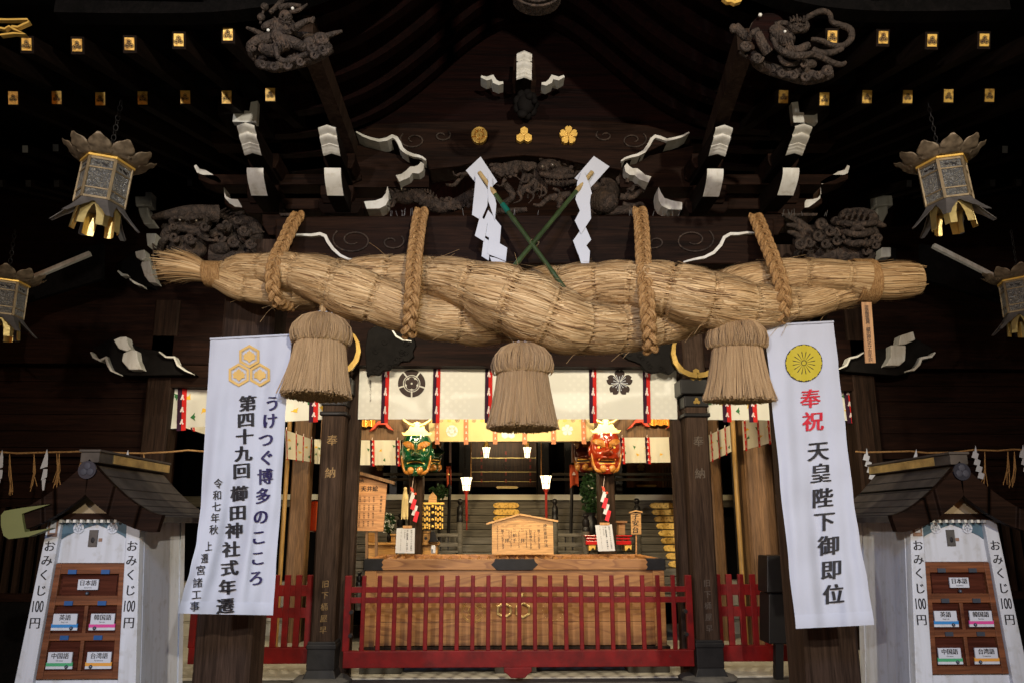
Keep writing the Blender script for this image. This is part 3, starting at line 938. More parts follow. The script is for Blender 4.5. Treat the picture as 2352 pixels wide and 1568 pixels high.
for x, y in ((1886, 515), (1880, 541), (1905, 530), (1838, 560), (1856, 558)): e((x, y, -.25), (14, 14, 13))
for pts in (((1802, 496), (1830, 505), (1850, 522), (1870, 548), (1900, 562)), ((1806, 516), (1834, 520), (1848, 538), (1866, 560), (1896, 572)), ((1808, 532), (1830, 538), (1846, 556), (1870, 574), (1905, 580))):
    t([(x, y, -.18) for x, y in pts], [3, 7, 9, 11, 14])
t([(1830, 580, -.15), (1880, 588, -.22), (1940, 584, -.28), (1985, 588, -.30), (2000, 600, -.30)], [20, 24, 26, 22, 16])
t([(1820, 590, -.1), (1900, 600, -.15), (1990, 605, -.2)], [18, 20, 20]); e((1975, 560, -.3), (30, 22, 24))
e((1870, 560, -.1), (50, 45, 24))
for x, y, r in ((1886, 515, 13), (1880, 541, 13), (1906, 530, 12), (1838, 560, 13), (1858, 556, 12), (1922, 552, 11), (1922, 532, 11), (2013, 546, 11), (2010, 562, 10), (1896, 560, 11), (1990, 575, 11)):
    t([(x + r * (1 - i / 14 * .8) * cos(i * .62), y + r * (1 - i / 14 * .8) * sin(i * .62), -.42) for i in range(14)], [r * .34, r * .32, r * .26, r * .2])
for i in range(6): t([(1936 + i * 13, 490 + abs(i - 2.5) * 2, -.55), (1934 + i * 13.5, 480 + abs(i - 2.5) * 3, -.48)], [4, 3])
carve('lion_head_carving', D, YO - .05, porch, M['carve'], .011, 2)
k = MB()
for x0, x1 in ((640, 700), (1795, 1880)): k.px([(x0, 489), (x1, 489), (x1 - 4, 496), (x0 + 4, 496)], YO - .25, .4)
pieces('bearing_plate', k, M['carve2'], porch, bev=.006)

# the two gods on the eave boards
YG = 4.22
D = []
e((646, 65, -.12), (26, 24, 18)); e((656, 40, -.14), (15, 16, 14)); e((640, 82, -.13), (20, 15, 14)); e((664, 60, -.1), (15, 16, 14))
t([(650, 34, -.18), (640, 40, -.2), (655, 48, -.2)], [3, 3, 3])
t([(632, 52, -.1), (612, 58, -.14), (604, 66, -.12)], [10, 8, 6]); t([(668, 55, -.1), (674, 70, -.14), (682, 62, -.16), (700, 50, -.14), (716, 46, -.12)], [9, 9, 8, 6, 5])
t([(715, 46, -.12), (722, 40, -.12), (716, 54, -.12)], [5, 4, 3])
t([(666, 28), (685, 26), (706, 10)], [4, 5, 2]); t([(640, 20), (662, 12), (692, 14)], [8, 6, 4]); t([(620, 30), (640, 12), (648, 0)], [5, 6, 7])
e((608, 16, -.1), (9, 9, 8)); e((600, 40, -.1), (9, 9, 8)); t([(608, 20), (600, 40), (598, 56)], [3, 3, 3])
t([(622, 88, -.1), (596, 92, -.12), (580, 100, -.12), (572, 112, -.1)], [15, 13, 10, 7]); t([(566, 64), (588, 72), (604, 82)], [3, 6, 8])
e((574, 108, -.1), (9, 16, 8)); t([(600, 112, -.1), (630, 120, -.12), (646, 104, -.14), (664, 106, -.12)], [12, 15, 14, 10])
t([(640, 92, -.12), (668, 96, -.14), (696, 108, -.12), (706, 114, -.1)], [14, 14, 12, 8])
t([(634, 110, -.2), (636, 132, -.2), (652, 142, -.18), (676, 138, -.16), (690, 130, -.14), (712, 122, -.12)], [6, 6, 6, 6, 6, 6])
t([(668, 84, -.05), (700, 80, -.02), (724, 88, 0)], [7, 8, 8])
e((712, 100, -.06), (16, 15, 14)); e((736, 92, -.04), (20, 18, 14)); e((744, 112, -.06), (20, 20, 14)); e((722, 122, -.08), (18, 14, 14)); t([(750, 84), (765, 78), (786, 72)], [8, 6, 3])
for i in range(10): e((600 + i * 14, 142 + 14 * sin(i * .5 + .5) - i * 1.2, -.06), (14, 10, 12))
for i in range(8): e((600 + i * 16, 152 - abs(i - 2) * 3, -.02), (15, 9, 12))
t([(576, 118), (600, 140), (625, 158), (660, 152), (720, 136), (762, 112)], [10, 14, 12, 12, 12, 10])
def curl(cx, cy, r, dy, n=14):
    t([(cx + r * (1 - i / n * .8) * cos(i * .62), cy + r * (1 - i / n * .8) * sin(i * .62), dy) for i in range(n)], [r * .34, r * .34, r * .28, r * .2])
for x, y, r in ((716, 108, 12), (738, 90, 13), (742, 114, 13), (604, 148, 9), (630, 152, 10), (660, 150, 10), (690, 142, 10), (722, 126, 10), (580, 110, 8)): curl(x, y, r, -.17)
for a in range(0, 360, 30): t([(646 + 24 * cos(radians(a)), 65 + 22 * sin(radians(a)), -.16), (646 + 31 * cos(radians(a)), 65 + 29 * sin(radians(a)), -.06)], [3, 2])
e((650, 34, -.24), (3, 2, 3)); e((664, 34, -.24), (3, 2, 3)); e((657, 42, -.26), (4, 4, 4)); t([(648, 50, -.24), (657, 54, -.25), (667, 50, -.24)], [2, 2.5, 2])
for i in range(5): t([(628 + i * 9, 92 + i, -.2), (634 + i * 9, 106 + i, -.19)], [2, 1.5])
carve('thunder_god_carving', D, YG, porch, M['carve'], .010, 2)
D = []
for i in range(22):                                     # the round wind drum
    a = i / 22 * 2 * pi
e((1765, 76, .03), (45, 46, 8))
e((1792, 84, -.1), (24, 22, 18)); e((1808, 92, -.14), (18, 18, 16)); e((1828, 62, -.14), (18, 16, 15)); e((1845, 62, -.12), (14, 15, 14)); e((1784, 70, -.1), (18, 14, 12))
t([(1780, 58, -.1), (1800, 52, -.12), (1818, 58, -.14)], [7, 6, 5])
t([(1690, 60), (1706, 80), (1722, 92)], [9, 11, 9]); e((1684, 66), (9, 12, 8)); t([(1722, 92, -.05), (1728, 76, -.1), (1742, 70, -.1)], [8, 8, 7])
t([(1740, 78, -.14), (1752, 104, -.14), (1764, 122, -.12)], [10, 11, 12]); t([(1774, 90, -.15), (1786, 112, -.16), (1794, 122, -.14)], [5, 6, 4])
t([(1805, 112, -.14), (1830, 120, -.16), (1856, 104, -.14)], [10, 12, 8]); t([(1786, 110, -.2), (1812, 128, -.22), (1846, 130, -.2), (1868, 122, -.16)], [7, 8, 8, 5])
t([(1790, 128, -.16), (1798, 146, -.16), (1824, 150, -.14), (1840, 138, -.12)], [5, 6, 6, 4])
t([(1862, 90), (1890, 94), (1912, 106), (1940, 106), (1958, 88), (1954, 66), (1930, 58), (1908, 52), (1908, 32), (1888, 24), (1866, 34), (1850, 44)], [4, 6, 6, 7, 8, 8, 7, 6, 6, 7, 7, 6])
t([(1866, 112), (1884, 124), (1912, 122), (1936, 112)], [5, 8, 8, 5])
t([(1850, 124, -.1), (1880, 128, -.08), (1912, 146, -.06), (1934, 150, -.04), (1942, 144, -.03)], [7, 7, 7, 6, 4])
e((1712, 108, -.05), (14, 13, 10)); t([(1700, 118), (1716, 128), (1740, 132)], [6, 8, 9]); e((1738, 134, -.08), (14, 12, 10))
t([(1728, 122), (1740, 148), (1770, 160), (1810, 172), (1850, 184), (1890, 178), (1912, 172)], [8, 13, 14, 14, 14, 12, 7])
for i in range(7): e((1795 + i * 17, 166 + 6 * sin(i * 1.7) + i, -.08), (15, 11, 12))
e((1845, 144, -.05), (14, 10, 10)); e((1862, 148, -.05), (14, 11, 10)); e((1900, 160, -.06), (13, 10, 10))
for x, y, r in ((1712, 106, 12), (1740, 133, 12), (1796, 168, 10), (1822, 172, 10), (1850, 176, 11), (1878, 172, 10), (1902, 164, 10), (1846, 146, 9)): curl(x, y, r, -.15)
for i in range(5): t([(1780 + i * 9, 78 + i * 2, -.27), (1786 + i * 9, 98 + i * 2, -.25)], [2.4, 1.6])
e((1838, 58, -.26), (4, 4, 4)); e((1828, 56, -.25), (3, 2, 3)); e((1848, 58, -.25), (3, 2, 3)); t([(1828, 68, -.26), (1838, 72, -.26), (1848, 68, -.25)], [2.4, 3, 2])
for i in range(6): t([(1818 + i * 7, 48 - (i % 2) * 3, -.2), (1814 + i * 8, 40 - (i % 3) * 3, -.14)], [3.4, 1.5])
carve('wind_god_carving', D, YG, porch, M['carve'], .010, 2)
k = MB(); k.px([(1766 + 42 * cos(a * pi / 14), 72 + 42 * sin(a * pi / 14)) for a in range(28)], YG - .085, .02)
part('drum_skin', k, M['redwood'], porch)
k = MB(); k.ell(P(1746, 35, YG - .12), .012); k.ell(P(1803, 73, YG - .34), .008); k.ell(P(672, 20, YG - .30), .009); k.ell(P(616, 70, YG - .30), .009)
pieces('nail_head', k, M['paint'], porch, 180)

# eaves: rows of rafters with gilded ends
SL = radians(16)
def rafters(centres, Y0, w, h, L, capmat, glyphs, capw=.70):
    for (x, y) in centres:
        c = P(x, y, Y0)
        s = S(x, y, Y0)
        b = c + Vector((0, cos(SL), sin(SL))) * L
        k = MB(); k.obox(c, b, w * s, h * s, (0, 0, 1))
        r = part('rafter', k, M['beam_y'], porch)
        k = MB()
        n = Vector((0, -cos(SL), -sin(SL))); u = Vector((0, -sin(SL), cos(SL)))
        k.obox(c, c + n * .006, w * s * capw, h * s * capw, (0, 0, 1), 0)
        if glyphs:
            fn = lambda a, b_, l=0: c + n * (.0085 + l) + Vector((a, 0, 0)) + u * b_
            stamp(k, mon_hex3(), 0, -.004, w * s * .36, fn, (1, 1), 0, 1)
        part('gilded_cap', k, [capmat, M['crest_ink']], r)
dx1 = [(-54, 103), (62, 103), (178, 105), (298, 102), (411, 93), (524, 80), (640, 70)]
dx1r = [(1794, 70), (1911, 86), (2028, 87), (2140, 94), (2260, 93), (2378, 97)]
rafters(dx1 + dx1r, 4.5, 31, 40, 4.6, M['cap_gold'], True)
dx2 = [(31, 226), (131, 225), (231, 228), (328, 226), (426, 224), (521, 224), (621, 218)]
dx2r = [(1799, 223), (1893, 228), (1991, 223), (2084, 223), (2178, 221), (2272, 220), (2366, 219)]
rafters(dx2 + dx2r, 5.3, 25, 34, 3.6, M['cap_gold'], True, .86)
rafters([(-12, 346), (58, 343), (128, 340), (198, 338), (2168, 342), (2238, 343), (2308, 344), (2378, 345)], 7.55, 15, 20, 3, M['paint'], False, .8)
rafters([(0, 422), (65, 422), (130, 422), (195, 422), (436, 420), (2088, 422), (2150, 422), (2215, 421), (2280, 421), (2340, 420)], 8.25, 14, 19, 2.5, M['fleck'], False, .8)
k = MB()
for sx in (-1, 1):
    xa, xb = AX + sx * 2.1, AX + sx * 9.5
    za, zb_ = 4.86 + .05 * max(0, xa - AX), 4.86 + .05 * max(0, xb - AX)
    a, b = 4.365, 9.8
    k.prism([(xa, a, za), (xb, a, zb_), (xb, b, zb_ + (b - a) * tan(SL)), (xa, b, za + (b - a) * tan(SL))], (0, 0, .25))
    k.prism([(xa, 4.2, za), (xb, 4.2, zb_), (xb, 4.2, zb_ + .3), (xa, 4.2, za + .3)], (0, .16, 0))
    k.prism([(xa, 5.42, za + .1), (xb, 5.42, zb_ + .1), (xb, 5.42, zb_ + .2), (xa, 5.42, za + .2)], (0, .18, 0))
pieces('eave_board', k, M['black_roof'], porch)
# karahafu: curved barge board, ribs and vault
def vault_strip(mb, Y0, Y1, dz0, dz1, d0=-3.0, d1=3.0, n=44):
    pts = [(d0 + (d1 - d0) * i / n) for i in range(n + 1)]
    for a, b in zip(pts, pts[1:]):
        mb.prism([(AX + a, Y0, vz(a) + dz0), (AX + b, Y0, vz(b) + dz0), (AX + b, Y0, vz(b) + dz1), (AX + a, Y0, vz(a) + dz1)], (0, Y1 - Y0, 0))
k = MB(); vault_strip(k, 4.3, 4.42, .03, .40); vault_strip(k, 4.26, 4.32, .22, .45)
part('barge_board', k, M['black_roof'], porch, 30)
k = MB(); vault_strip(k, 4.42, 9.9, .34, .42, -2.6, 2.6)
part('vault_boarding', k, M['vault'], porch, 30)
for i in range(12):
    k = MB(); y = 4.75 + i * .36
    vault_strip(k, y, y + .10, .21, .34, -2.5, 2.5)
    part('vault_rib', k, M['vault'], porch, 30)
for sx, px0 in ((-1, 0), (1, 1)):                       # slanting purlins on either side of the vault
    k = MB()
    a = P(700, 60, 4.6) if sx < 0 else P(1712, 90, 4.6)
    b = P(806, 345, 6.2) if sx < 0 else P(1628, 350, 6.2)
    k.obox(a, b, .11, .16)
    part('purlin', k, M['post'], porch)
k = MB()                                                # hanging fish ornament at the gable tip
for r, ww in ((34, 5), (24, 4), (14, 4)):
    k.pxline([(1235 + r * 1.6 * cos(radians(a)), -22 + r * sin(radians(a))) for a in range(0, 181, 15)], ww, 4.22, .10)
k.px([(1165, -40), (1305, -40), (1290, -16), (1235, 4), (1180, -16)], 4.27, .08)
part('gable_pendant', k, M['carve'], porch, bev=.006)
k = MB(); k.pxline([(1662, -6), (1672, 2), (1680, 1), (1688, 5), (1700, 1), (1704, -6)], 7, 4.22, .03); part('gilt_fitting', k, M['gold'], porch)
k = MB()
k.pxline([(-20, 44), (20, 45), (62, 44), (66, 50), (52, 56), (40, 62), (26, 60)], 4, 4.18, .03); k.pxline([(-10, 62), (10, 66), (20, 60), (34, 68), (58, 78), (30, 76), (0, 80)], 4, 4.18, .03)
part('gilt_fitting', k, M['gold'], porch)
# =================================================================== MAIN HALL
hall = thing('shrine_hall', (AX, YI, 0), 'dark red-brown timber main hall behind the porch with lattice side walls', 'building')
def colmn(par, cx, cy, w, z0, z1, mat, nm='column'):
    m = MB(); ch = w * .16
    pr = [(-w + ch, -w), (w - ch, -w), (w, -w + ch), (w, w - ch), (w - ch, w), (-w + ch, w), (-w, w - ch), (-w, -w + ch)]
    m.prism([(cx + a, cy + b, z0) for a, b in pr], (0, 0, z1 - z0))
    return part(nm, m, M[mat], par)
INX = (AX - 2.17, AX + 2.20)
for cx in INX:
    c = colmn(hall, cx, YI, .135, .02, 4.3, 'post')
    m = MB()                                            # metal shoe and lotus collar
    m.prism([(cx + a * .165, YI + b * .165, .36) for a, b in ((-1, -1), (1, -1), (1, 1), (-1, 1))], (0, 0, .05))
    m.prism([(cx + a * .155, YI + b * .155, .14) for a, b in ((-1, -1), (1, -1), (1, 1), (-1, 1))], (0, 0, .30))
    m.lathe([(.27, .04), (.235, .10), (.2, .16)], (cx, YI, 0), 4, rot=pi / 4)
    part('iron_shoe', m, M['iron'], c, bev=.01)
    m = MB(); m.lathe([(.33, -.02), (.34, .02), (.30, .05), (.24, .06)], (cx, YI, 0), 9); part('base_stone', m, M['stone_dark'], c, 40)
    m = MB()
    m.prism([(cx + a * .20, YI + b * .20, 3.25) for a, b in ((-1, -1), (1, -1), (1, 1), (-1, 1))], (0, 0, .19))
    m.prism([(cx + a * .15, YI + b * .15, 3.10) for a, b in ((-1, -1), (1, -1), (1, 1), (-1, 1))], (0, 0, .145)); m.prism([(cx + a * .16, YI + b * .16, 2.98) for a, b in ((-1, -1), (1, -1), (1, 1), (-1, 1))], (0, 0, .05))
    pieces('lacquer_collar', m, M['lacquer'], c, bev=.015)
    m = MB()
    fn = lambda a, b, l=0: Vector((cx + a, YI - .206 - l, 3.36 + b))
    stamp(m, mon_hex3(True), 0, .12, .085, fn, (0, 0), 0, 1, .012)
    stamp(m, mon_hex3(True), 0, -.19, .045, fn, (0, 0), -.046, 1, .012)
    part('gilt_hexagons', m, M['gilt_dark'], c)
    m = MB()                                            # big gilt horns on the capital
    for sx in (-1, 1):
        pts = [(.0, .07, .10), (.10, .09, .085), (.19, .16, .075), (.26, .30, .065), (.285, .46, .055), (.27, .62, .045), (.22, .76, .03), (.15, .84, .01)]
        L_, R_ = [], []
        for q, (a, b, w) in enumerate(pts):
            a0, b0 = pts[max(0, q - 1)][:2]; a1, b1 = pts[min(len(pts) - 1, q + 1)][:2]
            l = sqrt((a1 - a0) ** 2 + (b1 - b0) ** 2); nx, nz = -(b1 - b0) / l, (a1 - a0) / l
            L_.append(Vector((cx + sx * (a + nx * w / 2), YI - .27, 3.42 + .68 * (b + nz * w / 2)))); R_.append(Vector((cx + sx * (a - nx * w / 2), YI - .27, 3.42 + .68 * (b - nz * w / 2))))
        for q in range(len(pts) - 1): m.prism([L_[q], L_[q + 1], R_[q + 1], R_[q]], (0, .05, 0))
    part('gilt_horns', m, M['gilt_dark'], c)
# carved writing down the pillars
for cx, col in ((INX[0], 'faint_gilt'), (INX[1], 'faint_ink')):
    m = MB()
    fn = lambda a, b, l=0: Vector((cx + a, YI - .138 - l, b))
    put(m, '奉', 0, 2.69, .13, .13, fn, 0, .02, ydir=1); put(m, '納', 0, 2.31, .13, .13, fn, 0, .02, ydir=1)
    for i, ch in enumerate('旧下桶屋早'): put(m, ch, .01, 1.06 - i * .124, .085, .085, fn, 0, .008, ydir=1)
    part('carved_writing', m, M[col], hall)
OUTX = (AX - 4.28, AX + 4.31)
for cx in (INX[0] + .20, INX[1] - .17): colmn(hall, cx, YI + .22, .075, 0, 4.3, 'post', 'jamb_post')
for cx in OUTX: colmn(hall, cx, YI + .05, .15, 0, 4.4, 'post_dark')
# beams of the front row
m = MB()
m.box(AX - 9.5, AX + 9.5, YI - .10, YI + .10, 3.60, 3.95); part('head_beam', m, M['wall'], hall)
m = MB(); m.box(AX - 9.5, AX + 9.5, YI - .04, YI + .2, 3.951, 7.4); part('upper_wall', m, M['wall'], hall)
m = MB()
for a, b in ((AX - 4.2, AX - 2.3), (AX + 2.35, AX + 4.2)): m.box(a, b, YI - .09, YI + .09, 3.32, 3.59)
pieces('penetrating_beam', m, M['beam'], hall)
# wing walls, boards above and lattice below
for sx in (-1, 1):
    xa, xb = sorted((AX + sx * 4.45, AX + sx * 9.5))
    m = MB()
    for i in range(9): m.box(xa, xb, YI + .10 + .004 * (i % 2), YI + .16, 2.02 + i * .20, 2.02 + i * .20 + .193)
    w = part('wall_boards', m, M['wall'], hall)
    m = MB(); m.box(xa, xb, YI + .02, YI + .14, 1.92, 2.01); m.box(xa, xb, YI + .02, YI + .14, .86, .95); m.box(xa, xb, YI + .02, YI + .14, 2.5, 2.58)
    pieces('rail', m, M['wall'], hall)
    m = MB()
    x = xa + .1
    while x < xb:
        m.box(x, x + .055, YI + .05, YI + .11, .952, 1.918); x += .125
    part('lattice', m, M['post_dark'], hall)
    m = MB(); m.box(xa, xb, YI + .03, YI + .18, 0, .858); part('skirting', m, M['black_roof'], hall)
    m = MB(); m.box(xa, xb, YI + .9, YI + 1.0, .0, 2.2); part('inner_screen', m, M['black_roof'], hall)
# white tipped noses and mouldings on the outer pillars
def wl(poly, Y=YI - .35, th=.16):
    k = MB(); k.px(poly, Y, th); part('white_nosing', k, M['paint'], hall, bev=.01)
wl([(260, 780), (275, 774), (290, 773), (294, 790), (301, 801), (290, 806), (272, 800)]); wl([(283, 810), (301, 803), (313, 804), (316, 825), (326, 848), (296, 848), (279, 828)])
wl([(309, 578), (331, 573), (336, 592), (325, 598), (313, 592)]); wl([(325, 601), (343, 598), (350, 630), (360, 650), (342, 648), (331, 633), (323, 609)])
wl([(335, 536), (359, 536), (355, 558), (338, 565)]); wl([(309, 451), (333, 451), (333, 441), (348, 441), (347, 473), (311, 473)])
wl([(316, 477), (338, 476), (342, 496), (355, 515), (330, 515), (321, 496)])
wl([(2069, 770), (2098, 761), (2103, 780), (2081, 790), (2064, 792)]); wl([(2047, 792), (2081, 793), (2081, 808), (2079, 828), (2066, 839), (2035, 839), (2047, 818)])
wl([(2026, 568), (2047, 568), (2047, 590), (2023, 592)]); wl([(2011, 443), (2021, 448), (2050, 449), (2052, 472), (2013, 472)]); wl([(2016, 477), (2040, 473), (2040, 489), (2033, 502), (2027, 514), (2009, 513), (2015, 496)])
for pts, w in (([(208, 808), (215, 820), (230, 827), (243, 820), (247, 835), (255, 850), (272, 858)], 6), ([(365, 807), (380, 819), (400, 820), (408, 838), (425, 850), (441, 857)], 5),
               ([(270, 622), (280, 631), (292, 632)], 6), ([(297, 640), (310, 650), (328, 657)], 5), ([(2148, 809), (2140, 818), (2117, 822), (2112, 835), (2100, 848), (2085, 851)], 6),
               ([(1927, 847), (1945, 838), (1952, 822), (1970, 818), (1984, 809)], 5)):
    k = MB(); k.pxline(pts, w, YI - .3, .12, 0, True); part('white_edge', k, M['paint'], hall)
k = MB()
k.px([(212, 800), (262, 774), (330, 800), (365, 805), (450, 860), (300, 862), (250, 855), (240, 828)], YI - .22, .16)
k.px([(2146, 802), (2100, 774), (2030, 800), (1980, 806), (1920, 850), (2060, 862), (2105, 852), (2115, 828)], YI - .22, .16)
k.px([(265, 610), (320, 570), (350, 600), (350, 660), (300, 650)], YI - .2, .16); k.px([(2000, 560), (2060, 570), (2060, 620), (2010, 640)], YI - .2, .16)
pieces('carved_arm', k, M['carve_dark'], hall, bev=.01)
for pts in (((205, 581), (39, 650)), ((2146, 563), (2322, 652))):
    k = MB(); k.pxline(pts, 9, YI - .8, .06); part('white_barge_edge', k, M['paint'], hall)
    q = 1 if pts[0][0] < 1000 else -1
    k = MB(); k.px([(pts[0][0], 566), (pts[0][0] + q * 30, 560), (pts[0][0] + q * 30, 640), (pts[1][0], 700), (pts[1][0], 640)], YI - .75, .06)
    part('barge_board', k, M['black_roof'], hall)
# dark cloud carvings beside the entrance curtain
cl = [(862, 745), (900, 760), (950, 775), (955, 792), (948, 806), (950, 818), (938, 829), (922, 828), (914, 836), (900, 838), (895, 848), (880, 850), (870, 860), (850, 858), (842, 864), (838, 800), (845, 760)]
cr = [(1508, 770), (1476, 778), (1440, 786), (1430, 800), (1424, 806), (1433, 818), (1446, 826), (1460, 830), (1472, 836), (1482, 850), (1500, 856), (1520, 852), (1540, 858), (1550, 850), (1548, 790)]
for poly in (cl, cr):
    k = MB(); k.px(poly, YI - .16, .1); o = part('cloud_carving', k, M['carve_dark'], hall, bev=.01)
    k = MB()
    for i in range(14):
        x, y = random.choice(poly); x0, y0 = (sum(p[0] for p in poly) / len(poly), sum(p[1] for p in poly) / len(poly)); f = random.uniform(.2, .8)
        cx_, cy_ = x0 + (x - x0) * f, y0 + (y - y0) * f
        k.tube([P(cx_ + 7 * cos(a) * (1 - a / 9), cy_ + 7 * sin(a) * (1 - a / 9), YI - .165) for a in [j * .7 for j in range(9)]], .007, 5)
    part('cloud_scroll', k, M['carve_dark'], o)
k = MB(); k.pxline([(885, 752), (900, 756), (910, 772), (925, 780), (945, 783)], 4, YI - .2, .05, 0, True); part('white_edge', k, M['paint'], hall)
# ceiling and side walls that close the hall
k = MB(); k.box(AX - 9.49, AX + 9.49, YI + .201, 23.89, 4.4, 4.6); part('ceiling_board', k, M['wall'], hall)
k = MB(); k.box(AX - 9.6, AX - 9.5, YI, 24, -.2, 6); k.box(AX + 9.5, AX + 9.6, YI, 24, -.2, 6)
k.box(AX - 9.499, AX + 9.499, 23.9, 24.1, -.2, 6)
pieces('outer_wall', k, M['wall'], hall)
k = MB(); k.box(AX - 9.5, AX - 4.9, 11.5, 11.7, 0, 4.4); k.box(AX + 4.9, AX + 9.5, 11.5, 11.7, 0, 4.4)
pieces('side_screen', k, M['wall'], hall)
# lintel under the cream curtain with red bracket shoes and gilt scallops
k = MB(); k.box(AX - 2.9, AX + 2.9, 12.15, 12.4, 2.98, 3.55); part('inner_lintel', k, M['post_warm'], hall)
for pts in ([(847, 990), (868, 966), (884, 964), (904, 988), (892, 984), (884, 974), (868, 974), (860, 984)], [(1441, 985), (1462, 961), (1478, 959), (1494, 980), (1484, 978), (1474, 969), (1460, 970), (1452, 980)], [(1532, 983), (1548, 962), (1560, 960), (1560, 972), (1545, 976)]):
    k = MB(); k.px(pts, 12.0, .12); part('red_bracket', k, M['vermilion'], hall, bev=.008)
for x0, x1, y in ((814, 862, 964), (1492, 1542, 961)):
    k = MB(); n = 24
    k.grid(lambda u, v: P(x0 + (x1 - x0) * u, y + v * (13 + 3 * abs(sin(u * 9))), 12.02 + .02 * sin(u * 60)), n * 3, 3)
    part('gilt_valance', k, M['gold'], hall)
k = MB()
for i in range(5): k.px([(813, 884 + i * 13), (822, 880 + i * 13), (826, 887 + i * 13), (820, 893 + i * 13), (812, 895 + i * 13)], 9.72, .02)
part('gilt_pendant', k, M['gold'], hall)
# interior posts of the side bays
for x, y, Y, w in ((688, 1200, 12.6, .14), (1641, 1180, 12.6, .12), (1742, 1190, 11.6, .21), (1808, 1200, 10.8, .09)):
    p = P(x, y, Y); colmn(hall, p.x, p.y, w, 0, 4.4, 'post_warm', 'inner_post')
for x, Y, r in ((651, 11.2, .030), (1697, 11.2, .034)):
    p = P(x, 1200, Y); k = MB(); k.tube([(p.x, Y, 0), (p.x, Y, 3.4)], r, 10); part('yellow_pole', k, M['pole'], hall, 60)
k = MB()
p = P(1622, 1100, 11.4); k.tube([(p.x, 11.4, 0), (p.x, 11.4, 4)], .04, 8); p = P(1703, 1080, 11.6); k.tube([(p.x - .1, 11.6, 0), (p.x - .1, 11.6, 4)], .05, 8)
pieces('black_pole', k, M['lacquer'], hall, 60)
k = MB(); a, b = P(1755, 1290, 13), P(1800, 1180, 13); k.obox(a, b, .14, .1); part('ramp_board', k, M['step'], hall)

# =================================================================== INNER SANCTUARY, STEPS, DECK
inner = thing('inner_sanctuary', (AX, 15.5, 0), 'dim inner sanctuary with red-brown doors on a raised deck beyond the steps', 'building')
k = MB(); k.box(AX - 7, AX + 7, 14.2, 19.5, 2.02, 2.20); part('deck', k, M['step'], inner)
k = MB(); k.box(AX - 5.2, AX + 5.2, 14.15, 14.196, 2.14, 2.235)
part('pale_deck_edge', k, M['stripe'], inner)
k = MB(); k.box(AX - 7, AX + 7, 14.6, 14.8, 0, 2.0); part('under_deck_wall', k, M['black_roof'], inner)
k = MB()
for x0, x1 in ((-9, -3.1), (3.1, 9)):
    for i in range(4): k.box(AX + x0, AX + x1, 13.2 + i * .3, 14.5, i * .19, i * .19 + .185)
pieces('stone_podium', k, M['stone_pale'], inner, bev=.01)
k = MB(); k.box(AX - 7, AX + 7, 17.5, 17.7, 2.2, 5.2); part('back_wall', k, M['black_roof'], inner)
def dbox(x0, y0, x1, y1, Y, th): 
    k_ = MB(); k_.px([(x0, y0), (x1, y0), (x1, y1), (x0, y1)], Y, th); return k_
d = part('door', dbox(1078, 985, 1250, 1117, 17.3, .1), M['door'], inner)
k = MB()
for x in (1106, 1162, 1218):
    for y in range(1035, 1112, 16): k.px([(x - 2, y), (x + 2, y), (x + 2, y + 8), (x - 2, y + 8)], 17.27, .02)
part('door_cord', k, M['vermilion'], d)
k = MB()
for y in (1050, 1082, 1104): k.px([(1082, y), (1246, y), (1246, y + 1.2), (1082, y + 1.2)], 17.27, .02)
part('door_rail', k, M['brass'], d)
k = MB(); stamp(k, mon_sakura(), 1162, 1068, 9, pxfn(17.26), (0, 0, 0), 0, -1, .02); part('door_crest', k, M['door'], d)
for x0, x1 in ((805, 880), (1440, 1560)):
    d2 = part('door', dbox(x0, 1030, x1, 1118, 17.3, .1), M['door'], inner)
    k = MB(); stamp(k, mon_sakura(), (x0 + x1) / 2 - 28 if x0 > 1000 else 872, 1072, 9, pxfn(17.26), (0, 0, 0), 0, -1, .02); part('door_crest', k, M['brass'], d2)
k = MB()
for i in range(6): k.px([(1522 + i * 6, 1070), (1525 + i * 6, 1070), (1525 + i * 6, 1118), (1522 + i * 6, 1118)], 17.2, .06)
part('door_bars', k, M['post_warm'], inner)
k = MB(); k.px([(1139, 1118), (1143, 1115), (1187, 1115), (1191, 1118), (1187, 1121), (1143, 1121)], 17.1, .04); k.px([(1461, 1114), (1465, 1112), (1505, 1112), (1509, 1114), (1505, 1117), (1465, 1117)], 17.1, .04)
pieces('threshold_plate', k, M['brass'], inner)
# sanctuary posts with white writing
for x, txt in ((1083 - 15, '献金信者中奉主守'), (1247, '明治三十二年')):
    p = P(x + 0, 1060, 15.6)
    c = colmn(inner, p.x, 15.6, .13, 2.2, 5.0, 'lacquer', 'lacquer_post')
    k = MB(); column_text(k, txt, x, 1022, 1076, 7, pxfn(15.46)); part('post_writing', k, M['carve'], c)
k = MB()
for x in (905, 935, 1010, 1305, 1350, 1420):
    p = P(x, 1080, 15.8); k.box(p.x - .07, p.x + .07, 15.75, 15.89, 2.2, 5)
pieces('dark_post', k, M['lacquer'], inner)
k = MB()                                                # railing of the deck
for x0, x1 in ((880, 1062), (1268, 1560)):
    for y in (1088, 1100): k.obox(P(x0, y, 14.9), P(x1, y, 14.9), .05, .05)
pieces('deck_rail', k, M['step'], inner)

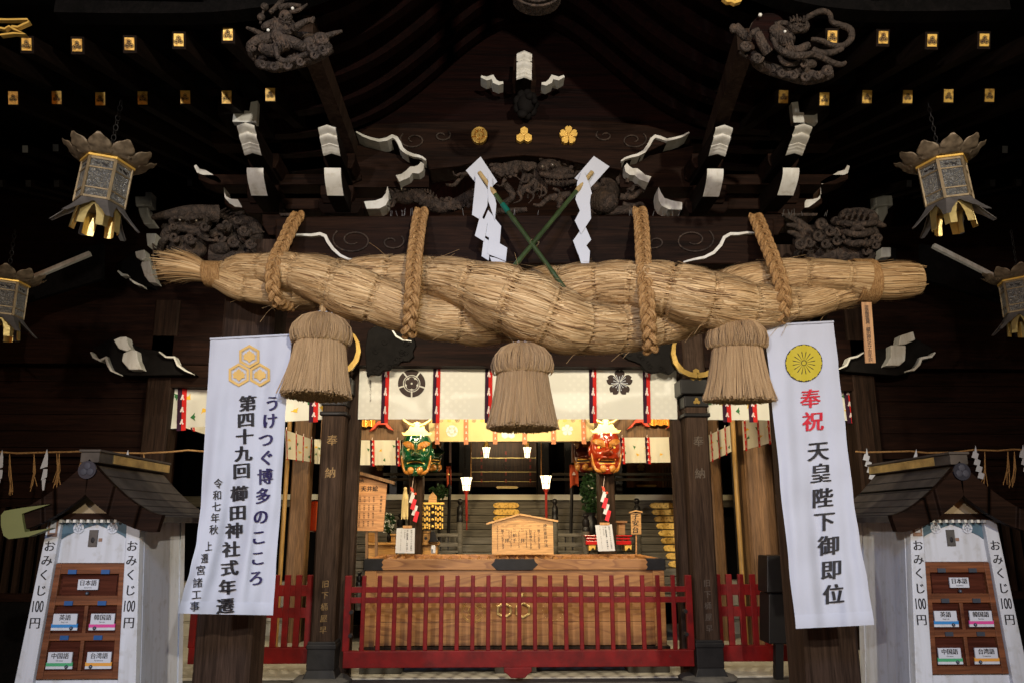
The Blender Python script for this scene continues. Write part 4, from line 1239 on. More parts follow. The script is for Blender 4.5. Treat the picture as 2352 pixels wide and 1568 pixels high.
st = thing('wooden_steps', (AX, 13.2, 0), 'wide grey wooden steps with gilt metal plates rising to the sanctuary', 'steps')
NS = 13
for i in range(NS):
    y = 14.1 - i * .16; z = 2.10 - i * .117
    k = MB(); k.box(AX - 2.95, AX + 2.95, y - .02, y + .2, z - .116, z - .004)
    s_ = part('step', k, M['step'], st, bev=.012)
    if i < 9:
        for cx, w in ((AX, .235), (AX + 2.77, .24), (AX - 2.77, .24)):
            k = MB()
            z1, z0 = z - .008, z - .112; zc_ = (z0 + z1) / 2
            pr = [(-w, zc_), (-w * .86, z1 - .012), (-w * .6, z1), (w * .6, z1), (w * .86, z1 - .012), (w, zc_), (w * .86, z0 + .012), (w * .6, z0), (-w * .6, z0), (-w * .86, z0 + .012)]
            k.prism([(cx + a, y - .045, b) for a, b in pr], (0, .023, 0))
            part('gilt_plate', k, M['cap_gold'], s_, bev=.010)
# railings with black finials in front of the steps
def finial_post(x, y0, y1, Y, w, lab):
    a, b = P(x, y0, Y), P(x, y1, Y); s = S(x, y0, Y)
    r = w / 2 * s
    t_ = thing('railing_post', (a.x, Y, b.z), lab, 'railing post', 'black finialed posts by the steps')
    H = a.z - b.z
    k = MB(); k.lathe([(r * .95, 0), (r * .95, H * .60), (r * 1.0, H * .62)], (a.x, Y, b.z), 16); part('post', k, M['step'], t_, 40)
    k = MB(); zt = b.z
    k.lathe([(r * 1.0, H * .62), (r * 1.05, H * .70), (r * .85, H * .72), (r * 1.02, H * .76), (r * .92, H * .86), (r * .5, H * .88), (r * .5, H * .90), (r * .9, H * .94), (r * .6, H * .985), (0, H)], (a.x, Y, zt), 16)
    part('finial', k, M['lacquer'], t_, 50)
finial_post(1057, 1143, 1290, 12.9, 15, 'railing post with black finial under the glowing lamp near the orange flag with gold crest')
finial_post(1274, 1143, 1290, 12.9, 15, 'railing post with black finial under the glowing lamp near the wider flag with pale crest')
finial_post(1345, 1177, 1290, 12.2, 18, 'thick railing post with black finial under the green shrub')
finial_post(922, 1177, 1290, 12.2, 20, 'thick railing post with black finial behind the cream fringe tassel')
finial_post(1462, 1142, 1290, 12.9, 16, 'railing post with black finial behind the small pole sign')
finial_post(826, 1310, 1400, 10.2, 14, 'short post with black finial between a tall pillar and the offering box corner')
def low_rail(x0, x1, lab):
    t_ = thing('low_railing', P((x0 + x1) / 2, 1290, 12.5), lab, 'railing')
    for y, h in ((1228, 8), (1250, 10), (1266, 5)):
        k = MB(); k.px([(x0, y - h / 2), (x1, y - h / 2), (x1, y + h / 2), (x0, y + h / 2)], 12.5, .06); part('rail', k, M['step'], t_, bev=.008)
    for f in (.3, .6):
        k = MB(); x = x0 + (x1 - x0) * f; k.px([(x - 1.5, 1232), (x + 1.5, 1232), (x + 1.5, 1266), (x - 1.5, 1266)], 12.52, .03); part('baluster', k, M['lacquer'], t_)
low_rail(995, 1052, 'grey low railing between the prayer sign and the gold strip stand')
low_rail(1282, 1338, 'grey low railing between the prayer sign and the red low table')
# =================================================================== THE GREAT STRAW ROPE
def interp(tb, x):
    if x <= tb[0][0]: return tb[0][1]
    for (a, p), (b, q) in zip(tb, tb[1:]):
        if x <= b:
            f = (x - a) / (b - a); f = f * f * (3 - 2 * f) * .5 + f * .5
            return p + (q - p) * f
    return tb[-1][1]
CY = [(490, 631), (560, 638), (700, 648), (850, 664), (1000, 686), (1150, 700), (1300, 708), (1420, 704), (1600, 694), (1700, 682), (1830, 666), (1960, 652), (2060, 648)]
AM = [(490, 4), (560, 24), (700, 32), (850, 37), (1000, 46), (1150, 50), (1300, 52), (1420, 50), (1600, 44), (1700, 40), (1830, 33), (1960, 20), (2060, 6)]
RA = [(490, 22), (560, 30), (700, 37), (850, 43), (1000, 49), (1150, 53), (1300, 55), (1420, 54), (1600, 47), (1700, 43), (1830, 38), (1960, 32), (2060, 30)]
YR = 5.74
rope = thing('shimenawa_rope', P(1260, 700, YR), 'huge twisted rice straw rope hanging across the front of the shrine', 'straw rope')
def strand_axis(x, ph):
    f = pi * (x - 560) / 430 + ph
    a = interp(AM, x)
    y = interp(CY, x) - a * cos(f)
    s = S(x, y, YR)
    return P(x, y, YR - 1.15 * a * sin(f) * s), s
def ring_mult(x, off, sp=86):
    f = ((x + 13 * sin((x - off) / 131.0) - off) / sp) % 1.0
    return .945 + .10 * sin(pi * f) ** .7 - .13 * exp(-((min(f, 1 - f)) / .035) ** 2) + .035 * exp(-((f - .93) / .05) ** 2)
def surf(x, ang, ph, off, lift=1.0):
    c, s = strand_axis(x, ph)
    c2, _ = strand_axis(x + 4, ph)
    t = (c2 - c).normalized()
    u = (Vector((0, 0, 1)) - t * t.z).normalized(); w = t.cross(u)
    f = pi * (x - 560) / 430 + ph
    r = interp(RA, x) * (1 + .40 * sin(f) ** 2) * ring_mult(x, off) * s * lift
    r *= 1 + .03 * sin(ang * 3 + x * .021) + .02 * sin(ang * 7 - x * .05)
    return c + (u * cos(ang) + w * sin(ang)) * r, s
for ph, off, x0, x1 in ((0, 520, 500, 1972), (pi, 562, 500, 1985)):
    k = MB(); n = 40
    xs = []
    x = x0
    while x <= x1: xs.append(x); x += 2.5
    vs, at, ln = [], [], 0
    for i, x in enumerate(xs):
        end = 1.0 if x < x1 - 60 else sqrt(max(.02, 1 - ((x - (x1 - 60)) / 61) ** 2)) if ph == 0 else 1
        c, s = strand_axis(x, ph)
        for j in range(n + 1):
            p, _ = surf(x, 2 * pi * j / n, ph, off, max(.05, end))
            vs.append(p); at.append((x * .0034 + (ring_mult(x, off) - .95) * 0, j / n + (x - x0) * .00016, int((x - off) // 86) * 1.7))
    fs = []
    for i in range(len(xs) - 1):
        for j in range(n):
            a = i * (n + 1) + j; fs.append((a, a + 1, a + n + 2, a + n + 1))
    k.add(vs, fs, 0, at)
    k.add([vs[j] for j in range(n)], [tuple(range(n))], 0, at[:n]); k.add(vs[-n - 1:-1], [tuple(range(n))], 0, at[-n - 1:-1])
    so = part('rope_strand', k, M['straw'], rope, 180)
    # loose straws lying on the strand
    k = MB()
    for q in range(4600):
        x = random.uniform(x0 + 5, x1 - 60); L = random.uniform(25, 95); a = random.uniform(0, 2 * pi)
        da = random.uniform(-.16, .16); w = random.uniform(.0012, .0028); r0, r1 = random.random() * 50, random.random() * 50
        l0 = random.uniform(1.0, 1.012); l1 = l0 + (random.uniform(.02, .13) if random.random() < .16 else random.uniform(0, .016))
        if random.random() < .35: x = off + 86 * round((x - off) / 86) + random.uniform(-6, 6)
        pts = []
        for i in range(5):
            f = i / 4; xx = min(x + L * f, x1 - 8)
            b = a + da * f
            lf = (l0 + (l1 - l0) * f ** 2) * (1.004 + (.006 * sin(pi * f)))
            p1, s = surf(xx, b - w / .15, ph, off, lf); p2, s = surf(xx, b + w / .15, ph, off, lf)
            pts += [p1, p2]
        k.add(pts, [(2 * i, 2 * i + 1, 2 * i + 3, 2 * i + 2) for i in range(4)], 0, [(r0, r1, 0)] * 10)
    part('loose_straw', k, M['straw'], so, kind='stuff')
# bound ends
def wrap(x0, x1, cyf, rad, name, lean=0):
    k = MB(); turns = 11; pts = []
    for i in range(turns * 18 + 1):
        f = i / (turns * 18); a = i / 18 * 2 * pi; x = x0 + (x1 - x0) * f
        c = P(x, cyf(x), YR); s = S(x, cyf(x), YR); r = rad(x) * s
        pts.append(c + Vector((lean * s * cos(a), sin(a) * r, cos(a) * r)))
    k.tube(pts, abs(x1 - x0) * S(x0, cyf(x0), YR) / turns * .62, 6, att=.1)
    return part(name, k, M['jute'], rope, 60)
wrap(468, 512, lambda x: 628 + (x - 468) * .14, lambda x: 27 + (x - 468) * .12, 'binding_cord', -4)
wrap(1958, 2004, lambda x: 647, lambda x: 50, 'binding_cord', -3)
k = MB()
k.tube([P(1950, 650, YR), P(2000, 648, YR), P(2050, 645, YR), P(2085, 643, YR), P(2108, 642, YR)], [.138, .140, .150, .142, .118], 28, att=.3)
for q in range(900):
    a = random.uniform(0, 2 * pi); x = random.uniform(1985, 2060); L = random.uniform(35, 62); r0, r1 = random.random() * 50, random.random() * 50
    rr = random.uniform(.4, 1.0); pts = []
    for i in range(5):
        f = i / 4; xx = x + L * f
        r = interp([(1985, 44), (2050, 48), (2085, 45), (2125, 37)], xx) * rr * 1.02
        c = P(xx, 647 - (xx - 1985) * .04, YR); s = S(xx, 645, YR)
        for d in (-.02, .02): pts.append(c + Vector((0, sin(a + d) * r * s, cos(a + d) * r * s)))
    k.add(pts, [(2 * i, 2 * i + 1, 2 * i + 3, 2 * i + 2) for i in range(4)], 0, [(r0, r1, 0)] * 10)
part('cut_end', k, M['straw'], rope)
k = MB()                                                # frayed left end
for q in range(900):
    a = random.uniform(0, 2 * pi); rr = sqrt(random.random()); L = random.uniform(45, 118); r0, r1 = random.random() * 50, random.random() * 50
    dr = random.uniform(-.25, .25); pts = []
    for i in range(6):
        f = i / 5; xx = 478 - L * f
        r = (22 + 20 * f + 26 * f * f * dr) * rr
        c = P(xx, 627 - 16 * f - 6 * sin(f * 2), YR + .04 * f); s = S(xx, 620, YR)
        w = .055 * (1 - .8 * f) / max(.3, rr)
        for d in (-w, w): pts.append(c + Vector((0, sin(a + d) * r * s, cos(a + d) * r * s - .02 * f * f * (1 + dr))))
    k.add(pts, [(2 * i, 2 * i + 1, 2 * i + 3, 2 * i + 2) for i in range(5)], 0, [(r0, r1, 0)] * 12)
k.tube([P(480, 628, YR), P(440, 618, YR), P(405, 612, YR)], [.07, .055, .01], 14, att=.3)
part('frayed_end', k, M['straw'], rope)
k = MB()
for q in range(420):                                    # loose stalks standing off the strands
    ph, off = random.choice(((0, 520), (pi, 562)))
    x = random.uniform(540, 1930); a = random.uniform(0, 2 * pi)
    p0, s_ = surf(x, a, ph, off, .98); p1, _ = surf(x, a, ph, off, 1.2)
    n_ = (p1 - p0).normalized(); tg = (surf(x + 8, a, ph, off, .98)[0] - p0).normalized() * random.choice((-1, 1))
    L = random.uniform(.05, .17); up = random.uniform(.08, .45)
    k.tube([p0, p0 + tg * L * .5 + n_ * L * up * .35, p0 + tg * L + n_ * L * up - Vector((0, 0, L * .12))], .0015, 3, att=random.random() * 30)
part('stray_straw', k, M['straw'], rope, kind='stuff')

# plaited ropes that carry it
def braid(pts, w, label, name='plaited_rope'):
    Q = [P(x, y, Y) for x, y, Y in pts]
    for _ in range(3):
        q = [Q[0]]
        for a, b in zip(Q, Q[1:]): q += [a.lerp(b, .25), a.lerp(b, .75)]
        q.append(Q[-1]); Q = q
    # resample
    L = [0]
    for a, b in zip(Q, Q[1:]): L.append(L[-1] + (b - a).length)
    n = int(L[-1] / .006); R = []; j = 0
    for i in range(n + 1):
        d = L[-1] * i / n
        while j < len(L) - 2 and L[j + 1] < d: j += 1
        R.append(Q[j].lerp(Q[j + 1], (d - L[j]) / max(1e-9, L[j + 1] - L[j])))
    s = S(pts[1][0], pts[1][1], pts[1][2]); w *= s
    t_ = thing(name, Q[-1], label, 'plaited rope', 'plaited ropes holding the straw rope')
    for ph in range(3):
        k = MB(); path = []
        for i, c in enumerate(R):
            t0 = (R[min(n, i + 1)] - R[max(0, i - 1)]).normalized()
            r = Vector((1, 0, 0)); r = (r - t0 * r.dot(t0)).normalized(); o = t0.cross(r)
            f = L[-1] * i / n / (w * 3.1) * 2 * pi + ph * 2 * pi / 3
            path.append(c + r * (w * .44 * sin(f)) + o * (w * .26 * sin(2 * f)))
        # each strand is two cords side by side
        for sgn in (-1, 1):
            pp = []
            for i, c in enumerate(path):
                t0 = (path[min(n, i + 1)] - path[max(0, i - 1)]).normalized()
                r = Vector((0, 1, 0)); r = t0.cross(r).normalized()
                pp.append(c + r * sgn * w * .115)
            k.tube(pp, w * .165, 8, att=ph * 3 + sgn + 1.1)
        part('rope_strand', k, M['jute'], t_, 180)
    return t_
braid([(687, 493, 5.96), (683, 497, 5.90), (672, 512, 5.83), (655, 552, 5.72), (634, 592, 5.57), (625, 625, 5.50), (626, 662, 5.48), (634, 690, 5.53), (650, 702, 5.68), (664, 704, 5.8)], 23, 'plaited jute rope slanting nearest the frayed brush end of the straw rope')
braid([(969, 484, 5.96), (967, 490, 5.90), (963, 506, 5.83), (957, 550, 5.68), (951, 596, 5.50), (949, 640, 5.42), (946, 690, 5.40), (941, 740, 5.44), (938, 762, 5.52), (940, 768, 5.6)], 24.5, 'upright plaited jute rope beside the wand with the green tape')
braid([(1469, 483, 5.96), (1470, 489, 5.90), (1473, 506, 5.83), (1476, 560, 5.66), (1478, 605, 5.52), (1483, 660, 5.46), (1488, 720, 5.40), (1492, 770, 5.44), (1494, 798, 5.52), (1494, 804, 5.6)], 24.5, 'upright plaited jute rope beside the wand with the plain green pole')
braid([(1735, 498, 5.96), (1738, 503, 5.90), (1744, 516, 5.83), (1757, 550, 5.73), (1775, 592, 5.60), (1789, 630, 5.53), (1799, 665, 5.49), (1803, 700, 5.5), (1798, 726, 5.56), (1786, 736, 5.66)], 24, 'plaited jute rope slanting above the chrysanthemum banner near the bound rope end')

# straw tassels
def tassel():
    t_ = thing('straw_tassel', (0, 0, 0), '', 'straw tassel', 'straw tassels under the great rope')
    k = MB()
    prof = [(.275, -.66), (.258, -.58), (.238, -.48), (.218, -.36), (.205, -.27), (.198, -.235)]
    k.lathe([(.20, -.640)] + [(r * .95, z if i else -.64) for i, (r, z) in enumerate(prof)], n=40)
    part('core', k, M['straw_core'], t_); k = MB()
    for q in range(820):
        a = random.uniform(0, 2 * pi); r0, r1 = random.random() * 50, random.random() * 50; d = random.uniform(.93, 1.05); dz = random.uniform(-.012, .014)
        fl = random.uniform(.0, .05) if random.random() < .03 else random.uniform(-.01, .012)
        da = random.uniform(-.08, .08)
        k.tube([((r * d + fl * f * f) * cos(a + da * f), (r * d + fl * f * f) * sin(a + da * f), z + (dz if f > .9 else 0)) for f, (r, z) in zip((1, .8, .55, .3, .1, 0), prof)], [q_ * random.uniform(.7, 1.5) for q_ in (.0058, .0058, .0054, .0048, .004, .0034)], 4, att=r0)
    part('skirt', k, M['straw2'], t_, 60)
    k = MB()
    for q in range(900):
        a = random.uniform(0, 2 * pi); r = .285 * sqrt(random.random()); r *= .96; z = -.662 - random.uniform(-.006, .020) - .012 * (1 - r / .28)
        k.tube([(r * cos(a), r * sin(a), -.63), (r * cos(a) * 1.01, r * sin(a) * 1.01, z)], random.uniform(.004, .007), 5, att=random.random() * 40)
    part('cut_ends', k, M['straw_cut'], t_)
    k = MB()
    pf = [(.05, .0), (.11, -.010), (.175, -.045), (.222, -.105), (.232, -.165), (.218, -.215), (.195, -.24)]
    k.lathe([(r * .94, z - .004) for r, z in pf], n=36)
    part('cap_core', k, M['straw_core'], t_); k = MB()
    for q in range(640):
        a = random.uniform(0, 2 * pi); r0 = random.random() * 50; d = random.uniform(.97, 1.035); da = random.uniform(-.05, .05)
        fl = random.uniform(.0, .05) if random.random() < .12 else 0
        k.tube([((r * d + fl * i / 6) * cos(a + da * i), (r * d + fl * i / 6) * sin(a + da * i), z * d) for i, (r, z) in enumerate(pf)], .0036 * random.uniform(.8, 1.7), 4, att=r0)
    part('folded_cap', k, M['straw2'], t_, 60)
    k = MB()
    k.tube([(.203 * cos(i * pi / 18), .203 * sin(i * pi / 18), -.238 + .004 * sin(i)) for i in range(37)], .010, 6, att=.3)
    for q in range(160):
        a = random.uniform(0, 2 * pi); k.tube([(.195 * cos(a), .195 * sin(a), -.215), (.22 * cos(a), .22 * sin(a), -.24), (.226 * cos(a), .226 * sin(a), -.225)], .005, 4, att=random.random() * 30)
    k.tube([(0, 0, -.02), (0, .01, .12)], .03, 8, att=.2)
    part('binding', k, M['straw'], t_)
    k = MB(); k.tube([(.085 * cos(i * pi / 14), .085 * sin(i * pi / 14), -.004 + .012 * cos(i * 2)) for i in range(29)], .0035, 5)
    part('white_cord', k, M['paper'], t_)
    return t_
ts = tassel()
ts.scale = (.86, .86, .92); ts.location = P(1200, 790, 5.55); ts['label'] = 'lowest straw tassel, hanging in front of the white curtain between its dark crests'
def fix_children(o):
    return o
b = dup(ts, P(742, 722, 5.62), 'straw tassel overlapping the edge of the banner with the hexagon crest', rotz=1.0); b.rotation_euler = (radians(1), radians(1.5), 1.0)
b = dup(ts, P(1690, 732, 5.62), 'straw tassel overlapping the edge of the banner with the chrysanthemum crest', rotz=2.2); b.rotation_euler = (radians(-2), radians(-3.5), 2.2)

# crossed bamboo wands with white paper
def wand(a, b, plate, segs, label, tape=None, Ya=5.86, Yb=5.62):
    A, B = P(a[0], a[1], Ya), P(b[0], b[1], Yb)
    t_ = thing('paper_wand', B, label, 'paper wand', 'crossed paper wands')
    s = S(a[0], a[1], Ya); k = MB(); n = 40; pts, rr = [], []
    nodes = (.17, .42, .66, .88)
    for i in range(n + 1):
        f = i / n; pts.append(A.lerp(B, f))
        rr.append(5.2 * s * (1 + .22 * sum(exp(-((f - q) / .012) ** 2) for q in nodes)))
    j = int(n * (.22))
    k.tube(pts[:j + 1], rr[:j + 1], 12, 1); k.tube(pts[j:], rr[j:], 12, 0)
    po = part('bamboo_pole', k, [M['bamboo'], M['bamboo_tip']], t_, 50)
    if tape:
        k = MB(); k.tube([A.lerp(B, tape[0]), A.lerp(B, tape[1])], 6.4 * s, 14); part('green_tape', k, M['teal'], po, 50)
    k = MB(); k.px(plate, Ya + .02, .004); part('paper_plate', k, M['paper'], t_)
    k = MB()
    for i, sg in enumerate(segs):
        ys = Ya - .05 - .007 * (i % 3); mx, my = sum(q[0] for q in sg) / len(sg), sum(q[1] for q in sg) / len(sg)
        sg = [(mx + (x - mx) * 1.10, my + (y - my) * 1.13) for x, y in sg]
        p = [P(x, y, ys) for x, y in sg]
        k.prism(p, (0, .002, 0))
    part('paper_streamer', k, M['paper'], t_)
wand((1101, 397), (1296, 662), [(1104, 360), (1142, 418), (1112, 446), (1070, 392)],
     [[(1095, 403), (1120, 441), (1118, 472), (1105, 501), (1086, 490)], [(1125, 405), (1139, 468), (1136, 501), (1122, 461), (1121, 430)], [(1103, 499), (1118, 513), (1112, 552), (1092, 540)], [(1122, 487), (1149, 520), (1146, 556), (1112, 537), (1114, 505)],
      [(1112, 548), (1126, 558), (1122, 596), (1107, 587)], [(1125, 549), (1163, 570), (1160, 597), (1121, 582)], [(1127, 592), (1161, 599), (1158, 609), (1165, 628), (1137, 618)]],
     'bamboo paper wand with a band of green tape below its paper plate', (.29, .36), 5.78, 5.50)
wand((1360, 396), (1166, 630), [(1364, 359), (1400, 383), (1356, 432), (1320, 410)],
     [[(1339, 393), (1352, 424), (1358, 444), (1340, 462), (1324, 455), (1327, 420)], [(1323, 458), (1334, 485), (1353, 472), (1356, 448), (1345, 460)], [(1322, 506), (1334, 484), (1354, 472), (1356, 502), (1335, 533)], [(1318, 553), (1342, 520), (1356, 551), (1329, 582)], [(1329, 582), (1342, 561), (1354, 578), (1352, 609), (1341, 621)], [(1341, 619), (1352, 606), (1351, 630), (1342, 648)]],
     'bamboo paper wand with an untaped green pole and a narrow paper zigzag', None, 5.80, 5.53)
k = MB(); c = P(1227, 560, 5.62); k.tube([c + Vector((.035 * cos(i * 1.1), .04 * sin(i * 2.1), .03 * sin(i * 1.1))) for i in range(24)], .004, 4)
solo('straw_knot', k, M['bronze'], 'small brown cord tying the two bamboo poles where they cross', 'cord')
k = MB(); k.px([(1979, 694), (2002, 694), (2012, 833), (1988, 833)], 5.60, .012)
tg = thing('wooden_tag', P(1996, 833, 5.6), 'narrow cedar tag with brushed writing hanging under the bound end of the rope', 'wooden tag')
part('board', k, M['tag'], tg, bev=.002)
k = MB(); column_text(k, '清道旗振興 櫛田神社氏子青年会', 1990.5, 706, 824, 10.5, pxfn(5.599), dx=9); part('writing', k, M['ink'], tg)

# =================================================================== BANNERS
def banner(le, ri, yt, yb, label, dep, waves, write, Yb=5.68):
    """le/ri: edge curves x(y); dep(u,v): how far the cloth stands forward"""
    def at(u, v, l=0):
        y = yt[0] + (yt[1] - yt[0]) * u + ((yb[0] - yt[0]) * (1 - u) + (yb[1] - yt[1]) * u) * v
        yy = yt[0] + (yb[0] - yt[0]) * v
        x = interp(le, yy) * (1 - u) + interp(ri, yy) * u
        return P(x, y, Yb - dep(u, v) - waves(u, v) - l)
    t_ = thing('cloth_banner', at(.5, 1), label, 'banner', 'white banners on the front pillars')
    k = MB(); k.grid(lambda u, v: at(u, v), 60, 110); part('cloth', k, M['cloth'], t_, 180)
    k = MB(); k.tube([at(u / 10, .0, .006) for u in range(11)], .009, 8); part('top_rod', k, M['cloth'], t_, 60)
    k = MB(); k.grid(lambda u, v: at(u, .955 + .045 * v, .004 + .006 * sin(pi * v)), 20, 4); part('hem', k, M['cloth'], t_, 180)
    def fn(x, y, l=0):
        yy = y
        xl, xr = interp(le, yy), interp(ri, yy)
        u = (x - xl) / (xr - xl)
        yt_, yb_ = yt[0] + (yt[1] - yt[0]) * u, yb[0] + (yb[1] - yb[0]) * u
        v = (y - yt_) / (yb_ - yt_)
        return at(u, v, .011 + l + (.010 if v > .945 else 0))
    write(t_, fn)
    return t_
def w_left(t_, fn):
    k = MB(); stamp(k, mon_hex3(), 573, 846, 54, fn, (0, 0, 0)); part('crest', k, M['yellow_ink'], t_)
    k = MB()
    for ch, x, y in zip('うけつぐ博多のこころ', (626, 620, 611, 612, 609, 604, 599, 594, 592, 588), (925, 965, 1008, 1050, 1093, 1137, 1185, 1232, 1280, 1326)): put(k, ch, x, y, 36, 38, fn, 0, .045, .1)
    part('navy_writing', k, M['navy'], t_)
    k = MB()
    for ch, x, y in zip('第四十九回櫛田神社式年遷', (569, 565, 562, 559, 555, 550, 546, 538, 531, 527, 522, 517), (925, 963, 1001, 1040, 1080, 1132, 1176, 1217, 1260, 1303, 1347, 1390)): put(k, ch, x, y, 41, 38, fn, 0, .05, .1)
    part('black_writing', k, M['ink'], t_)
    k = MB()
    for ch, x, y in zip('令和七年秋上遷宮諸工事', (501, 499, 497, 494, 491, 479, 470, 461, 454, 451, 447), (1109, 1136, 1162, 1188, 1215, 1253, 1281, 1308, 1337, 1364, 1391)): put(k, ch, x, y, 21 if y < 1220 else (17 if y < 1300 else 23), 24, fn, 0, .02, .08)
    part('small_black_writing', k, M['ink'], t_)
banner([(778, 483), (850, 479), (960, 472), (1150, 462), (1240, 452), (1310, 436), (1360, 421), (1408, 408)], [(778, 671), (900, 660), (960, 655), (1150, 645), (1300, 634), (1412, 627)], (779, 769), (1408, 1412),
       'white banner with gold hexagon crest and three columns of writing, lower corner curling out',
       lambda u, v: .10 * v + .38 * (1 - u) ** 2 * max(0, v - .55) ** 1.3 * 1.6, lambda u, v: (.020 * sin(u * 9 + v * 1.5) + .013 * sin(u * 17 - v * 3) + .006 * sin(u * 31 + v * 9)) * (.3 + v) + .004 * sin(v * 40 + u * 3) * exp(-((v - .5) / .5) ** 2) + .012 * exp(-((u - .62 - .05 * v) / .05) ** 2), w_left)
def w_right(t_, fn):
    k = MB()
    for j in range(6): k.add([fn(1846 + 42.7 * r * cos(i * pi / 24), 833 + 42.7 * r * sin(i * pi / 24), 0) for r in (j / 6 + .001, (j + 1) / 6) for i in range(48)], [(i, (i + 1) % 48, 48 + (i + 1) % 48, 48 + i) for i in range(48)])
    part('crest_lines', k, M['ink'], t_)
    k = MB(); stamp(k, mon_kiku(), 1846, 833, 42, fn, (0, 0), .004); part('crest', k, M['kiku'], t_)
    k = MB(); put(k, '奉', 1861, 914, 48, 46, fn, 0, .03, .08); put(k, '祝', 1867, 966, 50, 47, fn, 0, .03, .08); part('red_writing', k, M['red_ink'], t_)
    k = MB()
    for ch, x, y in zip('天皇陛下御即位', (1879, 1885, 1889, 1893, 1903, 1909, 1914), (1034, 1085, 1142, 1196, 1251, 1307, 1363)): put(k, ch, x, y, 50, 48, fn, 0, .036, .1)
    part('black_writing', k, M['ink'], t_)
banner([(742, 1755), (900, 1771), (1100, 1791), (1300, 1812), (1443, 1828)], [(742, 1914), (850, 1926), (1000, 1943), (1150, 1960), (1250, 1975), (1350, 1994), (1443, 2008)], (747, 739), (1443, 1434),
       'white banner with gold chrysanthemum crest and red and black writing on a pillar',
       lambda u, v: .12 * v + .12 * u * max(0, v - .6), lambda u, v: (.016 * sin(u * 8 + v) + .010 * sin(u * 15 - v * 2) + .005 * sin(u * 29 + v * 7)) * (.3 + v) + .004 * sin(v * 37 + u * 4), w_right)

# =================================================================== CURTAINS
def curtain(label, TL, TR, BR, BL, YL, Y_R, base, ribbons, prints, group='curtains under the eaves', wave=.02, ribw=.035, name='entrance_curtain', ribmats=('purple', 'red'), ties=True, hang=1.05, nw=7):
    def at(u, v, l=0):
        x = (TL[0] * (1 - u) + TR[0] * u) * (1 - v) + (BL[0] * (1 - u) + BR[0] * u) * v
        y = (TL[1] * (1 - u) + TR[1] * u) * (1 - v) + (BL[1] * (1 - u) + BR[1] * u) * v
        return P(x, y, YL + (Y_R - YL) * u - wave * sin(u * nw * pi) * (.4 + .6 * v) - .4 * wave * sin(u * nw * 2.7 * pi + 1) * v - l)
    t_ = thing(name, at(.5, 1), label, 'curtain', group)
    k = MB(); k.grid(at, 60, 10)
    mats = [M[base], M['leaf_ink'], M['green_ink'], M['ink']]
    if prints == 'leaf':
        W_ = ((TR[0] - TL[0]) ** 2) ** .5
        n = max(3, int(abs(W_) / 26)); i = 0
        asp = abs(BL[1] - TL[1]) / max(20, abs(W_))
        for a in range(n):
            for b_ in range(2):
                u = (a + .5 + .15 * (b_ - .5)) / n; v = .36 + .36 * b_ + .08 * ((a * 7) % 3 - 1)
                i += 1
                if (a + b_) % 2 and n > 4 and (a * 5 + b_) % 3 == 0: continue
                r = .042
                ang = radians((a * 67 + b_ * 130) % 360)
                lf = [(0, -.2), (.6, .5), (1, .9), (.35, .75), (0, .95), (-.35, .7), (-1, .85), (-.55, .45)]
                k.poly([at(u + (x * cos(ang) - y * sin(ang)) * r * asp * 2.1, v + (x * sin(ang) + y * cos(ang)) * r * 2.1, .005) for x, y in lf], 1 + (a + b_) % 2)
        k.grid(lambda u, v: at(u, .085 + .012 * v, .003), 60, 1, 3 if 0 else 0)
    part('cloth', k, mats, t_, 180)
    for f in ribbons:
        k = MB()
        for h, mi in ((0, 0), (1, 1)):
            k.grid(lambda u, v: at(f + ribw * (u + h - 1), v * hang, .010 + .004 * h), 2, 12, mi)
        for i in range(4):
            v = .16 + .24 * i
            for dx, dy, r in ((0, 0, .30), (.22, .035, .2), (-.2, .03, .2), (.05, -.035, .22)):
                k.poly([at(f + ribw * (.05 + dx * 1.2 + r * cos(a * pi / 3)), v + dy + .10 * r * sin(a * pi / 3), .019) for a in range(6)], 2)
        part('ribbon', k, [M[ribmats[0]], M[ribmats[1]], M['motif']], t_)
    if ties:
        k = MB()
        for f in ribbons:
            k.tube([at(f, .02, .012), at(f - .004, -.05, .012), at(f + .004, -.10, 0)], .006, 5)
        part('tie_string', k, M['motif'], t_)
    return t_, at
nt_, nat = curtain('large white curtain with two dark round crests and red ribbons over the entrance', (828, 786), (1552, 786), (1556, 962), (822, 962), YI + .12, YI + .12, 'noren', (.083, .244, .408, .575, .736, .905), None, wave=.012, ribw=.0115, ties=False, nw=9)
def nfn(x, y, l=0):
    v = (y - 786) / 176; xl, xr = 828 - 6 * v, 1552 + 4 * v
    return nat((x - xl) / (xr - xl), v, .006 + l)
k = MB(); stamp(k, mon_mokko(), 945.5, 880, 31.5, nfn, (0, 0, 0)); part('round_crest', k, M['crest_ink'], nt_)
k = MB(); stamp(k, mon_sakura(), 1423, 878, 30.5, nfn, (0, 1, 0)); part('cherry_crest', k, [M['crest_ink'], M['paper']], nt_)
k = MB(); column_text(k, '株式会社サイバービーイング', 851, 874, 920, 4.6, nfn, bold=.02); part('small_writing', k, M['crest_ink'], nt_)
k = MB(); k.tube([nat(u / 40, .15 + .035 * abs(sin(u * .39)), .006) for u in range(41)], .0022, 4); part('hem_cord', k, M['bronze_grey'], nt_)
curtain('ivory leaf print curtain under the eaves, partly behind the hexagon crest banner', (373, 865), (748, 862), (746, 962), (369, 985), YI + .02, YI + .12, 'leafcloth', (.125, .46, .93), 'leaf', ribw=.028, ties=False)
curtain('ivory leaf print curtain under the eaves, partly behind the chrysanthemum banner', (1615, 865), (1978, 857), (1993, 966), (1618, 963), YI + .12, YI + .02, 'leafcloth', (.14, .30, .44, .90), 'leaf', ribw=.026, ties=False)
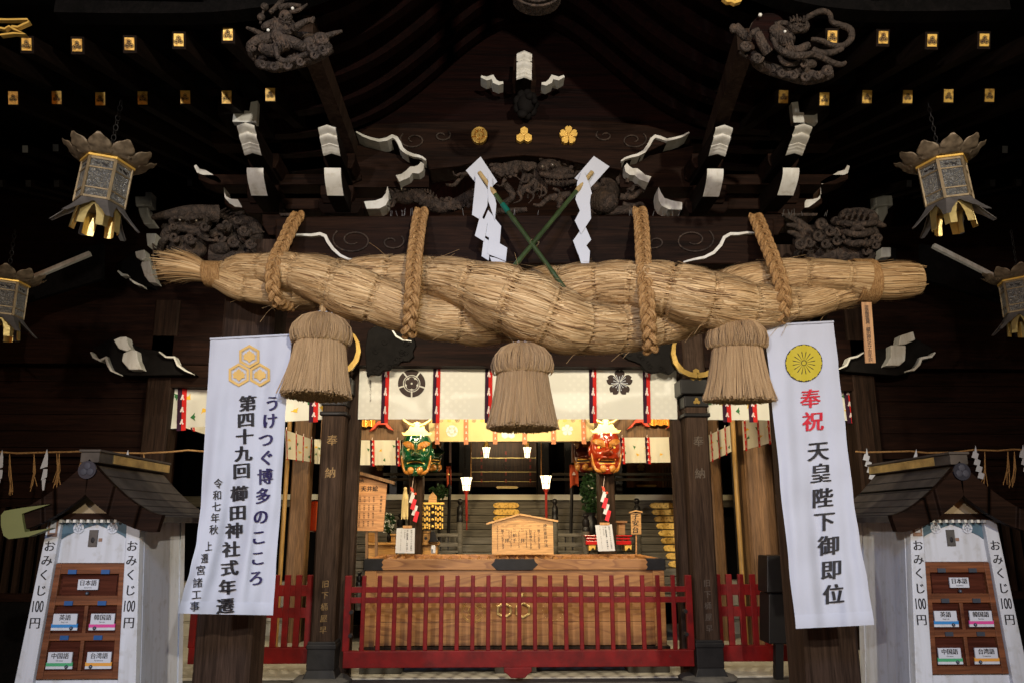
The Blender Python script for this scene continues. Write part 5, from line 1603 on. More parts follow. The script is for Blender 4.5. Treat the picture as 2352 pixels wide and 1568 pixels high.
curtain('ivory leaf print curtain beside the green mask with the crown', (808, 1010), (920, 1010), (921, 1067), (808, 1067), 12.05, 12.05, 'leafcloth', (.42, .94), 'leaf', ribw=.045, wave=.015)
curtain('ivory leaf print curtain beside the red mask with the crown', (1421, 1004), (1552, 1003), (1556, 1061), (1423, 1062), 12.05, 12.05, 'leafcloth', (.06, .50, .92), 'leaf', ribw=.04, wave=.015)
curtain('ivory leaf print curtain receding beside the hexagon crest banner, in four narrow panels', (655, 986), (719, 1009), (716, 1060), (657, 1052), 10.6, 12.4, 'leafcloth', (.05, .40, .66, .95), 'leaf', ribw=.02, ribmats=('red', 'red'), wave=.015)
curtain('narrowest ivory leaf print curtain without ribbons, beside a tall pillar with gilt letters', (722, 1008), (750, 1008), (750, 1064), (722, 1064), 12.2, 12.2, 'leafcloth', (), 'leaf', wave=.01)
curtain('ivory leaf print curtain receding beside the pillar with dark letters', (1626, 999), (1676, 976), (1680, 1036), (1630, 1060), 12.4, 11.2, 'leafcloth', (.14, .46, .78), 'leaf', ribw=.03, ribmats=('red', 'red'), wave=.015)
curtain('ivory leaf print curtain receding toward the chrysanthemum banner', (1704, 967), (1778, 946), (1784, 1012), (1708, 1033), 11.2, 10.2, 'leafcloth', (.08, .48, .80), 'leaf', ribw=.03, ribmats=('red', 'red'), wave=.015)
curtain('small hanging end of leaf curtain under the curtain by the chrysanthemum banner', (1748, 1020), (1772, 1012), (1774, 1058), (1750, 1060), 11.9, 11.9, 'leafcloth', (.08,), 'leaf', ribw=.08, ribmats=('red', 'red'), wave=.008, ties=False)
curtain('ivory strip of curtain showing below the hem beside the hexagon crest banner', (378, 962), (482, 958), (482, 1000), (384, 968), 10.2, 11.4, 'leafcloth', (.22, .60, .95), None, ribw=.05, wave=.01, ties=False, ribmats=('purple', 'red'))
curtain('ivory strip of curtain showing below the hem beside the chrysanthemum banner', (1946, 962), (1990, 950), (1980, 968), (1946, 978), 11.0, 10.2, 'leafcloth', (.80,), None, ribw=.1, wave=.008, ties=False)
ct, cat_ = curtain('cream curtain with white crests and faded red ribbons deep inside the entrance', (985, 956), (1364, 956), (1366, 1012), (985, 1013), 12.1, 12.1, 'cream', (.05, .225, .40, .578, .752, .935), None, ribw=.0135, wave=.01, ribmats=('salmon', 'salmon'), hang=1.12, ties=False)
def cfn(x, y, l=0): return cat_((x - 985) / 380, (y - 956) / 57, .006 + l)
k = MB(); stamp(k, mon_mokko(), 1038, 989, 13.5, cfn, (0, 0, 0)); part('white_crest', k, M['paper'], ct)
k = MB(); stamp(k, mon_hex3(True), 1167, 994, 17, cfn, (0, 0)); part('white_crest', k, M['paper'], ct)
k = MB(); stamp(k, mon_sakura(), 1303, 987, 13.5, cfn, (0, 0, 0)); part('white_crest', k, M['paper'], ct)
k = MB()
for i in range(20):
    stamp(k, mon_mokko() if i % 2 else [(hexpts(1), 0)], 994 + i * 19, 964, 5, cfn, ((1, 1, 1) if i % 2 else (0, 0, 0)))
part('patterned_band', k, [M['yellow_ink'], M['bronze']], ct)

# =================================================================== HANGING LANTERNS
def lantern():
    t_ = thing('hanging_lantern', (0, 0, 0), '', 'hanging lantern', 'gilt bronze hanging lanterns')
    hx = lambda r, z, i: Vector((r * cos(radians(60 * i - 60)), r * sin(radians(60 * i - 60)), z))
    k = MB()
    R0, R1, H = .205, .205, .385
    for i in range(6):
        a, b_, c, d = hx(R0, 0, i), hx(R0, 0, i + 1), hx(R1, H, i + 1), hx(R1, H, i)
        k.poly([a, b_, c, d])
    k.poly([hx(R0, 0.002, i) for i in range(6)]); k.poly([hx(R0, H, i) for i in range(6)])
    part('relief_panels', k, M['relief'], t_)
    k = MB()
    for i in range(6):
        k.obox(hx(R0 + .004, 0, i), hx(R1 + .004, H, i), .026, .016, hx(1, 0, i))
        for z, h in ((.012, .02), (.095, .014), (.285, .014), (.375, .022)):
            k.obox(hx(R0 + .003, z, i), hx(R0 + .003, z, i + 1), .014, h)
    part('gilt_frame', k, M['bronze'], t_, bev=.002)
    k = MB()
    for i in range(6):                                  # pierced clouds in the upper panels
        a, b_ = hx(R0, 0, i), hx(R0, 0, i + 1); u = (b_ - a).normalized(); n = Vector((a + b_) / 2).normalized()
        for cx, cz, r in ((-.03, .325, .014), (-.045, .334, .008), (.01, .33, .013), (.03, .322, .015), (.05, .335, .007), (.04, .312, .008)):
            cc = (a + b_) / 2 + n * .003
            k.poly([cc + u * (cx + r * 1.3 * cos(q * pi / 4)) + Vector((0, 0, cz + r * .7 * sin(q * pi / 4))) for q in range(8)])
    part('pierced_clouds', k, M['ink'], t_)
    k = MB()
    k.prism([hx(.232, .385, i) for i in range(6)], (0, 0, .022)); k.prism([hx(.215, .407, i) for i in range(6)], (0, 0, .02))
    part('gilt_rim', k, M['gold'], t_, bev=.004)
    k = MB()                                            # flaring skirt with scalloped feet
    def cutline(c, deep):
        if c < .12: return 1
        t_ = (c - .12) / .38
        return .93 - deep * t_ ** .6 - .05 * abs(sin(t_ * 3 * pi))
    for i in range(6):
        a, b_ = hx(R0 + .004, 0, i), hx(R0 + .004, 0, i + 1); a1, b1 = hx(.37, -.19, i), hx(.37, -.19, i + 1)
        def q(u, v):
            v2 = v * max(.06, cutline(.5 - abs(u - .5), .78))
            f = v2 ** 1.2
            p = (a * (1 - u) + b_ * u) * (1 - f) + (a1 * (1 - u) + b1 * u) * f
            return Vector((p.x, p.y, -.19 * v2))
        k.grid(q, 32, 8)
    o = part('flared_skirt', k, M['bronze_grey'], t_)
    sd = o.modifiers.new('thick', 'SOLIDIFY'); sd.thickness = .004
    k = MB(); k.prism([hx(.195, -.03, i) for i in range(6)], (0, 0, .01)); part('floor_plate', k, M['bronze'], t_)
    k = MB()
    for i in range(6):                                  # broad legs under the floor plate
        a, b_ = hx(.185, -.03, i), hx(.185, -.03, i + 1); a1, b1 = hx(.205, -.235, i), hx(.205, -.235, i + 1)
        def q(u, v):
            c = .5 - abs(u - .5)
            cut = 1 if c < .29 else max(.08, .80 - .75 * ((c - .29) / .21) ** .55 - .05 * abs(sin((c - .29) * 40)))
            v2 = v * cut
            return (a * (1 - u) + b_ * u) * (1 - v2) + (a1 * (1 - u) + b1 * u) * v2
        k.grid(q, 32, 8)
    o = part('gilt_feet', k, M['brass'], t_); sd = o.modifiers.new('thick', 'SOLIDIFY'); sd.thickness = .004
    for i in range(10):                                 # lotus petals round the top
        a = radians(36 * i + 15); k = MB()
        R = Matrix.Rotation(a, 3, 'Z')
        def q(u, v):
            w = .098 * sin(pi * min(1, v * .86 + .13)) ** .75 * (1 + .07 * sin(v * 22)) + .004
            x = (2 * u - 1) * w
            y = .185 + v * .205
            z = .402 + .070 * v + .055 * v * v - .018 * (1 - (2 * u - 1) ** 2) * sin(pi * v) + .010 * abs(2 * u - 1) * sin(v * 19)
            return R @ Vector((y, x, z))
        k.grid(q, 10, 14); o = part('lotus_petal', k, M['petal'], t_, 180); sd = o.modifiers.new('thick', 'SOLIDIFY'); sd.thickness = .006
    k = MB()
    k.tube([(.035 * cos(i * pi / 10), 0, .56 + .06 * sin(i * pi / 10)) for i in range(21)], .007, 6)
    k.lathe([(.19, .42), (.12, .46), (.05, .48), (.02, .56)], n=12)
    for i in range(9):
        z = .62 + i * .05; r = .018
        k.tube([(r * cos(j * pi / 6) * (1 if i % 2 else .3), r * cos(j * pi / 6) * (.3 if i % 2 else 1), z + .032 * sin(j * pi / 6)) for j in range(13)], .004, 5)
    part('chain', k, M['iron'], t_, 60)
    return t_
def relief_mat():
    m, t, b = newmat('embossed_metal_panel')
    v = coords(t)
    n = noise(t, v, 26, 4, 3.0); w = noise(t, v, 60, 3, 1)
    t.links.new(ramp(t, n, [(.35, (.17, .18, .20)), (.52, (.30, .31, .32)), (.62, (.46, .43, .36))]), b.inputs['Base Color'])
    setp(b, Roughness=.38, Metallic=.55)
    bump(t, b, n, 1.0, .03)
    return m
M['relief'] = relief_mat()
M['petal'] = plain('tarnished_petal', (.19, .145, .095), .5, .25, .4, 18, .3, 40)
lt = lantern()
YL_ = 5.3
def place_lantern(o, x, y, Y, sc, rz, tilt=(0, 0)):
    o.location = P(x, y, Y); o.scale = (sc, sc, sc); o.rotation_euler = (tilt[0], tilt[1], rz)
lt['label'] = 'gilt bronze lotus lantern hanging beside the beast head carving, above the frayed rope end'
place_lantern(lt, 228, 473, YL_, .80, radians(14), (0, radians(4)))
l2 = dup(lt, label='gilt bronze lotus lantern hanging beside the lion head carving')
place_lantern(l2, 2182, 470, YL_, .80, radians(-10), (0, radians(-4)))
l3 = dup(lt, label='gilt lantern cut off by the left edge of the photo above the barge edge')
place_lantern(l3, 4, 730, 8.0, .92, radians(30))
l4 = dup(lt, label='gilt lantern cut off by the right edge of the photo in deep shade')
place_lantern(l4, 2352, 722, 8.0, .92, radians(10))
# =================================================================== RED FENCES
def rc(mb, x0, x1, y0, y1, Y, th, m=0): mb.px([(x0, y0), (x1, y0), (x1, y1), (x0, y1)], Y, th, m)
FY = 9.36
fz = lambda y: P(1190, y, FY).z
def fence(label, posts, pw, endw, x0, x1, rails, base, ztop, Y, foot=None):
    t_ = thing('red_fence', Vector(((x0 + x1) / 2, Y, base[0])), label, 'fence', 'red wooden fences along the front')
    for i, x in enumerate(posts):
        w = endw if i in (0, len(posts) - 1) else pw
        d = .06 if w == endw else .04
        k = MB(); k.box(x - w / 2, x + w / 2, Y - d / 2, Y + d / 2, base[1] - .002, ztop); part('baluster', k, M['red_paint'], t_, bev=.006)
    for z0, z1 in rails:
        k = MB()
        k.box(x0 + .02, x1 - .02, Y - .012, Y + .012, z0, z1); part('rail', k, M['red_paint'], t_, bev=.003)
    k = MB(); k.box(x0 - .02, x1 + .02, Y - .045, Y + .045, base[0], base[1]); part('base_board', k, M['red_paint'], t_, bev=.006)
    if foot:
        k = MB(); c, w, h = foot
        k.prism([(c - w, Y - .055, base[0] + .001), (c + w, Y - .055, base[0] + .001), (c + w, Y - .055, base[0] - h * .4), (c + w * .7, Y - .055, base[0] - h * .7), (c + w * .5, Y - .055, base[0] - h), (c - w * .5, Y - .055, base[0] - h), (c - w * .7, Y - .055, base[0] - h * .7), (c - w, Y - .055, base[0] - h * .4)], (0, .14, 0))
        part('foot', k, M['red_paint'], t_, bev=.006)
    return t_
xa, xb = P(797, 1420, FY).x, P(1584, 1420, FY).x
n = 23
ps = [xa + (xb - xa) * i / (n - 1) for i in range(n)]
z = [fz(v) for v in (1320, 1346, 1359, 1370, 1383, 1492, 1530)]
FB = (z[6], z[5])
t_ = fence('long low crimson fence with thin balusters in front of the offering box', ps, .047, .075, xa, xb, [(z[2], z[1]), (z[4], z[3])], FB, z[0], FY, (P(1189, 1530, FY).x, .155, .11))
k = MB()
for x in (xa + .05, xb - .05):
    for y in (1403, 1456): k.tube([(x, FY - .04, fz(y)), (x, FY + .03, fz(y))], .022, 10)
pieces('iron_bolt', k, M['iron'], t_)
z = [fz(v) for v in (1322, 1346, 1372, 1399, 1423, 1509, 1534)]
for sgn, x0q, x1q, lab in ((-1, 424, 722, 'crimson fence section behind the hexagon crest banner'), (1, 1668, 1978, 'crimson fence section behind the chrysanthemum banner')):
    x0, x1 = P(x0q, 1420, FY).x, P(x1q, 1420, FY).x
    n = 12
    fence(lab, [x0 + (x1 - x0) * i / (n - 1) for i in range(n)], .07, .075, x0, x1, [(z[2], z[1]), (z[4], z[3])], FB, z[0], FY + .30)
# a black stand behind the right banner
bs = thing('black_stand', P(1790, 1560, 8.6), 'black wooden stand beside a pillar, mostly behind the chrysanthemum banner', 'stand')
k = MB(); rc(k, 1762, 1840, 1275, 1360, 8.6, .3); rc(k, 1766, 1840, 1362, 1478, 8.62, .3); pieces('cabinet', k, M['lacquer'], bs, bev=.01)
k = MB(); rc(k, 1782, 1800, 1478, 1560, 8.62, .08); rc(k, 1826, 1840, 1478, 1560, 8.62, .08); pieces('leg', k, M['lacquer'], bs)

# =================================================================== OFFERING BOX
BY, BD = 9.95, 1.6
bx0, bx1 = P(836, 1285, BY).x, P(1527, 1278, BY).x
zt = P(1180, 1283, BY).z; zr = P(1180, 1308, BY).z
box = thing('offering_box', ((bx0 + bx1) / 2, BY + BD / 2, .08), 'huge wooden offering box with iron corner straps behind the crimson fence', 'offering box')
k = MB()
k.box(bx0, bx1, BY, BY + .10, zr, zt); k.box(bx0, bx1, BY + BD - .10, BY + BD, zr, zt)
k.box(bx0, bx0 + .10, BY + .1005, BY + BD - .1005, zr, zt - .002); k.box(bx1 - .10, bx1, BY + .1005, BY + BD - .1005, zr, zt - .002)
pieces('rim', k, M['zelkova'], box, bev=.008)
k = MB(); k.box(bx0 + .14, bx1 - .14, BY + .055, BY + .07, .30, zr - .001); part('panel_back', k, M['ink'], box)
zz = [.301, .57, .86, zr - .002]
for z0_, z1_ in zip(zz, zz[1:]):
    k = MB(); k.box(bx0 + .14, bx1 - .14, BY + .035, BY + .054, z0_ + .002, z1_ - .002); part('front_plank', k, M['zelkova'], box, bev=.003)
k = MB(); k.box(bx0 + .04, bx0 + .08, BY + .16, BY + BD - .16, .30, zr); k.box(bx1 - .08, bx1 - .04, BY + .16, BY + BD - .16, .30, zr); k.box(bx0 + .14, bx1 - .14, BY + BD - .07, BY + BD - .03, .3, zr)
pieces('side_panel', k, M['zelkova'], box)
for x in (bx0 + .015, bx1 - .155):
    for y in (BY + .01, BY + BD - .15):
        k = MB(); k.box(x, x + .14, y, y + .14, .16, zr - .001); part('corner_post', k, M['zelkova'], box, bev=.006)
k = MB(); k.box(bx0 - .02, bx1 + .02, BY - .02, BY + .12, .16, .296); k.box(bx0 - .02, bx1 + .02, BY + BD - .12, BY + BD, .16, .296)
pieces('bottom_rail', k, M['post'], box, bev=.008)
k = MB()
for x in (bx0 + .0, (bx0 + bx1) / 2 - .25, bx1 - .5): k.box(x, x + .5, BY - .03, BY + BD, .0, .158)
pieces('foot', k, M['stone_dark'], box, bev=.01)
k = MB()
nb = 26
for i in range(nb):
    x = bx0 + .14 + (bx1 - bx0 - .28) * (i + .5) / nb
    k.prism([(x - .03, BY + .10, zt - .06), (x + .03, BY + .10, zt - .06), (x, BY + .10, zt - .012)], (0, BD - .2, 0))
part('top_slats', k, M['zelkova'], box)
k = MB(); k.box(bx0 + .1, bx1 - .1, BY + .1, BY + BD - .1, zr - .25, zr - .2); part('dark_inside', k, M['ink'], box)
def strap(pts):
    return [(x, BY - .006, z_) for x, z_ in pts]
k = MB(); h = zt - zr; zm = (zt + zr) / 2
for s_, x in ((1, bx0 - .004), (-1, bx1 + .004)):
    w = .245 * s_
    k.prism(strap([(x, zr - .003), (x, zt + .004), (x + w, zt + .004), (x + w * .90, zm + .03), (x + w * .98, zm), (x + w * .90, zm - .03), (x + w, zr - .003)]), (0, .012, 0))
    k.box(min(x, x + .01 * s_), max(x, x + .01 * s_), BY - .006, BY + .28, zr - .003, zt + .004)
    k.box(min(x, x + .24 * s_), max(x, x + .24 * s_), BY - .005, BY + .12, zt + .001, zt + .005)
c = P(1182, 1296, BY).x; w = .24
k.prism(strap([(c - w, zt + .003), (c + w, zt + .003), (c + w * 1.04, zm + .035), (c + w * 1.2, zm), (c + w * 1.04, zm - .035), (c + w * .9, zr - .002), (c - w * .9, zr - .002), (c - w * 1.04, zm - .035), (c - w * 1.2, zm), (c - w * 1.04, zm + .035)]), (0, .012, 0))
pieces('iron_strap', k, M['iron'], box, bev=.003)
k = MB()                                                # gilt hexagons and carved circles on the front
for cx in (1158, 1201):
    a, b_ = hexpts(1), hexpts(.72)
    for i in range(6):
        j = (i + 1) % 6
        k.prism([P(cx + q[0] * 19 * 1.02, 1400 - q[1] * 19, BY + .034) + Vector((0, -.02, 0)) for q in (a[i], a[j], b_[j], b_[i])], (0, .02, 0))
for cx in (1155, 1199): 
    k.px([(cx - 3, 1361), (cx + 3, 1361), (cx + 3, 1378), (cx - 3, 1378)], BY + .02, .015)
part('gilt_hexagon', k, M['brass'], box, bev=.003)
k = MB()
for r in (27, 24, 12):
    k.tube([P(1087 + r * cos(a * pi / 24), 1402 + r * sin(a * pi / 24), BY + .035) for a in range(49)], .0022, 4)
for i in range(5):
    a = radians(90 + 72 * i); k.tube([P(1087 + 17 * cos(a) + 6 * cos(b_ * pi / 8), 1402 - 17 * sin(a) + 6 * sin(b_ * pi / 8), BY + .035) for b_ in range(17)], .002, 4)
for i in range(16):
    a = i / 16 * 2 * pi; k.ell(P(1270 + 24 * cos(a), 1400 + 24 * sin(a), BY + .035), .005, 6, 4)
part('carved_crest', k, M['brass'], box)

# =================================================================== SIGNS AND PAPERS ON THE BOX
SY = 11.2
sg = thing('prayer_sign', P(1199, 1270, SY), 'pale gabled wooden sign with prayer instructions standing on the offering box', 'sign')
k = MB(); k.px([(1130, 1198), (1194, 1182), (1248, 1192), (1270, 1198), (1271.5, 1272), (1130, 1272)], SY, .03); part('board', k, M['board'], sg)
k = MB(); k.pxline([(1117, 1202), (1194, 1180)], 4, SY - .03, .09); k.pxline([(1194, 1180), (1282, 1196)], 4, SY - .03, .09); part('roof', k, M['board'], sg)
k = MB()
f = pxfn(SY - .001)
column_text(k, '神社参拝作法', 1251.5, 1206, 1251, 8.5, f, dx=3)
for x, s_ in ((1237, '一、軽く一礼をします'), (1218, '一、鈴を鳴らします'), (1154, '一、軽く一礼をします')): column_text(k, s_, x, 1206.5, 1257, 6.6, f, dx=1.5)
for x, s_ in ((1200, '一、二'), (1182, '一、二'), (1164.5, '一、一')): column_text(k, s_, x, 1206.5, 1216, 7, f)
for x, s_ in ((1200.5, '拝'), (1164.5, '拝')): put(k, s_, x, 1240, 10, 10, f)
put(k, '拍', 1182, 1228, 9.5, 9.5, f); put(k, '手', 1182, 1240, 9.5, 9.5, f)
random.seed(5)
for x, y0, y1 in ((1228, 1216, 1247), (1209, 1216, 1254), (1192, 1216, 1256), (1174, 1216, 1256), (1169.5, 1216, 1243), (1143, 1206, 1264)):
    y = y0
    while y < y1:
        k.pxline([(x + random.uniform(-1.6, 1.6), y), (x + random.uniform(-1.6, 1.6), y + random.uniform(1, 2.6))], .55, SY - .003, .003); y += random.uniform(1.1, 1.9)
part('writing', k, M['ink'], sg)
def notice(label, quad, clipq, Y, lines):
    t_ = thing('paper_notice', P(sum(q[0] for q in quad) / 4, max(q[1] for q in quad), Y), label, 'notice', 'white notices on the offering box')
    k = MB(); k.px(quad, Y, .003); part('paper', k, M['paper'], t_)
    k = MB(); k.px(clipq, Y - .004, .02); part('clip', k, M['tag'], t_)
    k = MB()
    (x0, y0), (x1, y1), (x2, y2), (x3, y3) = quad
    def fn(u, v, l=0):
        x = (x0 * (1 - u) + x1 * u) * (1 - v) + (x3 * (1 - u) + x2 * u) * v; y = (y0 * (1 - u) + y1 * u) * (1 - v) + (y3 * (1 - u) + y2 * u) * v
        return P(x, y, Y - .001 - l)
    for u, s_, v0, v1, sz in lines:
        for i, ch in enumerate(s_):
            if ch != ' ': put(k, ch, u, v0 + (v1 - v0) * i / max(1, len(s_) - 1), sz, sz * .62, fn, 0, .02)
    part('writing', k, M['ink'], t_)
L_ = [(.82, '新型コロナウイルス対策の', .10, .88, .10), (.60, '為、鈴緒の使用、', .10, .50, .10), (.60, 'を禁止致し', .60, .90, .10), (.46, 'ております', .10, .38, .09), (.26, 'ご不便ですが、何卒ご了承ください', .06, .9, .06)]
notice('white paper notice standing at the foot of the green mask post', [(911, 1212), (953, 1212), (952, 1270), (908, 1269)], [(925, 1206), (946, 1206), (946, 1212.5), (925, 1212.5)], 11.25, L_)
notice('tilted white paper notice at the foot of the red mask post', [(1367, 1205), (1405, 1203), (1413, 1264), (1374, 1265)], [(1378, 1199), (1400, 1199), (1400, 1205), (1378, 1205)], 11.25, L_)
k = MB(); rc(k, 990, 1000, 1254, 1270, 11.3, .06); rc(k, 990.5, 999.5, 1251.5, 1254.2, 11.3, .05)
cn = thing('spray_bottle', P(995, 1270, 11.3), 'small white container standing on the rear rim of the offering box', 'container')
part('body', k, M['paper'], cn, bev=.008)
k = MB(); rc(k, 991, 994, 1260, 1268, 11.296, .004); part('label_strip', k, M['hinge'], cn)
# donor board on the left
em = thing('donor_board', P(850, 1217, 11.0), 'orange wooden donor board with a slanting roof beside the green mask post', 'sign')
k = MB(); k.px([(780, 1092), (811, 1086), (889, 1110), (880, 1219), (778, 1217)], 11.0, .04); part('board', k, M['board_red'], em)
k = MB(); k.pxline([(775, 1088), (808, 1080), (836, 1088), (905, 1108)], 7, 10.94, .12); part('roof', k, M['post_warm'], em)
k = MB(); f = pxfn(10.998)
put(k, '納', 830, 1103, 11, 11, f)
for ch, x in zip('殿天井絵', (818, 835, 849, 862)): put(k, ch, x, 1121, 13, 13, f, 0, .025)
column_text(k, '奉納者芳名', 876, 1140, 1172, 6, f, dx=-2)
for c_ in range(6):
    for r_ in range(4):
        x, y = 806 + c_ * 10.5, 1141 + r_ * 18.5
        for i in range(3): put(k, random.choice('田中山本井上村木高橋石原林森池'), x - r_ * .8, y + i * 4.6, 4.3, 4.3, f)
part('writing', k, M['crest_ink'], em)
k = MB()
for r_ in range(5): k.pxline([(798, 1137 + r_ * 18.5), (869 - r_, 1137 + r_ * 18.5)], .4, 10.998, .002)
part('ruled_lines', k, M['crest_ink'], em)
k = MB()
for x in (842, 864): rc(k, x - 3, x + 3, 1217, 1300, 11.02, .05)
pieces('leg', k, M['post_warm'], em)
# pole sign on the right
ps_ = thing('pole_sign', P(1460, 1300, 12.0), 'small gabled wooden sign on a pole beside the red low table', 'sign')
k = MB(); k.px([(1449, 1177), (1472, 1176), (1473, 1226), (1450, 1226)], 12.0, .03); part('board', k, M['board'], ps_)
k = MB(); k.pxline([(1446, 1176), (1461, 1172), (1476, 1175)], 3, 11.97, .08); part('roof', k, M['board'], ps_)
k = MB(); rc(k, 1460, 1463, 1226, 1290, 12.02, .02); part('pole', k, M['board_red'], ps_)
k = MB(); f = pxfn(11.998)
for ch, y in zip('子安台', (1185, 1200, 1216)): put(k, ch, 1459.5, y, 16, 15, f, 0, .035)
part('writing', k, M['ink'], ps_)

# =================================================================== MASKS ON POSTS
def mask_post(x0, x1, lab):
    p, q = P(x0, 1180, 12.0), P(x1, 1180, 12.0)
    t_ = thing('mask_post', ((p.x + q.x) / 2, 12, 0), lab, 'post')
    k = MB(); k.box(p.x, q.x, 11.95, 12.3, 0, 3.2); part('shaft', k, M['post'], t_, bev=.02)
    k = MB(); k.box(p.x + .07, q.x - .1, 11.90, 11.949, 0, 3.0); part('front_strip', k, M['post'], t_)
mask_post(938, 970, 'brown square post carrying the green demon mask')
mask_post(1377, 1413, 'brown square post carrying the red demon mask')
def demon(cx, cy, Y, sc, skin, brow, lab, rz=0, crown=True, closed=False):
    """grinning lacquered mask, drawn on a 100 unit face and bent round in depth"""
    c = P(cx, cy, Y); u = S(cx, cy, Y) * sc
    R = Matrix.Rotation(rz, 3, 'Z')
    t_ = thing('demon_mask', c + Vector((0, 0, -48 * u)), lab, 'mask', 'lacquered demon masks')
    def prof(z):                                        # half width of the face by height
        return interp([(-48, 17), (-42, 24), (-30, 31), (-10, 35), (10, 36), (30, 35), (42, 31), (46, 28)], z)
    def face(x, z):
        w = prof(z); f = max(0, 1 - (x / w) ** 2)
        d = 26 * f ** .55
        d += 24 * exp(-(x / 7.5) ** 2 - ((z - 2) / 8) ** 2) + 10 * exp(-(x / 3.5) ** 2 - ((z - 12) / 14) ** 2)        # nose
        d += 9 * exp(-((abs(x) - 8) / 4) ** 2 - ((z + 1) / 5) ** 2)                                                # nostrils
        d += 8 * exp(-((abs(x) - 21) / 9) ** 2 - ((z + 3) / 10) ** 2)                                               # cheeks
        d -= 9 * exp(-((abs(x) - 15.5) / 7) ** 2 - ((z - 14) / 5) ** 2)                                             # eye hollow
        d -= 9 * exp(-(x / 20) ** 2 - ((z + 19) / 4.5) ** 2)                                                        # mouth
        d += 6 * exp(-(x / 20) ** 2 - ((z + 11.5) / 3.5) ** 2) + 6 * exp(-(x / 18) ** 2 - ((z + 27) / 3.5) ** 2)
        d += 7 * exp(-(x / 10) ** 2 - ((z + 40) / 7) ** 2)                                                          # chin
        d += 4 * exp(-((abs(x) - 7) / 3) ** 2 - ((z - 30) / 6) ** 2)
        return d
    def W(x, d, z): return c + R @ Vector((x * u, -d * u, z * u))
    k = MB()
    def q(a, b_):
        z = -48 + 94 * b_; x = (2 * a - 1) * prof(z) * .998
        return W(x, face(x, z), z)
    k.grid(q, 44, 56)
    def side(a, b_):
        z = -48 + 94 * b_; s_ = -1 if a < .5 else 1; f = (a * 2) % 1 if a < 1 else 1
        return W((2 * a - 1) * prof(z) * 1.0, -14 + 0 * f, z)
    k.grid(side, 12, 24)
    for s_ in (-1, 1):
        k.grid(lambda a, b_: W(s_ * prof(-48 + 94 * b_), face(prof(-48 + 94 * b_) * .998, -48 + 94 * b_) * (1 - a) - 14 * a, -48 + 94 * b_), 3, 24)
    k.grid(lambda a, b_: W((2 * a - 1) * prof(46) * .998, face((2 * a - 1) * prof(46) * .998, 46) * (1 - b_) - 14 * b_, 46), 20, 2)
    for s_ in (-1, 1): k.ell(W(s_ * 37, -2, 6), (4 * u, 5 * u, 12 * u))
    part('face', k, M[skin], t_, 180)
    k = MB()
    for s_ in (-1, 1):
        for j in range(6):                              # ridged eyebrows
            pts = []
            for i in range(9):
                f = i / 8; x = s_ * (5 + 26 * f); z = 17.5 + 15 * f ** .9 - 5 * f * f + (j - 2.5) * (2.3 * sin(pi * min(1, .15 + f * .85)) ** .7 + .3)
                pts.append(W(x, face(x, z) + 3.0 - .3 * abs(j - 2.5), z))
            k.tube(pts, 1.5 * u, 6)
    part('eyebrows', k, M[brow], t_, 60)
    k = MB()
    for s_ in (-1, 1):
        k.ell(W(s_ * 15.5, face(s_ * 15.5, 13.5) + 1.2, 13.0), (6.4 * u, 4 * u, 4.0 * u))
    pieces('gilt_eye', k, M['gold'], t_, 180); k = MB()
    for i in range(15):
        x = -19 + 38 * i / 14; dz = (-4.5 if closed else 1.2) * (1 - (x / 20) ** 2) * (-1) - (4 if closed else 0)
        k.ell(W(x, face(x, -16) + 2.5, -15.5 + dz), (1.35 * u, 1.8 * u, 2.0 * u), 8, 6)
        if not closed: k.ell(W(x * .9, face(x, -23) + 2.5, -24.5 - 1.6 * (1 - (x / 20) ** 2) + 1), (1.3 * u, 1.8 * u, 1.9 * u), 8, 6)
    pieces('gilt_tooth', k, M['gold'], t_, 180)
    k = MB()
    for s_ in (-1, 1): k.ell(W(s_ * 14.5, face(s_ * 15.5, 13.5) + 4.2, 12.6), (2.3 * u, 1.8 * u, 2.3 * u))
    pieces('pupil', k, M['ink'], t_, 180); k = MB()
    k.tube([W(x, face(x, -19) + 1.5, -19.8 + (3 if closed else 0) * (1 - (x / 19) ** 2)) for x in range(-18, 19, 3)], (1.6 if closed else 2.7) * u, 8)
    part('mouth', k, M['ink'], t_, 180)
    k = MB()                                            # curled beard along the jaw
    for s_ in (-1, 1):
        k.ell(W(s_ * 10, face(s_ * 9, -36) + 1, -36), (8 * u, 5 * u, 9 * u), 14, 9, 0, Matrix.Rotation(s_ * .5, 3, 'Y'))
        k.tube([W(s_ * x, face(x * .97, z_) + 1.2, z_) for x, z_ in ((12, -42), (20, -41), (26, -36), (30, -26), (33, -12), (34.5, 0))], [4.5 * u, 4.6 * u, 4 * u, 3 * u, 2.2 * u, 1 * u], 8)
    part('beard', k, M[brow], t_, 60)
    k = MB()
    for s_ in (-1, 1):
        k.tube([W(s_ * x, face(x, z_) + 1.5, z_) for x, z_ in ((3, -11), (10, -10.5), (15, -14), (18, -19))], 2.3 * u, 8)
    part('lip', k, M[skin], t_, 60)
    if crown:
        k = MB()
        pl = [(-31, 47), (-36, 54), (-28, 53), (-24, 57), (-20, 60), (-16, 70), (-8, 76), (0, 80), (8, 76), (16, 70), (20, 60), (24, 57), (28, 53), (36, 54), (31, 47)]
        k.prism([W(x, 14, z_) for x, z_ in pl], R @ Vector((0, 4 * u, 0)))
        for s_ in (-1, 1):
            k.tube([W(s_ * x, 12, z_) for x, z_ in ((6, 70), (18, 74), (30, 82), (38, 94), (36, 108), (28, 116), (20, 116))], [7 * u, 7 * u, 6.5 * u, 5.5 * u, 4 * u, 3 * u, 1 * u], 10, flat=.6)
        part('gilt_crown', k, M['crown'], t_, 50, bev=0)
    return t_
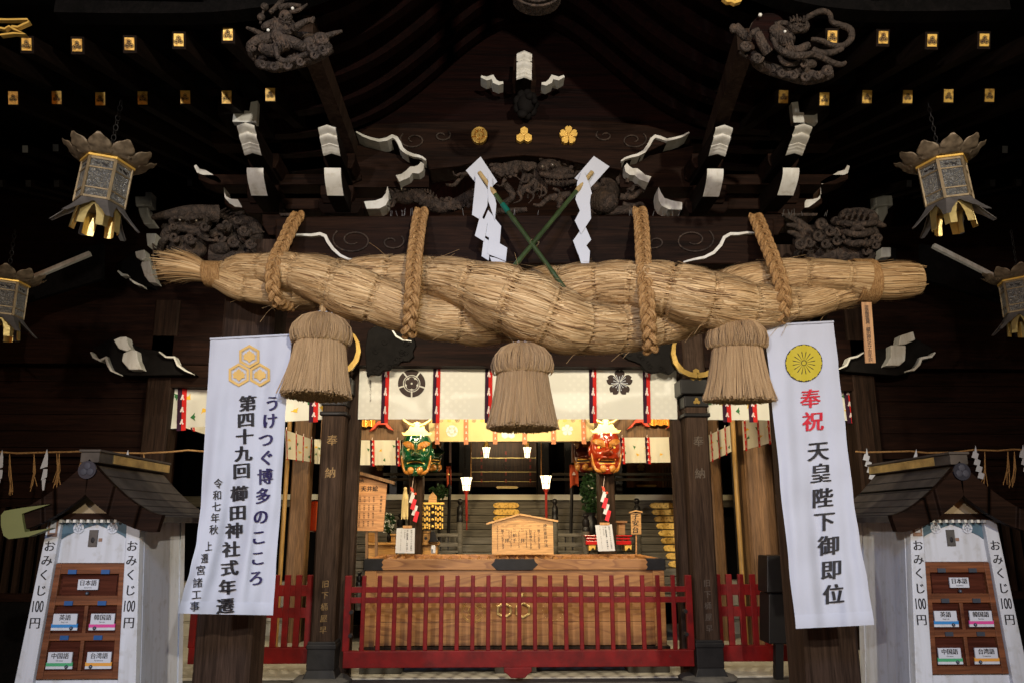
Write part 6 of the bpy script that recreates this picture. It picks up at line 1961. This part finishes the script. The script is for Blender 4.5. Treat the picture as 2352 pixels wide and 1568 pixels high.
M['crown'] = plain('bright_gilt_crown', (.93, .72, .30), .36, .45, .08, 10, .15, 40)
M['green_dim'] = plain('shaded_green_lacquer', (.003, .03, .012), .3, 0, .2, 5); M['red_dim'] = plain('shaded_red_lacquer', (.10, .008, .004), .3, 0, .2, 5)  # darker copies of the mask lacquer, shade put into the colour
demon(957, 1046, 11.9, .97, 'green_mask', 'brow', 'green lacquered demon mask with gilt crown and closed frowning mouth', 0, True, True)
demon(1391, 1041, 11.9, .98, 'red_mask', 'brow', 'orange red lacquered demon mask with gilt crown and open grin')
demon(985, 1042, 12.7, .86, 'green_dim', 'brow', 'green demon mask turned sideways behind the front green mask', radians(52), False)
demon(1349, 1040, 12.8, .9, 'red_dim', 'brow', 'shaded red demon mask turned sideways behind the front red mask', radians(-38), False)
# red and white paper streamers and a fringe tassel
def streamer(pts, lab, y0, x0):
    t_ = thing('paper_streamer', P(pts[-1][0], pts[-1][1] + 20, 11.8), lab, 'paper streamer', 'red and white paper streamers')
    k = MB(); k.tube([P(x0, y0, 11.85), P(pts[0][0] - 2, pts[0][1] - 8, 11.82)], .004, 4); part('cord', k, M['motif'], t_)
    for i, (x, y) in enumerate(pts):
        k = MB(); k.px([(x, y - 10), (x + 8, y - 7), (x + 2, y + 17), (x - 7, y + 13)], 11.8 - .02 * (i % 2), .004)
        part('paper_strip', k, M['red_ink'] if i % 2 else M['paper'], t_)
    k = MB(); k.ell(P(pts[0][0] + 8, pts[0][1] - 6, 11.8), .02, 8, 6); k.px([(pts[0][0] - 4, pts[0][1] - 22), (pts[0][0] + 3, pts[0][1] - 18), (pts[0][0] + 4, pts[0][1] - 9), (pts[0][0] - 1, pts[0][1] - 11)], 11.82, .006); part('bell', k, M['vermilion'], t_)
streamer([(946, 1139), (949, 1154), (952, 1168), (955, 1182)], 'red and white paper streamer on the green mask post', 1092, 951)
streamer([(1386, 1137), (1389, 1151), (1392, 1165), (1396, 1180)], 'red and white paper streamer on the red mask post', 1092, 1389)
k = MB()
for i in range(60):
    x = 924 + 13 * random.random(); y0 = 1122 + random.uniform(0, 3)
    k.tube([P(x * .3 + 931 * .7, y0, 11.75 + random.uniform(-.03, .03)), P(x, y0 + 20, 11.75 + random.uniform(-.05, .05)), P(x - 1 + random.uniform(-1, 1), 1192 - random.uniform(0, 8), 11.75 + random.uniform(-.05, .05))], .007, 5)
k.ell(P(931, 1121, 11.75), .025, 8, 6)
solo('fringe_tassel', k, M['cream'], 'long cream fringe tassel hanging beside the green mask post', 'tassel')

# =================================================================== FURNITURE BEHIND THE BOX
tb = thing('altar_table', P(924, 1300, 12.3), 'honey coloured wooden table with stands behind one end of the offering box', 'table')
k = MB(); rc(k, 840, 1008, 1245, 1251, 12.2, .5); part('table_top', k, M['table'], tb, bev=.008)
k = MB(); rc(k, 844, 1004, 1251.5, 1300, 12.25, .4); part('apron', k, M['table'], tb)
for x0, x1, y0, lab in ((898, 926, 1225, 'small honey wood offering stand without a hole, beside the white notice'), (968, 988, 1218, 'small honey wood offering stand with a round hole')):
    sd_ = thing('offering_stand', P((x0 + x1) / 2, 1245, 12.3), lab, 'stand', 'offering stands on the honey table')
    k = MB(); rc(k, x0 - 2, x1 + 2, y0, y0 + 5, 12.2, .2); part('tray', k, M['table'], sd_, bev=.006)
    k = MB(); rc(k, x0, x1, y0 + 5.5, 1244.6, 12.22, .16); part('base', k, M['table'], sd_)
    k = MB(); k.px([((x0 + x1) / 2 + 3.5 * cos(a * pi / 8), 1235 + 3.5 * sin(a * pi / 8)) for a in range(16)], 12.215, .004); part('hole', k, M['ink'], sd_)
k = MB(); rc(k, 845, 862, 1222, 1244, 12.3, .12)
solo('wooden_block', k, M['table'], 'plain wooden block on the end of the honey table below the donor board', 'block', bev=.006)
sh = thing('bell_stand', P(996, 1245, 12.2), 'black and gold hanging strip stand with a pentagonal gold plate on top', 'ornament')
k = MB(); k.px([(983, 1157), (985, 1138), (994, 1129), (1003, 1138), (1003, 1157)], 12.15, .03); part('pentagon_plate', k, M['board'], sh, bev=.004)
k = MB(); rc(k, 969, 1020, 1153, 1157, 12.1, .12); part('top_bar', k, M['gold'], sh)
k = MB(); rc(k, 990, 997, 1157, 1215, 12.14, .05); k.px([(989, 1218), (997, 1218), (1003, 1236), (1009, 1244), (982, 1244), (987, 1236)], 12.12, .12); part('black_frame', k, M['lacquer'], sh, bev=.006)
k = MB()
for i, x in enumerate((971, 976, 981, 986, 1001, 1006, 1011, 1016)):
    for j in range(4):
        y = 1160 + j * 13 + (i % 2) * 3; rc(k, x - 1.6, x + 1.6, y, y + 8, 12.1 + .02 * (i % 2), .01)
    k.ell(P(x, 1213 - (i % 3), 12.1), .014, 6, 5)
for y in (1162, 1176, 1192, 1208): k.ell(P(993.5, y, 12.12), .022, 8, 6)
part('gilt_strips', k, M['gold'], sh)
def leafy(name, lab, cx, y0, y1, w, Y, n, vase, mats, cat='plant'):
    t_ = thing(name, P(cx, vase[1], Y), lab, cat)
    k = MB()
    for i in range(n):
        f = random.random(); a = random.uniform(0, 2 * pi)
        y = y0 + (y1 - y0) * f; hw = w * (sin(pi * min(1, f * .8 + .15)) ** .7); r = sqrt(random.random())
        c = P(cx + hw * r * cos(a), y + random.uniform(-3, 3), Y + hw * r * sin(a) * .004)
        L = random.uniform(.04, .085); d = Vector((random.uniform(-1, 1), random.uniform(-1, .4), random.uniform(-.5, .9))).normalized(); o = d.cross(Vector((random.uniform(-1, 1), 1, .3))).normalized() * L * .28
        k.add([c, c + d * L * .5 + o, c + d * L, c + d * L * .5 - o], [(0, 1, 2, 3)], 1 if random.random() < mats else 0)
    for i in range(12):
        k.tube([P(cx + random.uniform(-2, 2), y1 + 6, Y), P(cx + random.uniform(-w, w) * .7, y0 + (y1 - y0) * random.uniform(.1, .6), Y)], .005, 4)
    part('leaves', k, [M['leaf'], M['leaf_white']], t_)
    k = MB(); p = P(cx, vase[1], Y); s = S(cx, vase[1], Y); H = P(cx, vase[0], Y).z - p.z
    k.lathe([(vase[2] * .6 * s, 0), (vase[2] * s, H * .3), (vase[2] * .95 * s, H * .7), (vase[2] * .5 * s, H * .88), (vase[2] * .7 * s, H)], (p.x, Y, p.z), 18); part('vase', k, M['lacquer'], t_, 60)
leafy('sacred_branches', 'tall dark green leafy branches in a black vase beside the red mask post', 1358, 1092, 1176, 24, 12.6, 900, (1176, 1250, 20), .04)
leafy('flower_vase', 'small white and green flower arrangement in a dark vase on the honey table', 893, 1184, 1222, 12, 12.3, 240, (1222, 1245, 5), .35, 'flowers')
leafy('sacred_branches', 'thin leafy branches in shade beside the gold pentagon plate', 1008, 1118, 1142, 22, 12.8, 150, (1150, 1240, 4), .0)
lt_ = thing('red_table', P(1398, 1275, 12.1), 'low red lacquered table with gilt feet beside the small pole sign', 'table')
k = MB(); rc(k, 1343, 1452, 1228, 1231, 12.0, .4); rc(k, 1347, 1448, 1234, 1238, 12.02, .36); rc(k, 1346, 1450, 1241, 1250, 12.0, .38); part('table_top', k, M['red_lacquer'], lt_, bev=.006)
k = MB()
for x in (1352, 1366, 1382, 1414, 1430, 1443): rc(k, x - 1.5, x + 1.5, 1231, 1241, 12.04, .3)
pieces('baluster', k, M['red_lacquer'], lt_)
for x in (1360, 1443):
    k = MB(); k.px([(x - 8, 1250), (x + 8, 1250), (x + 7, 1262), (x + 2, 1256), (x - 3, 1262), (x - 7, 1264)], 12.02, .3); part('gilt_foot', k, M['gold'], lt_)
k = MB(); rc(k, 1421, 1436, 1200, 1230, 12.6, .2); rc(k, 1416, 1441, 1195, 1200, 12.55, .3)
solo('offering_stand', k, M['board_red'], 'orange wooden stand half hidden behind the red mask post', 'stand', bev=.006)
# red ceremonial drum disc at the left
k = MB(); p = P(727, 1185, 13); 
rr = 35 * S(727, 1185, 13)
k.lathe([(0, -.1), (rr * .9, -.1), (rr, -.06), (rr, .06), (rr * .9, .1), (0, .1)], (0, 0, 0), 28)
dm = solo('drum', k, M['red_mask'], 'red round drum in shade beside a tall pillar', 'drum', smooth=40); dm.rotation_euler = (pi / 2, 0, 0); dm.location = p
# lamps
def lamp_up(x, y0, y1, w, Y, lab, pole, cord, power):
    p0, p1 = P(x, y1, Y), P(x, y0, Y); s = S(x, y0, Y); H = p1.z - p0.z
    t_ = thing('lit_lamp', p0, lab, 'lamp', 'lit hexagonal lamps')
    k = MB(); k.lathe([(w * .55 * s, 0), (w * .66 * s, H * .4), (w * .8 * s, H * .75), (w * 1.0 * s, H)], p0, 6); part('glowing_shade', k, M['lampglow'], t_)
    k = MB()
    for i in range(6):
        a = i * pi / 3
        k.tube([p0 + Vector((cos(a) * w * r * s * 1.02, sin(a) * w * r * s * 1.02, H * z_)) for r, z_ in ((.55, 0), (.66, .4), (.8, .75), (1.0, 1))], .006, 4)
        for r, z_ in ((.56, .0), (.66, .4), (1.01, 1)):
            b2 = a + pi / 3; k.tube([p0 + Vector((cos(a) * w * r * s, sin(a) * w * r * s, H * z_)), p0 + Vector((cos(b2) * w * r * s, sin(b2) * w * r * s, H * z_))], .005, 4)
    part('black_frame', k, M['lacquer'], t_)
    if pole:
        k = MB(); k.tube([p0 + Vector((0, 0, -.002)), P(x + 1, pole, Y)], .022, 8); k.lathe([(.02, 0), (w * .5 * s, .05), (w * .56 * s, .06)], p0 + Vector((0, 0, -.062)), 10); k.tube([P(x + 1, pole, Y), P(x + 1, 1300, Y)], .012, 6); part('red_pole', k, M['redpole'], t_)
    else:
        k = MB(); k.lathe([(w * .9 * s, 0), (w * .5 * s, .06), (.02, .12), (.01, .3)], p1 + Vector((0, 0, .004)), 6); part('gilt_hood', k, M['gold'], t_)
    if cord:
        k = MB(); k.tube([P(x + cord, y0, Y + .05), P(x + cord, 1000, Y + .05)], .008, 5); part('yellow_cord', k, M['table'], t_)
    lamp('lamp_light', 'POINT', p0 + Vector((0, -w * s * 1.4 - .05, H * .5)), power, (1.0, .74, .42), size=.06).parent = None
    return t_
lamp_up(1071, 1095, 1126, 14, 13.6, 'glowing lamp on a red pole, beside the narrow flag with gold crest', 1195, 11, 5)
lamp_up(1254, 1091, 1122, 14, 13.6, 'glowing lamp on a red pole, beside the wide flag with pale crest', 1195, -11, 5)
lamp_up(1117, 1026, 1051, 10, 14.4, 'small glowing lamp hanging high before the sanctuary door, on the green mask side', None, 0, 3)
lamp_up(1211, 1026, 1051, 10, 14.4, 'small glowing lamp hanging high before the sanctuary door, on the red mask side', None, 0, 3)
def flag(x0, x1, y0, y1, Y, lab, c):
    t_ = thing('orange_flag', P((x0 + x1) / 2, y1, Y), lab, 'flag', 'orange flags on black poles')
    k = MB(); w = x1 - x0
    k.grid(lambda u, v: P(x0 + w * u + 1.2 * v, y0 + (y1 - y0) * v * (1 - .16 * (1 - abs(2 * u - 1)) * (v > .9) - .08 * u * (v > .9)), Y - .03 * sin(u * 7) * v), 12, 14); part('cloth', k, M['flag'], t_, 180)
    k = MB(); stamp(k, mon_hex3(True), x0 + w * .5, y0 + (y1 - y0) * .38, w * .22, pxfn(Y - .05), (0, 0)); part('crest', k, M['brass' if x0 < 1200 else 'motif'], t_)
    k = MB(); k.tube([P(c, 1012, Y + .03), P(c, 1062, Y + .03)], .02, 6, 0); k.tube([P(c, 1062, Y + .03), P(c - 4, 1230, Y + .03)], .03, 6, 1); part('pole', k, [M['motif'], M['lacquer']], t_)
flag(1025, 1036, 1069, 1119, 13.0, 'narrow orange flag with gold crest on a black pole', 1034)
flag(1308, 1328, 1066, 1121, 13.0, 'wider orange flag with pale crest beside the shaded red mask', 1315)
# warm hall lamps behind the entrance curtain, then unseen fill added for hall and bays
for x, pw in ((-1.2, 190), (.35, 150), (1.9, 190)):
    lamp('hall_downlight', 'SPOT', (x, 9.95, 3.75), pw * 1.15, (1.0, .78, .45), (x * 1.05, 12.6, 2.0), .12, 120, .6)
lamp('hall_fill', 'POINT', (.35, 11.2, 3.95), 75, (1.0, .80, .50), size=.2)  # unseen fill added to lift the whole interior
for x in (-3.3, 3.9): lamp('bay_fill', 'SPOT', (x, 9.95, 3.7), 150, (1.0, .82, .54), (x * .8, 12.0, 1.6), .12, 130, .6)
for x in (-3.05, 3.7): lamp('bay_fill', 'SPOT', (x * .95, 7.6, 4.1), 130, (1.0, .88, .66), (x, 9.6, 3.1), .12, 75, .7)  # unseen fill added to brighten the fronts of the bay curtains

# =================================================================== FORTUNE SLIP BOXES
FYB = 4.5
def omikuji(cx_px, label, mirror):
    cxw = P(cx_px, 1239, FYB).x
    if mirror: cxw += .0
    t_ = thing('fortune_slip_box', (cxw, FYB + .3, .25), label, 'fortune slip box', 'fortune slip boxes')
    F = FYB
    hw = lambda z: .2565 + .078 * (1.634 - z)          # half width widens downward
    hp = lambda z: .1815 + .052 * (1.634 - z)          # inner edge of the posts
    X = lambda a, z: cxw + a * (1 if not mirror else 1)
    zb, zt = .25, 1.80
    D_ = .62
    k = MB()
    k.add([(cxw + s_ * hw(z) * .985, F + y, z) for z in (zb, zt) for y in (.02, D_) for s_ in (-1, 1)], [(0, 1, 3, 2), (4, 6, 7, 5), (0, 4, 5, 1), (2, 3, 7, 6), (0, 2, 6, 4), (1, 5, 7, 3)])
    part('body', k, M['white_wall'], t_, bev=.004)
    k = MB()                                            # corner boards of the sides
    for s_ in (-1, 1):
        for y in (.03, D_ - .065): k.prism([(cxw + s_ * (hw(z) * .985 + .0005), F + y + a, z) for z, a in ((zb, 0), (zt - .07, 0), (zt - .07, .065), (zb, .065))], (s_ * .006, 0, 0))
    pieces('corner_board', k, M['white_wall'], t_)
    for s_ in (-1, 1):                                  # sloping posts with writing
        k = MB()
        k.prism([(cxw + s_ * hp(zb), F - .03, zb), (cxw + s_ * hw(zb), F - .03, zb), (cxw + s_ * hw(zt), F - .03, zt), (cxw + s_ * hp(zt), F - .03, zt)], (0, .07, 0))
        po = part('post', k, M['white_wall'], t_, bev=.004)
        k = MB()
        zs = [1.605, 1.53, 1.455, 1.375, 1.293, 1.21]
        for ch, z in zip(('お', 'み', 'く', 'じ', '100', '円'), zs):
            xm = cxw + s_ * (hp(z) + hw(z)) / 2
            fn = lambda a, b_, l=0: Vector((a - s_ * .0, F - .0315 - l, b_))
            sz = .062 if ch != '100' else .072
            put(k, ch, xm, z, sz * (.62 if ch == '100' else 1), sz * (1.15 if ch == '100' else 1), fn, 0, .022, 0, ydir=1)
        part('writing', k, M['ink'], po)
    k = MB()
    k.box(cxw - .135, cxw - .07 if 0 else cxw - .10, F - .036, F - .031, 0, .01)
    zs0, zs1 = 1.655, 1.75                              # worn stickers on the left post
    k = MB(); x = cxw - (hp(1.7) + hw(1.7)) / 2; k.box(x - .026, x + .026, F - .034, F - .0305, zs0, zs1); st_ = part('worn_sticker', k, M['rust'], t_)
    k = MB(); k.box(x - .014, x + .016, F - .036, F - .0345, zs0 + .02, zs1 - .01); part('torn_paper', k, M['white_wall'], st_)
    # upper panel, valance, coin plate
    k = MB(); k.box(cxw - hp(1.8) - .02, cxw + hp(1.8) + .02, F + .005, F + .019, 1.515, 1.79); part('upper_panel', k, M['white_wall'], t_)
    k = MB(); wv = hp(1.7)
    for s_ in (-1, 1):
        pts = [(cxw + s_ * wv, F - .002, 1.728), (cxw + s_ * wv, F - .002, 1.640)]
        for i in range(9):
            f = i / 8; pts.append((cxw + s_ * wv * (1 - f), F - .002, 1.640 + .080 * f ** .75))
        pts.append((cxw, F - .002, 1.728))
        k.prism(pts, (0, .006, 0))
    va = part('valance', k, M['blue_panel'], t_)
    k = MB()
    for s_ in (-1, 1):
        fn = lambda a, b_, l=0: Vector((cxw + s_ * .092 + a, F - .0035 - l, 1.698 + b_))
        stamp(k, mon_mokko(), 0, 0, .029, fn, (0, 0, 0), 0, 1)
    part('white_crest', k, M['paper'], va)
    k = MB(); k.box(cxw - .032, cxw + .015, F - .002, F + .006, 1.60, 1.69); cp = part('coin_plate', k, M['fleck'], t_)
    k = MB(); k.ell((cxw - .008, F - .004, 1.635), (.010, .004, .015)); part('coin_slot', k, M['ink'], cp)
    k = MB(); k.box(cxw + .02, cxw + .04, F + .003, F + .0055, 1.627, 1.645); part('scuff', k, M['rust'], t_)
    # cabinet with drawers
    zc0, zc1 = .925, 1.512
    k = MB()
    def fr(x0, x1, z0, z1, y0=-.012, y1=.03): k.box(cxw + x0, cxw + x1, F + y0, F + y1, z0, z1)
    for s_ in (-1, 1):
        k.prism([(cxw + s_ * (hp(z) - .003 - w), F - .012, z) for z, w in ((zc0, 0), (zc0, .035), (zc1, .030), (zc1, 0))], (0, .04, 0))
    wi = .150
    for z0, z1 in ((zc1 - .055, zc1), (1.295, 1.345), (1.115, 1.155), (zc0, .965)): k.box(cxw - hp(z0) + .03, cxw + hp(z0) - .03, F - .008, F + .03, z0, z1)
    k.box(cxw - .009, cxw + .011, F - .006, F + .03, .966, 1.294)
    ca = part('cabinet_frame', k, M['cabinet'], t_, bev=.003)
    k = MB(); k.box(cxw - .19, cxw + .19, F + .0125, F + .0185, zc0 + .01, zc1 - .01); part('cabinet_back', k, M['cabinet_dark'], t_)
    labs = [(0, 1.392, .108, '日本語', 'Japanese', None), (-.100, 1.215, .125, '英語', 'English', 'lab_blue'), (.098, 1.215, .125, '韓国語', 'Korean', 'lab_pink'), (-.102, 1.022, .125, '中国語', 'Chinese', 'lab_green'), (.102, 1.022, .125, '台湾語', 'Taiwanese', 'lab_orange')]
    for lx, lz, w, txt, eng, band in labs:
        x0, x1 = (cxw + lx - .086, cxw + lx + .086)
        if txt == '日本語': x0, x1 = cxw - .145, cxw + .145
        k = MB(); k.box(max(x0, cxw - hp(lz) + .036), min(x1, cxw + hp(lz) - .036), F + .004, F + .028, lz - .065, lz + .055); dr = part('drawer', k, M['cabinet_dark'], t_)
        k = MB(); k.box(cxw + lx - w / 2, cxw + lx + w / 2, F - .014, F - .006, lz - .016, lz + .038); lb = part('label_plate', k, M['paper'], dr)
        k = MB(); fn = lambda a, b_, l=0: Vector((a, F - .0145 - l, b_))
        for i, ch in enumerate(txt): put(k, ch, cxw + lx + (i - (len(txt) - 1) / 2) * .031, lz + .020, .031, .031, fn, 0, .03, 0, ydir=1)
        for i, ch in enumerate(eng): put(k, ch, cxw + lx + (i - (len(eng) - 1) / 2) * .0052, lz - .004, .010, .010, fn, 0, .02, 0, ydir=1)
        o = part('label_writing', k, M['ink'], dr)
        if band:
            k = MB(); k.box(cxw + lx - w * .55, cxw + lx + w * .55, F - .013, F - .005, lz - .032, lz - .013); k2 = part('colour_band', k, M[band], dr)
            k = MB(); k.box(cxw + lx - w * .55, cxw + lx + w * .55, F - .0125, F - .005, lz - .046, lz - .0325); part('pale_band', k, M['white_wall'], dr)
        k = MB(); k.ell((cxw + lx * .12 + (0.0 if txt == '日本語' else 0) + (lx * .5 if txt != '日本語' else 0), F - .012, lz - .035), (.010, .012, .010), 10, 8); part('knob', k, M['hinge'], dr, 180)
    k = MB()
    for z in (1.462, 1.30, 1.125):
        for x in (-.092, .085): k.box(cxw + x - .022, cxw + x + .022, F - .016, F - .0085, z - .004, z + .018)
    pieces('hinge', k, M['blue_hinge'] if not mirror else M['hinge'], ca)
    k = MB(); k.box(cxw - hp(.8), cxw + hp(.8), F + .0, F + .019, zb, .918); part('lower_panel', k, M['white_wall'], t_)
    # roof
    def rz(a):                                          # roof height over half width 0..1
        return 2.055 - .295 * (1 - (1 - a) ** 1.55)
    RW = .405
    Y0, Y1 = F - .16, F + .80
    n = 28
    k = MB()
    for s_ in (-1, 1):
        for i in range(n):
            a, b_ = i / n, (i + 1) / n
            lift = .0035 * (i % 3 == 0)
            k.prism([(cxw + s_ * RW * a, Y0 + .03, rz(a) + .0), (cxw + s_ * RW * b_, Y0 + .03, rz(b_)), (cxw + s_ * RW * b_, Y0 + .03, rz(b_) - .03), (cxw + s_ * RW * a, Y0 + .03, rz(a) - .03)], (0, Y1 - Y0 - .03, 0))
    ro = part('roof', k, M['tile'], t_, 30)
    k = MB()
    for s_ in (-1, 1):
        for i in (5, 10, 14, 18, 22, 25):
            a = i / n; k.box(min(cxw + s_ * RW * (a - .004), cxw + s_ * RW * (a + .012)), max(cxw + s_ * RW * (a - .004), cxw + s_ * RW * (a + .012)), Y0 + .04, Y1, rz(a) - .004, rz(a) + .0022)
    part('roof_seams', k, M['ink'], ro)
    k = MB()
    for s_ in (-1, 1):                                  # curved barge boards
        up, lo = [], []
        for i in range(n + 1):
            a = i / n; th = .165 - .085 * a
            up.append((cxw + s_ * RW * a * 1.03, Y0, rz(a) + .008)); lo.append((cxw + s_ * RW * max(0, a * 1.03 - .05 * (a > 0)), Y0, rz(a) - th))
        for i in range(n): k.prism([up[i], up[i + 1], lo[i + 1], lo[i]], (0, .045, 0))
    part('barge_board', k, M['cabinet_dark'] if 0 else M['beam'], t_, 20)
    k = MB(); cc = Vector((cxw, Y0 - .008, 2.005))
    k.lathe([(0, -.006), (.048, -.006), (.048, .006), (0, .006)], (0, 0, 0), 24)
    k.v = [(cc.x + x, cc.y + z, cc.z + y) for x, y, z in k.v]
    cr_ = part('round_crest', k, M['blue_crest'], t_)
    k = MB()
    for a in (90, 210, 330): k.ell((cc.x + .021 * cos(radians(a)), cc.y - .008, cc.z + .021 * sin(radians(a))), (.019, .004, .019), 12, 6)
    part('leaf_crest', k, M['dim_crest'], cr_)
    k = MB(); k.prism([(cxw - .20, F - .02, 1.779), (cxw + .20, F - .02, 1.779), (cxw, F - .02, 1.96)], (0, .03, 0)); part('gable_panel', k, M['rust_wall'], t_)
    k = MB(); k.box(cxw - .27, cxw + .27, F - .05, F + .66, 1.746, 1.778); part('cornice', k, M['beam'], t_)
    k = MB()
    for i in range(10): x = cxw - .165 + i * .0365; k.box(x - .007, x + .007, F - .058, F + .0, 1.729, 1.7445)
    for s_ in (-1, 1):
        for i in range(26): y = F + .0 + i * .03; k.box(cxw + s_ * .33 - .02, cxw + s_ * .33 + .02, y - .007, y + .007, 1.728, 1.742)
    part('white_rafter_ends', k, M['paint'], ro)
    k = MB()
    for s_ in (-1, 1): k.box(min(cxw + s_ * .215, cxw + s_ * .385), max(cxw + s_ * .215, cxw + s_ * .385), Y0 + .05, Y1, 1.708 + .035, 1.724 + .03)
    pieces('eave_soffit', k, M['beam'], ro)
    k = MB(); k.box(cxw - .05, cxw + .05, Y0 + .0, Y1, 2.045, 2.10); k.box(cxw - .058, cxw + .058, Y0 - .01, Y1 + .01, 2.101, 2.115); rg = part('ridge', k, M['tile'], t_, bev=.004)
    k = MB()
    for s_ in (-1, 1): k.box(min(cxw + s_ * .0505, cxw + s_ * .054), max(cxw + s_ * .0505, cxw + s_ * .054), Y0 + .16, Y1 - .005, 2.050, 2.098)
    part('brass_strip', k, M['strip'], rg)
    if not mirror:
        k = MB()
        xe = cxw - RW * 1.03; ze = rz(1)
        k.px([(2, 1182), (10, 1172), (50, 1165), (115, 1157), (72, 1171), (50, 1179), (52, 1195), (57, 1221), (120, 1211), (66, 1231), (20, 1237), (8, 1229), (2, 1206)], Y0 - .02, .05)
        part('edge_guard', k, M['foam'], t_, 60, label='yellow green plastic guard on the lower left corner of the roof')
    kk = 1.32
    t_.location = C0 + (t_.location - C0) * kk; t_.scale = (kk, kk, kk)
    return t_
M['dim_crest'] = plain('dim_crest_leaf', (.035, .034, .045), .7, 0, .2, 8)
M['strip'] = plain('dented_brass_strip', (.40, .31, .13), .34, .6, .5, 9, .5, 9)
M['blue_crest'] = plain('dark_blue_crest', (.007, .007, .016), .5, 0, .2, 8)
M['rust_wall'] = plain('ochre_gable_panel', (.34, .26, .15), .7, 0, .1, 5)
omikuji(217, 'white fortune slip box with a yellow green guard on its roof corner', False)
omikuji(2188, 'white fortune slip box beside the chrysanthemum banner, without a guard on its roof', True)

# =================================================================== STRAW CORDS WITH PAPER STREAMERS ALONG THE WINGS
def cordline(pts, papers, straws, Y, label):
    t_ = thing('paper_garland', P(pts[0][0], pts[0][1] + 60, Y), label, 'straw cord')
    k = MB(); k.tube([P(x, y, Y) for x, y in pts], .010, 6, att=.1); part('cord', k, M['jute'], t_)
    k = MB()
    for x, y, L in straws:
        for i in range(5): k.tube([P(x, y, Y), P(x + random.uniform(-4, 4), y + L * .5, Y - .02), P(x + random.uniform(-12, 8), y + L + random.uniform(-10, 6), Y)], .004, 4, att=random.random() * 9)
    part('straw_strands', k, M['jute'], t_)
    for x, y, ln, twist in papers:
        k = MB()
        if twist: segs = [[(x + 2, y - 10), (x + 4, y + 4), (x + 3, y + 30), (x - 14, y + 36)], [(x - 6, y + 36), (x + 3, y + 36), (x + 1, y + 55), (x - 12, y + 62)], [(x - 10, y + 60), (x - 1, y + 58), (x - 5, y + ln), (x - 9, y + ln)]]
        else:
            segs = [[(x + 1, y - 12), (x + 4, y + 4), (x - 2, y + 4)]]; h = (ln - 4) / 4
            for i in range(4): xx = x - 7 + i * 4.5; yy = y + 4 + i * h; segs.append([(xx + 3, yy - 3), (xx + 15, yy + 3), (xx + 12, yy + h), (xx - 1, yy + h - 4)])
        for i, sgm in enumerate(segs): k.px(sgm, Y - .02 - .012 * (i % 2), .003)
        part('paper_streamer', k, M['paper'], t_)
    return t_
YC = 8.7
cordline([(-20, 1050), (0, 1037), (40, 1040), (95, 1038), (145, 1037), (182, 1036), (240, 1038), (330, 1040), (390, 1037), (432, 1033), (470, 1036)], [(3, 1042, 70, True), (106, 1040, 85, True), (292, 1042, 20, True)],
         [(22, 1042, 95), (78, 1042, 80), (130, 1040, 75), (136, 1040, 80), (188, 1040, 35), (330, 1042, 30)], YC, 'thin straw cord with twisted white papers and many straw strands')
cordline([(1965, 1036), (1985, 1038), (2060, 1036), (2090, 1035), (2130, 1039), (2190, 1038), (2235, 1032), (2290, 1034), (2330, 1031), (2380, 1034)], [(1990, 1040, 62, False), (2103, 1040, 20, True), (2240, 1034, 66, False), (2349, 1032, 70, False)],
         [(2192, 1040, 60), (2262, 1036, 82), (2315, 1036, 78), (2330, 1036, 78)], YC, 'thin straw cord with flat zigzag white papers')
for o in list(bpy.data.meshes):
    if o.users == 0: bpy.data.meshes.remove(o)
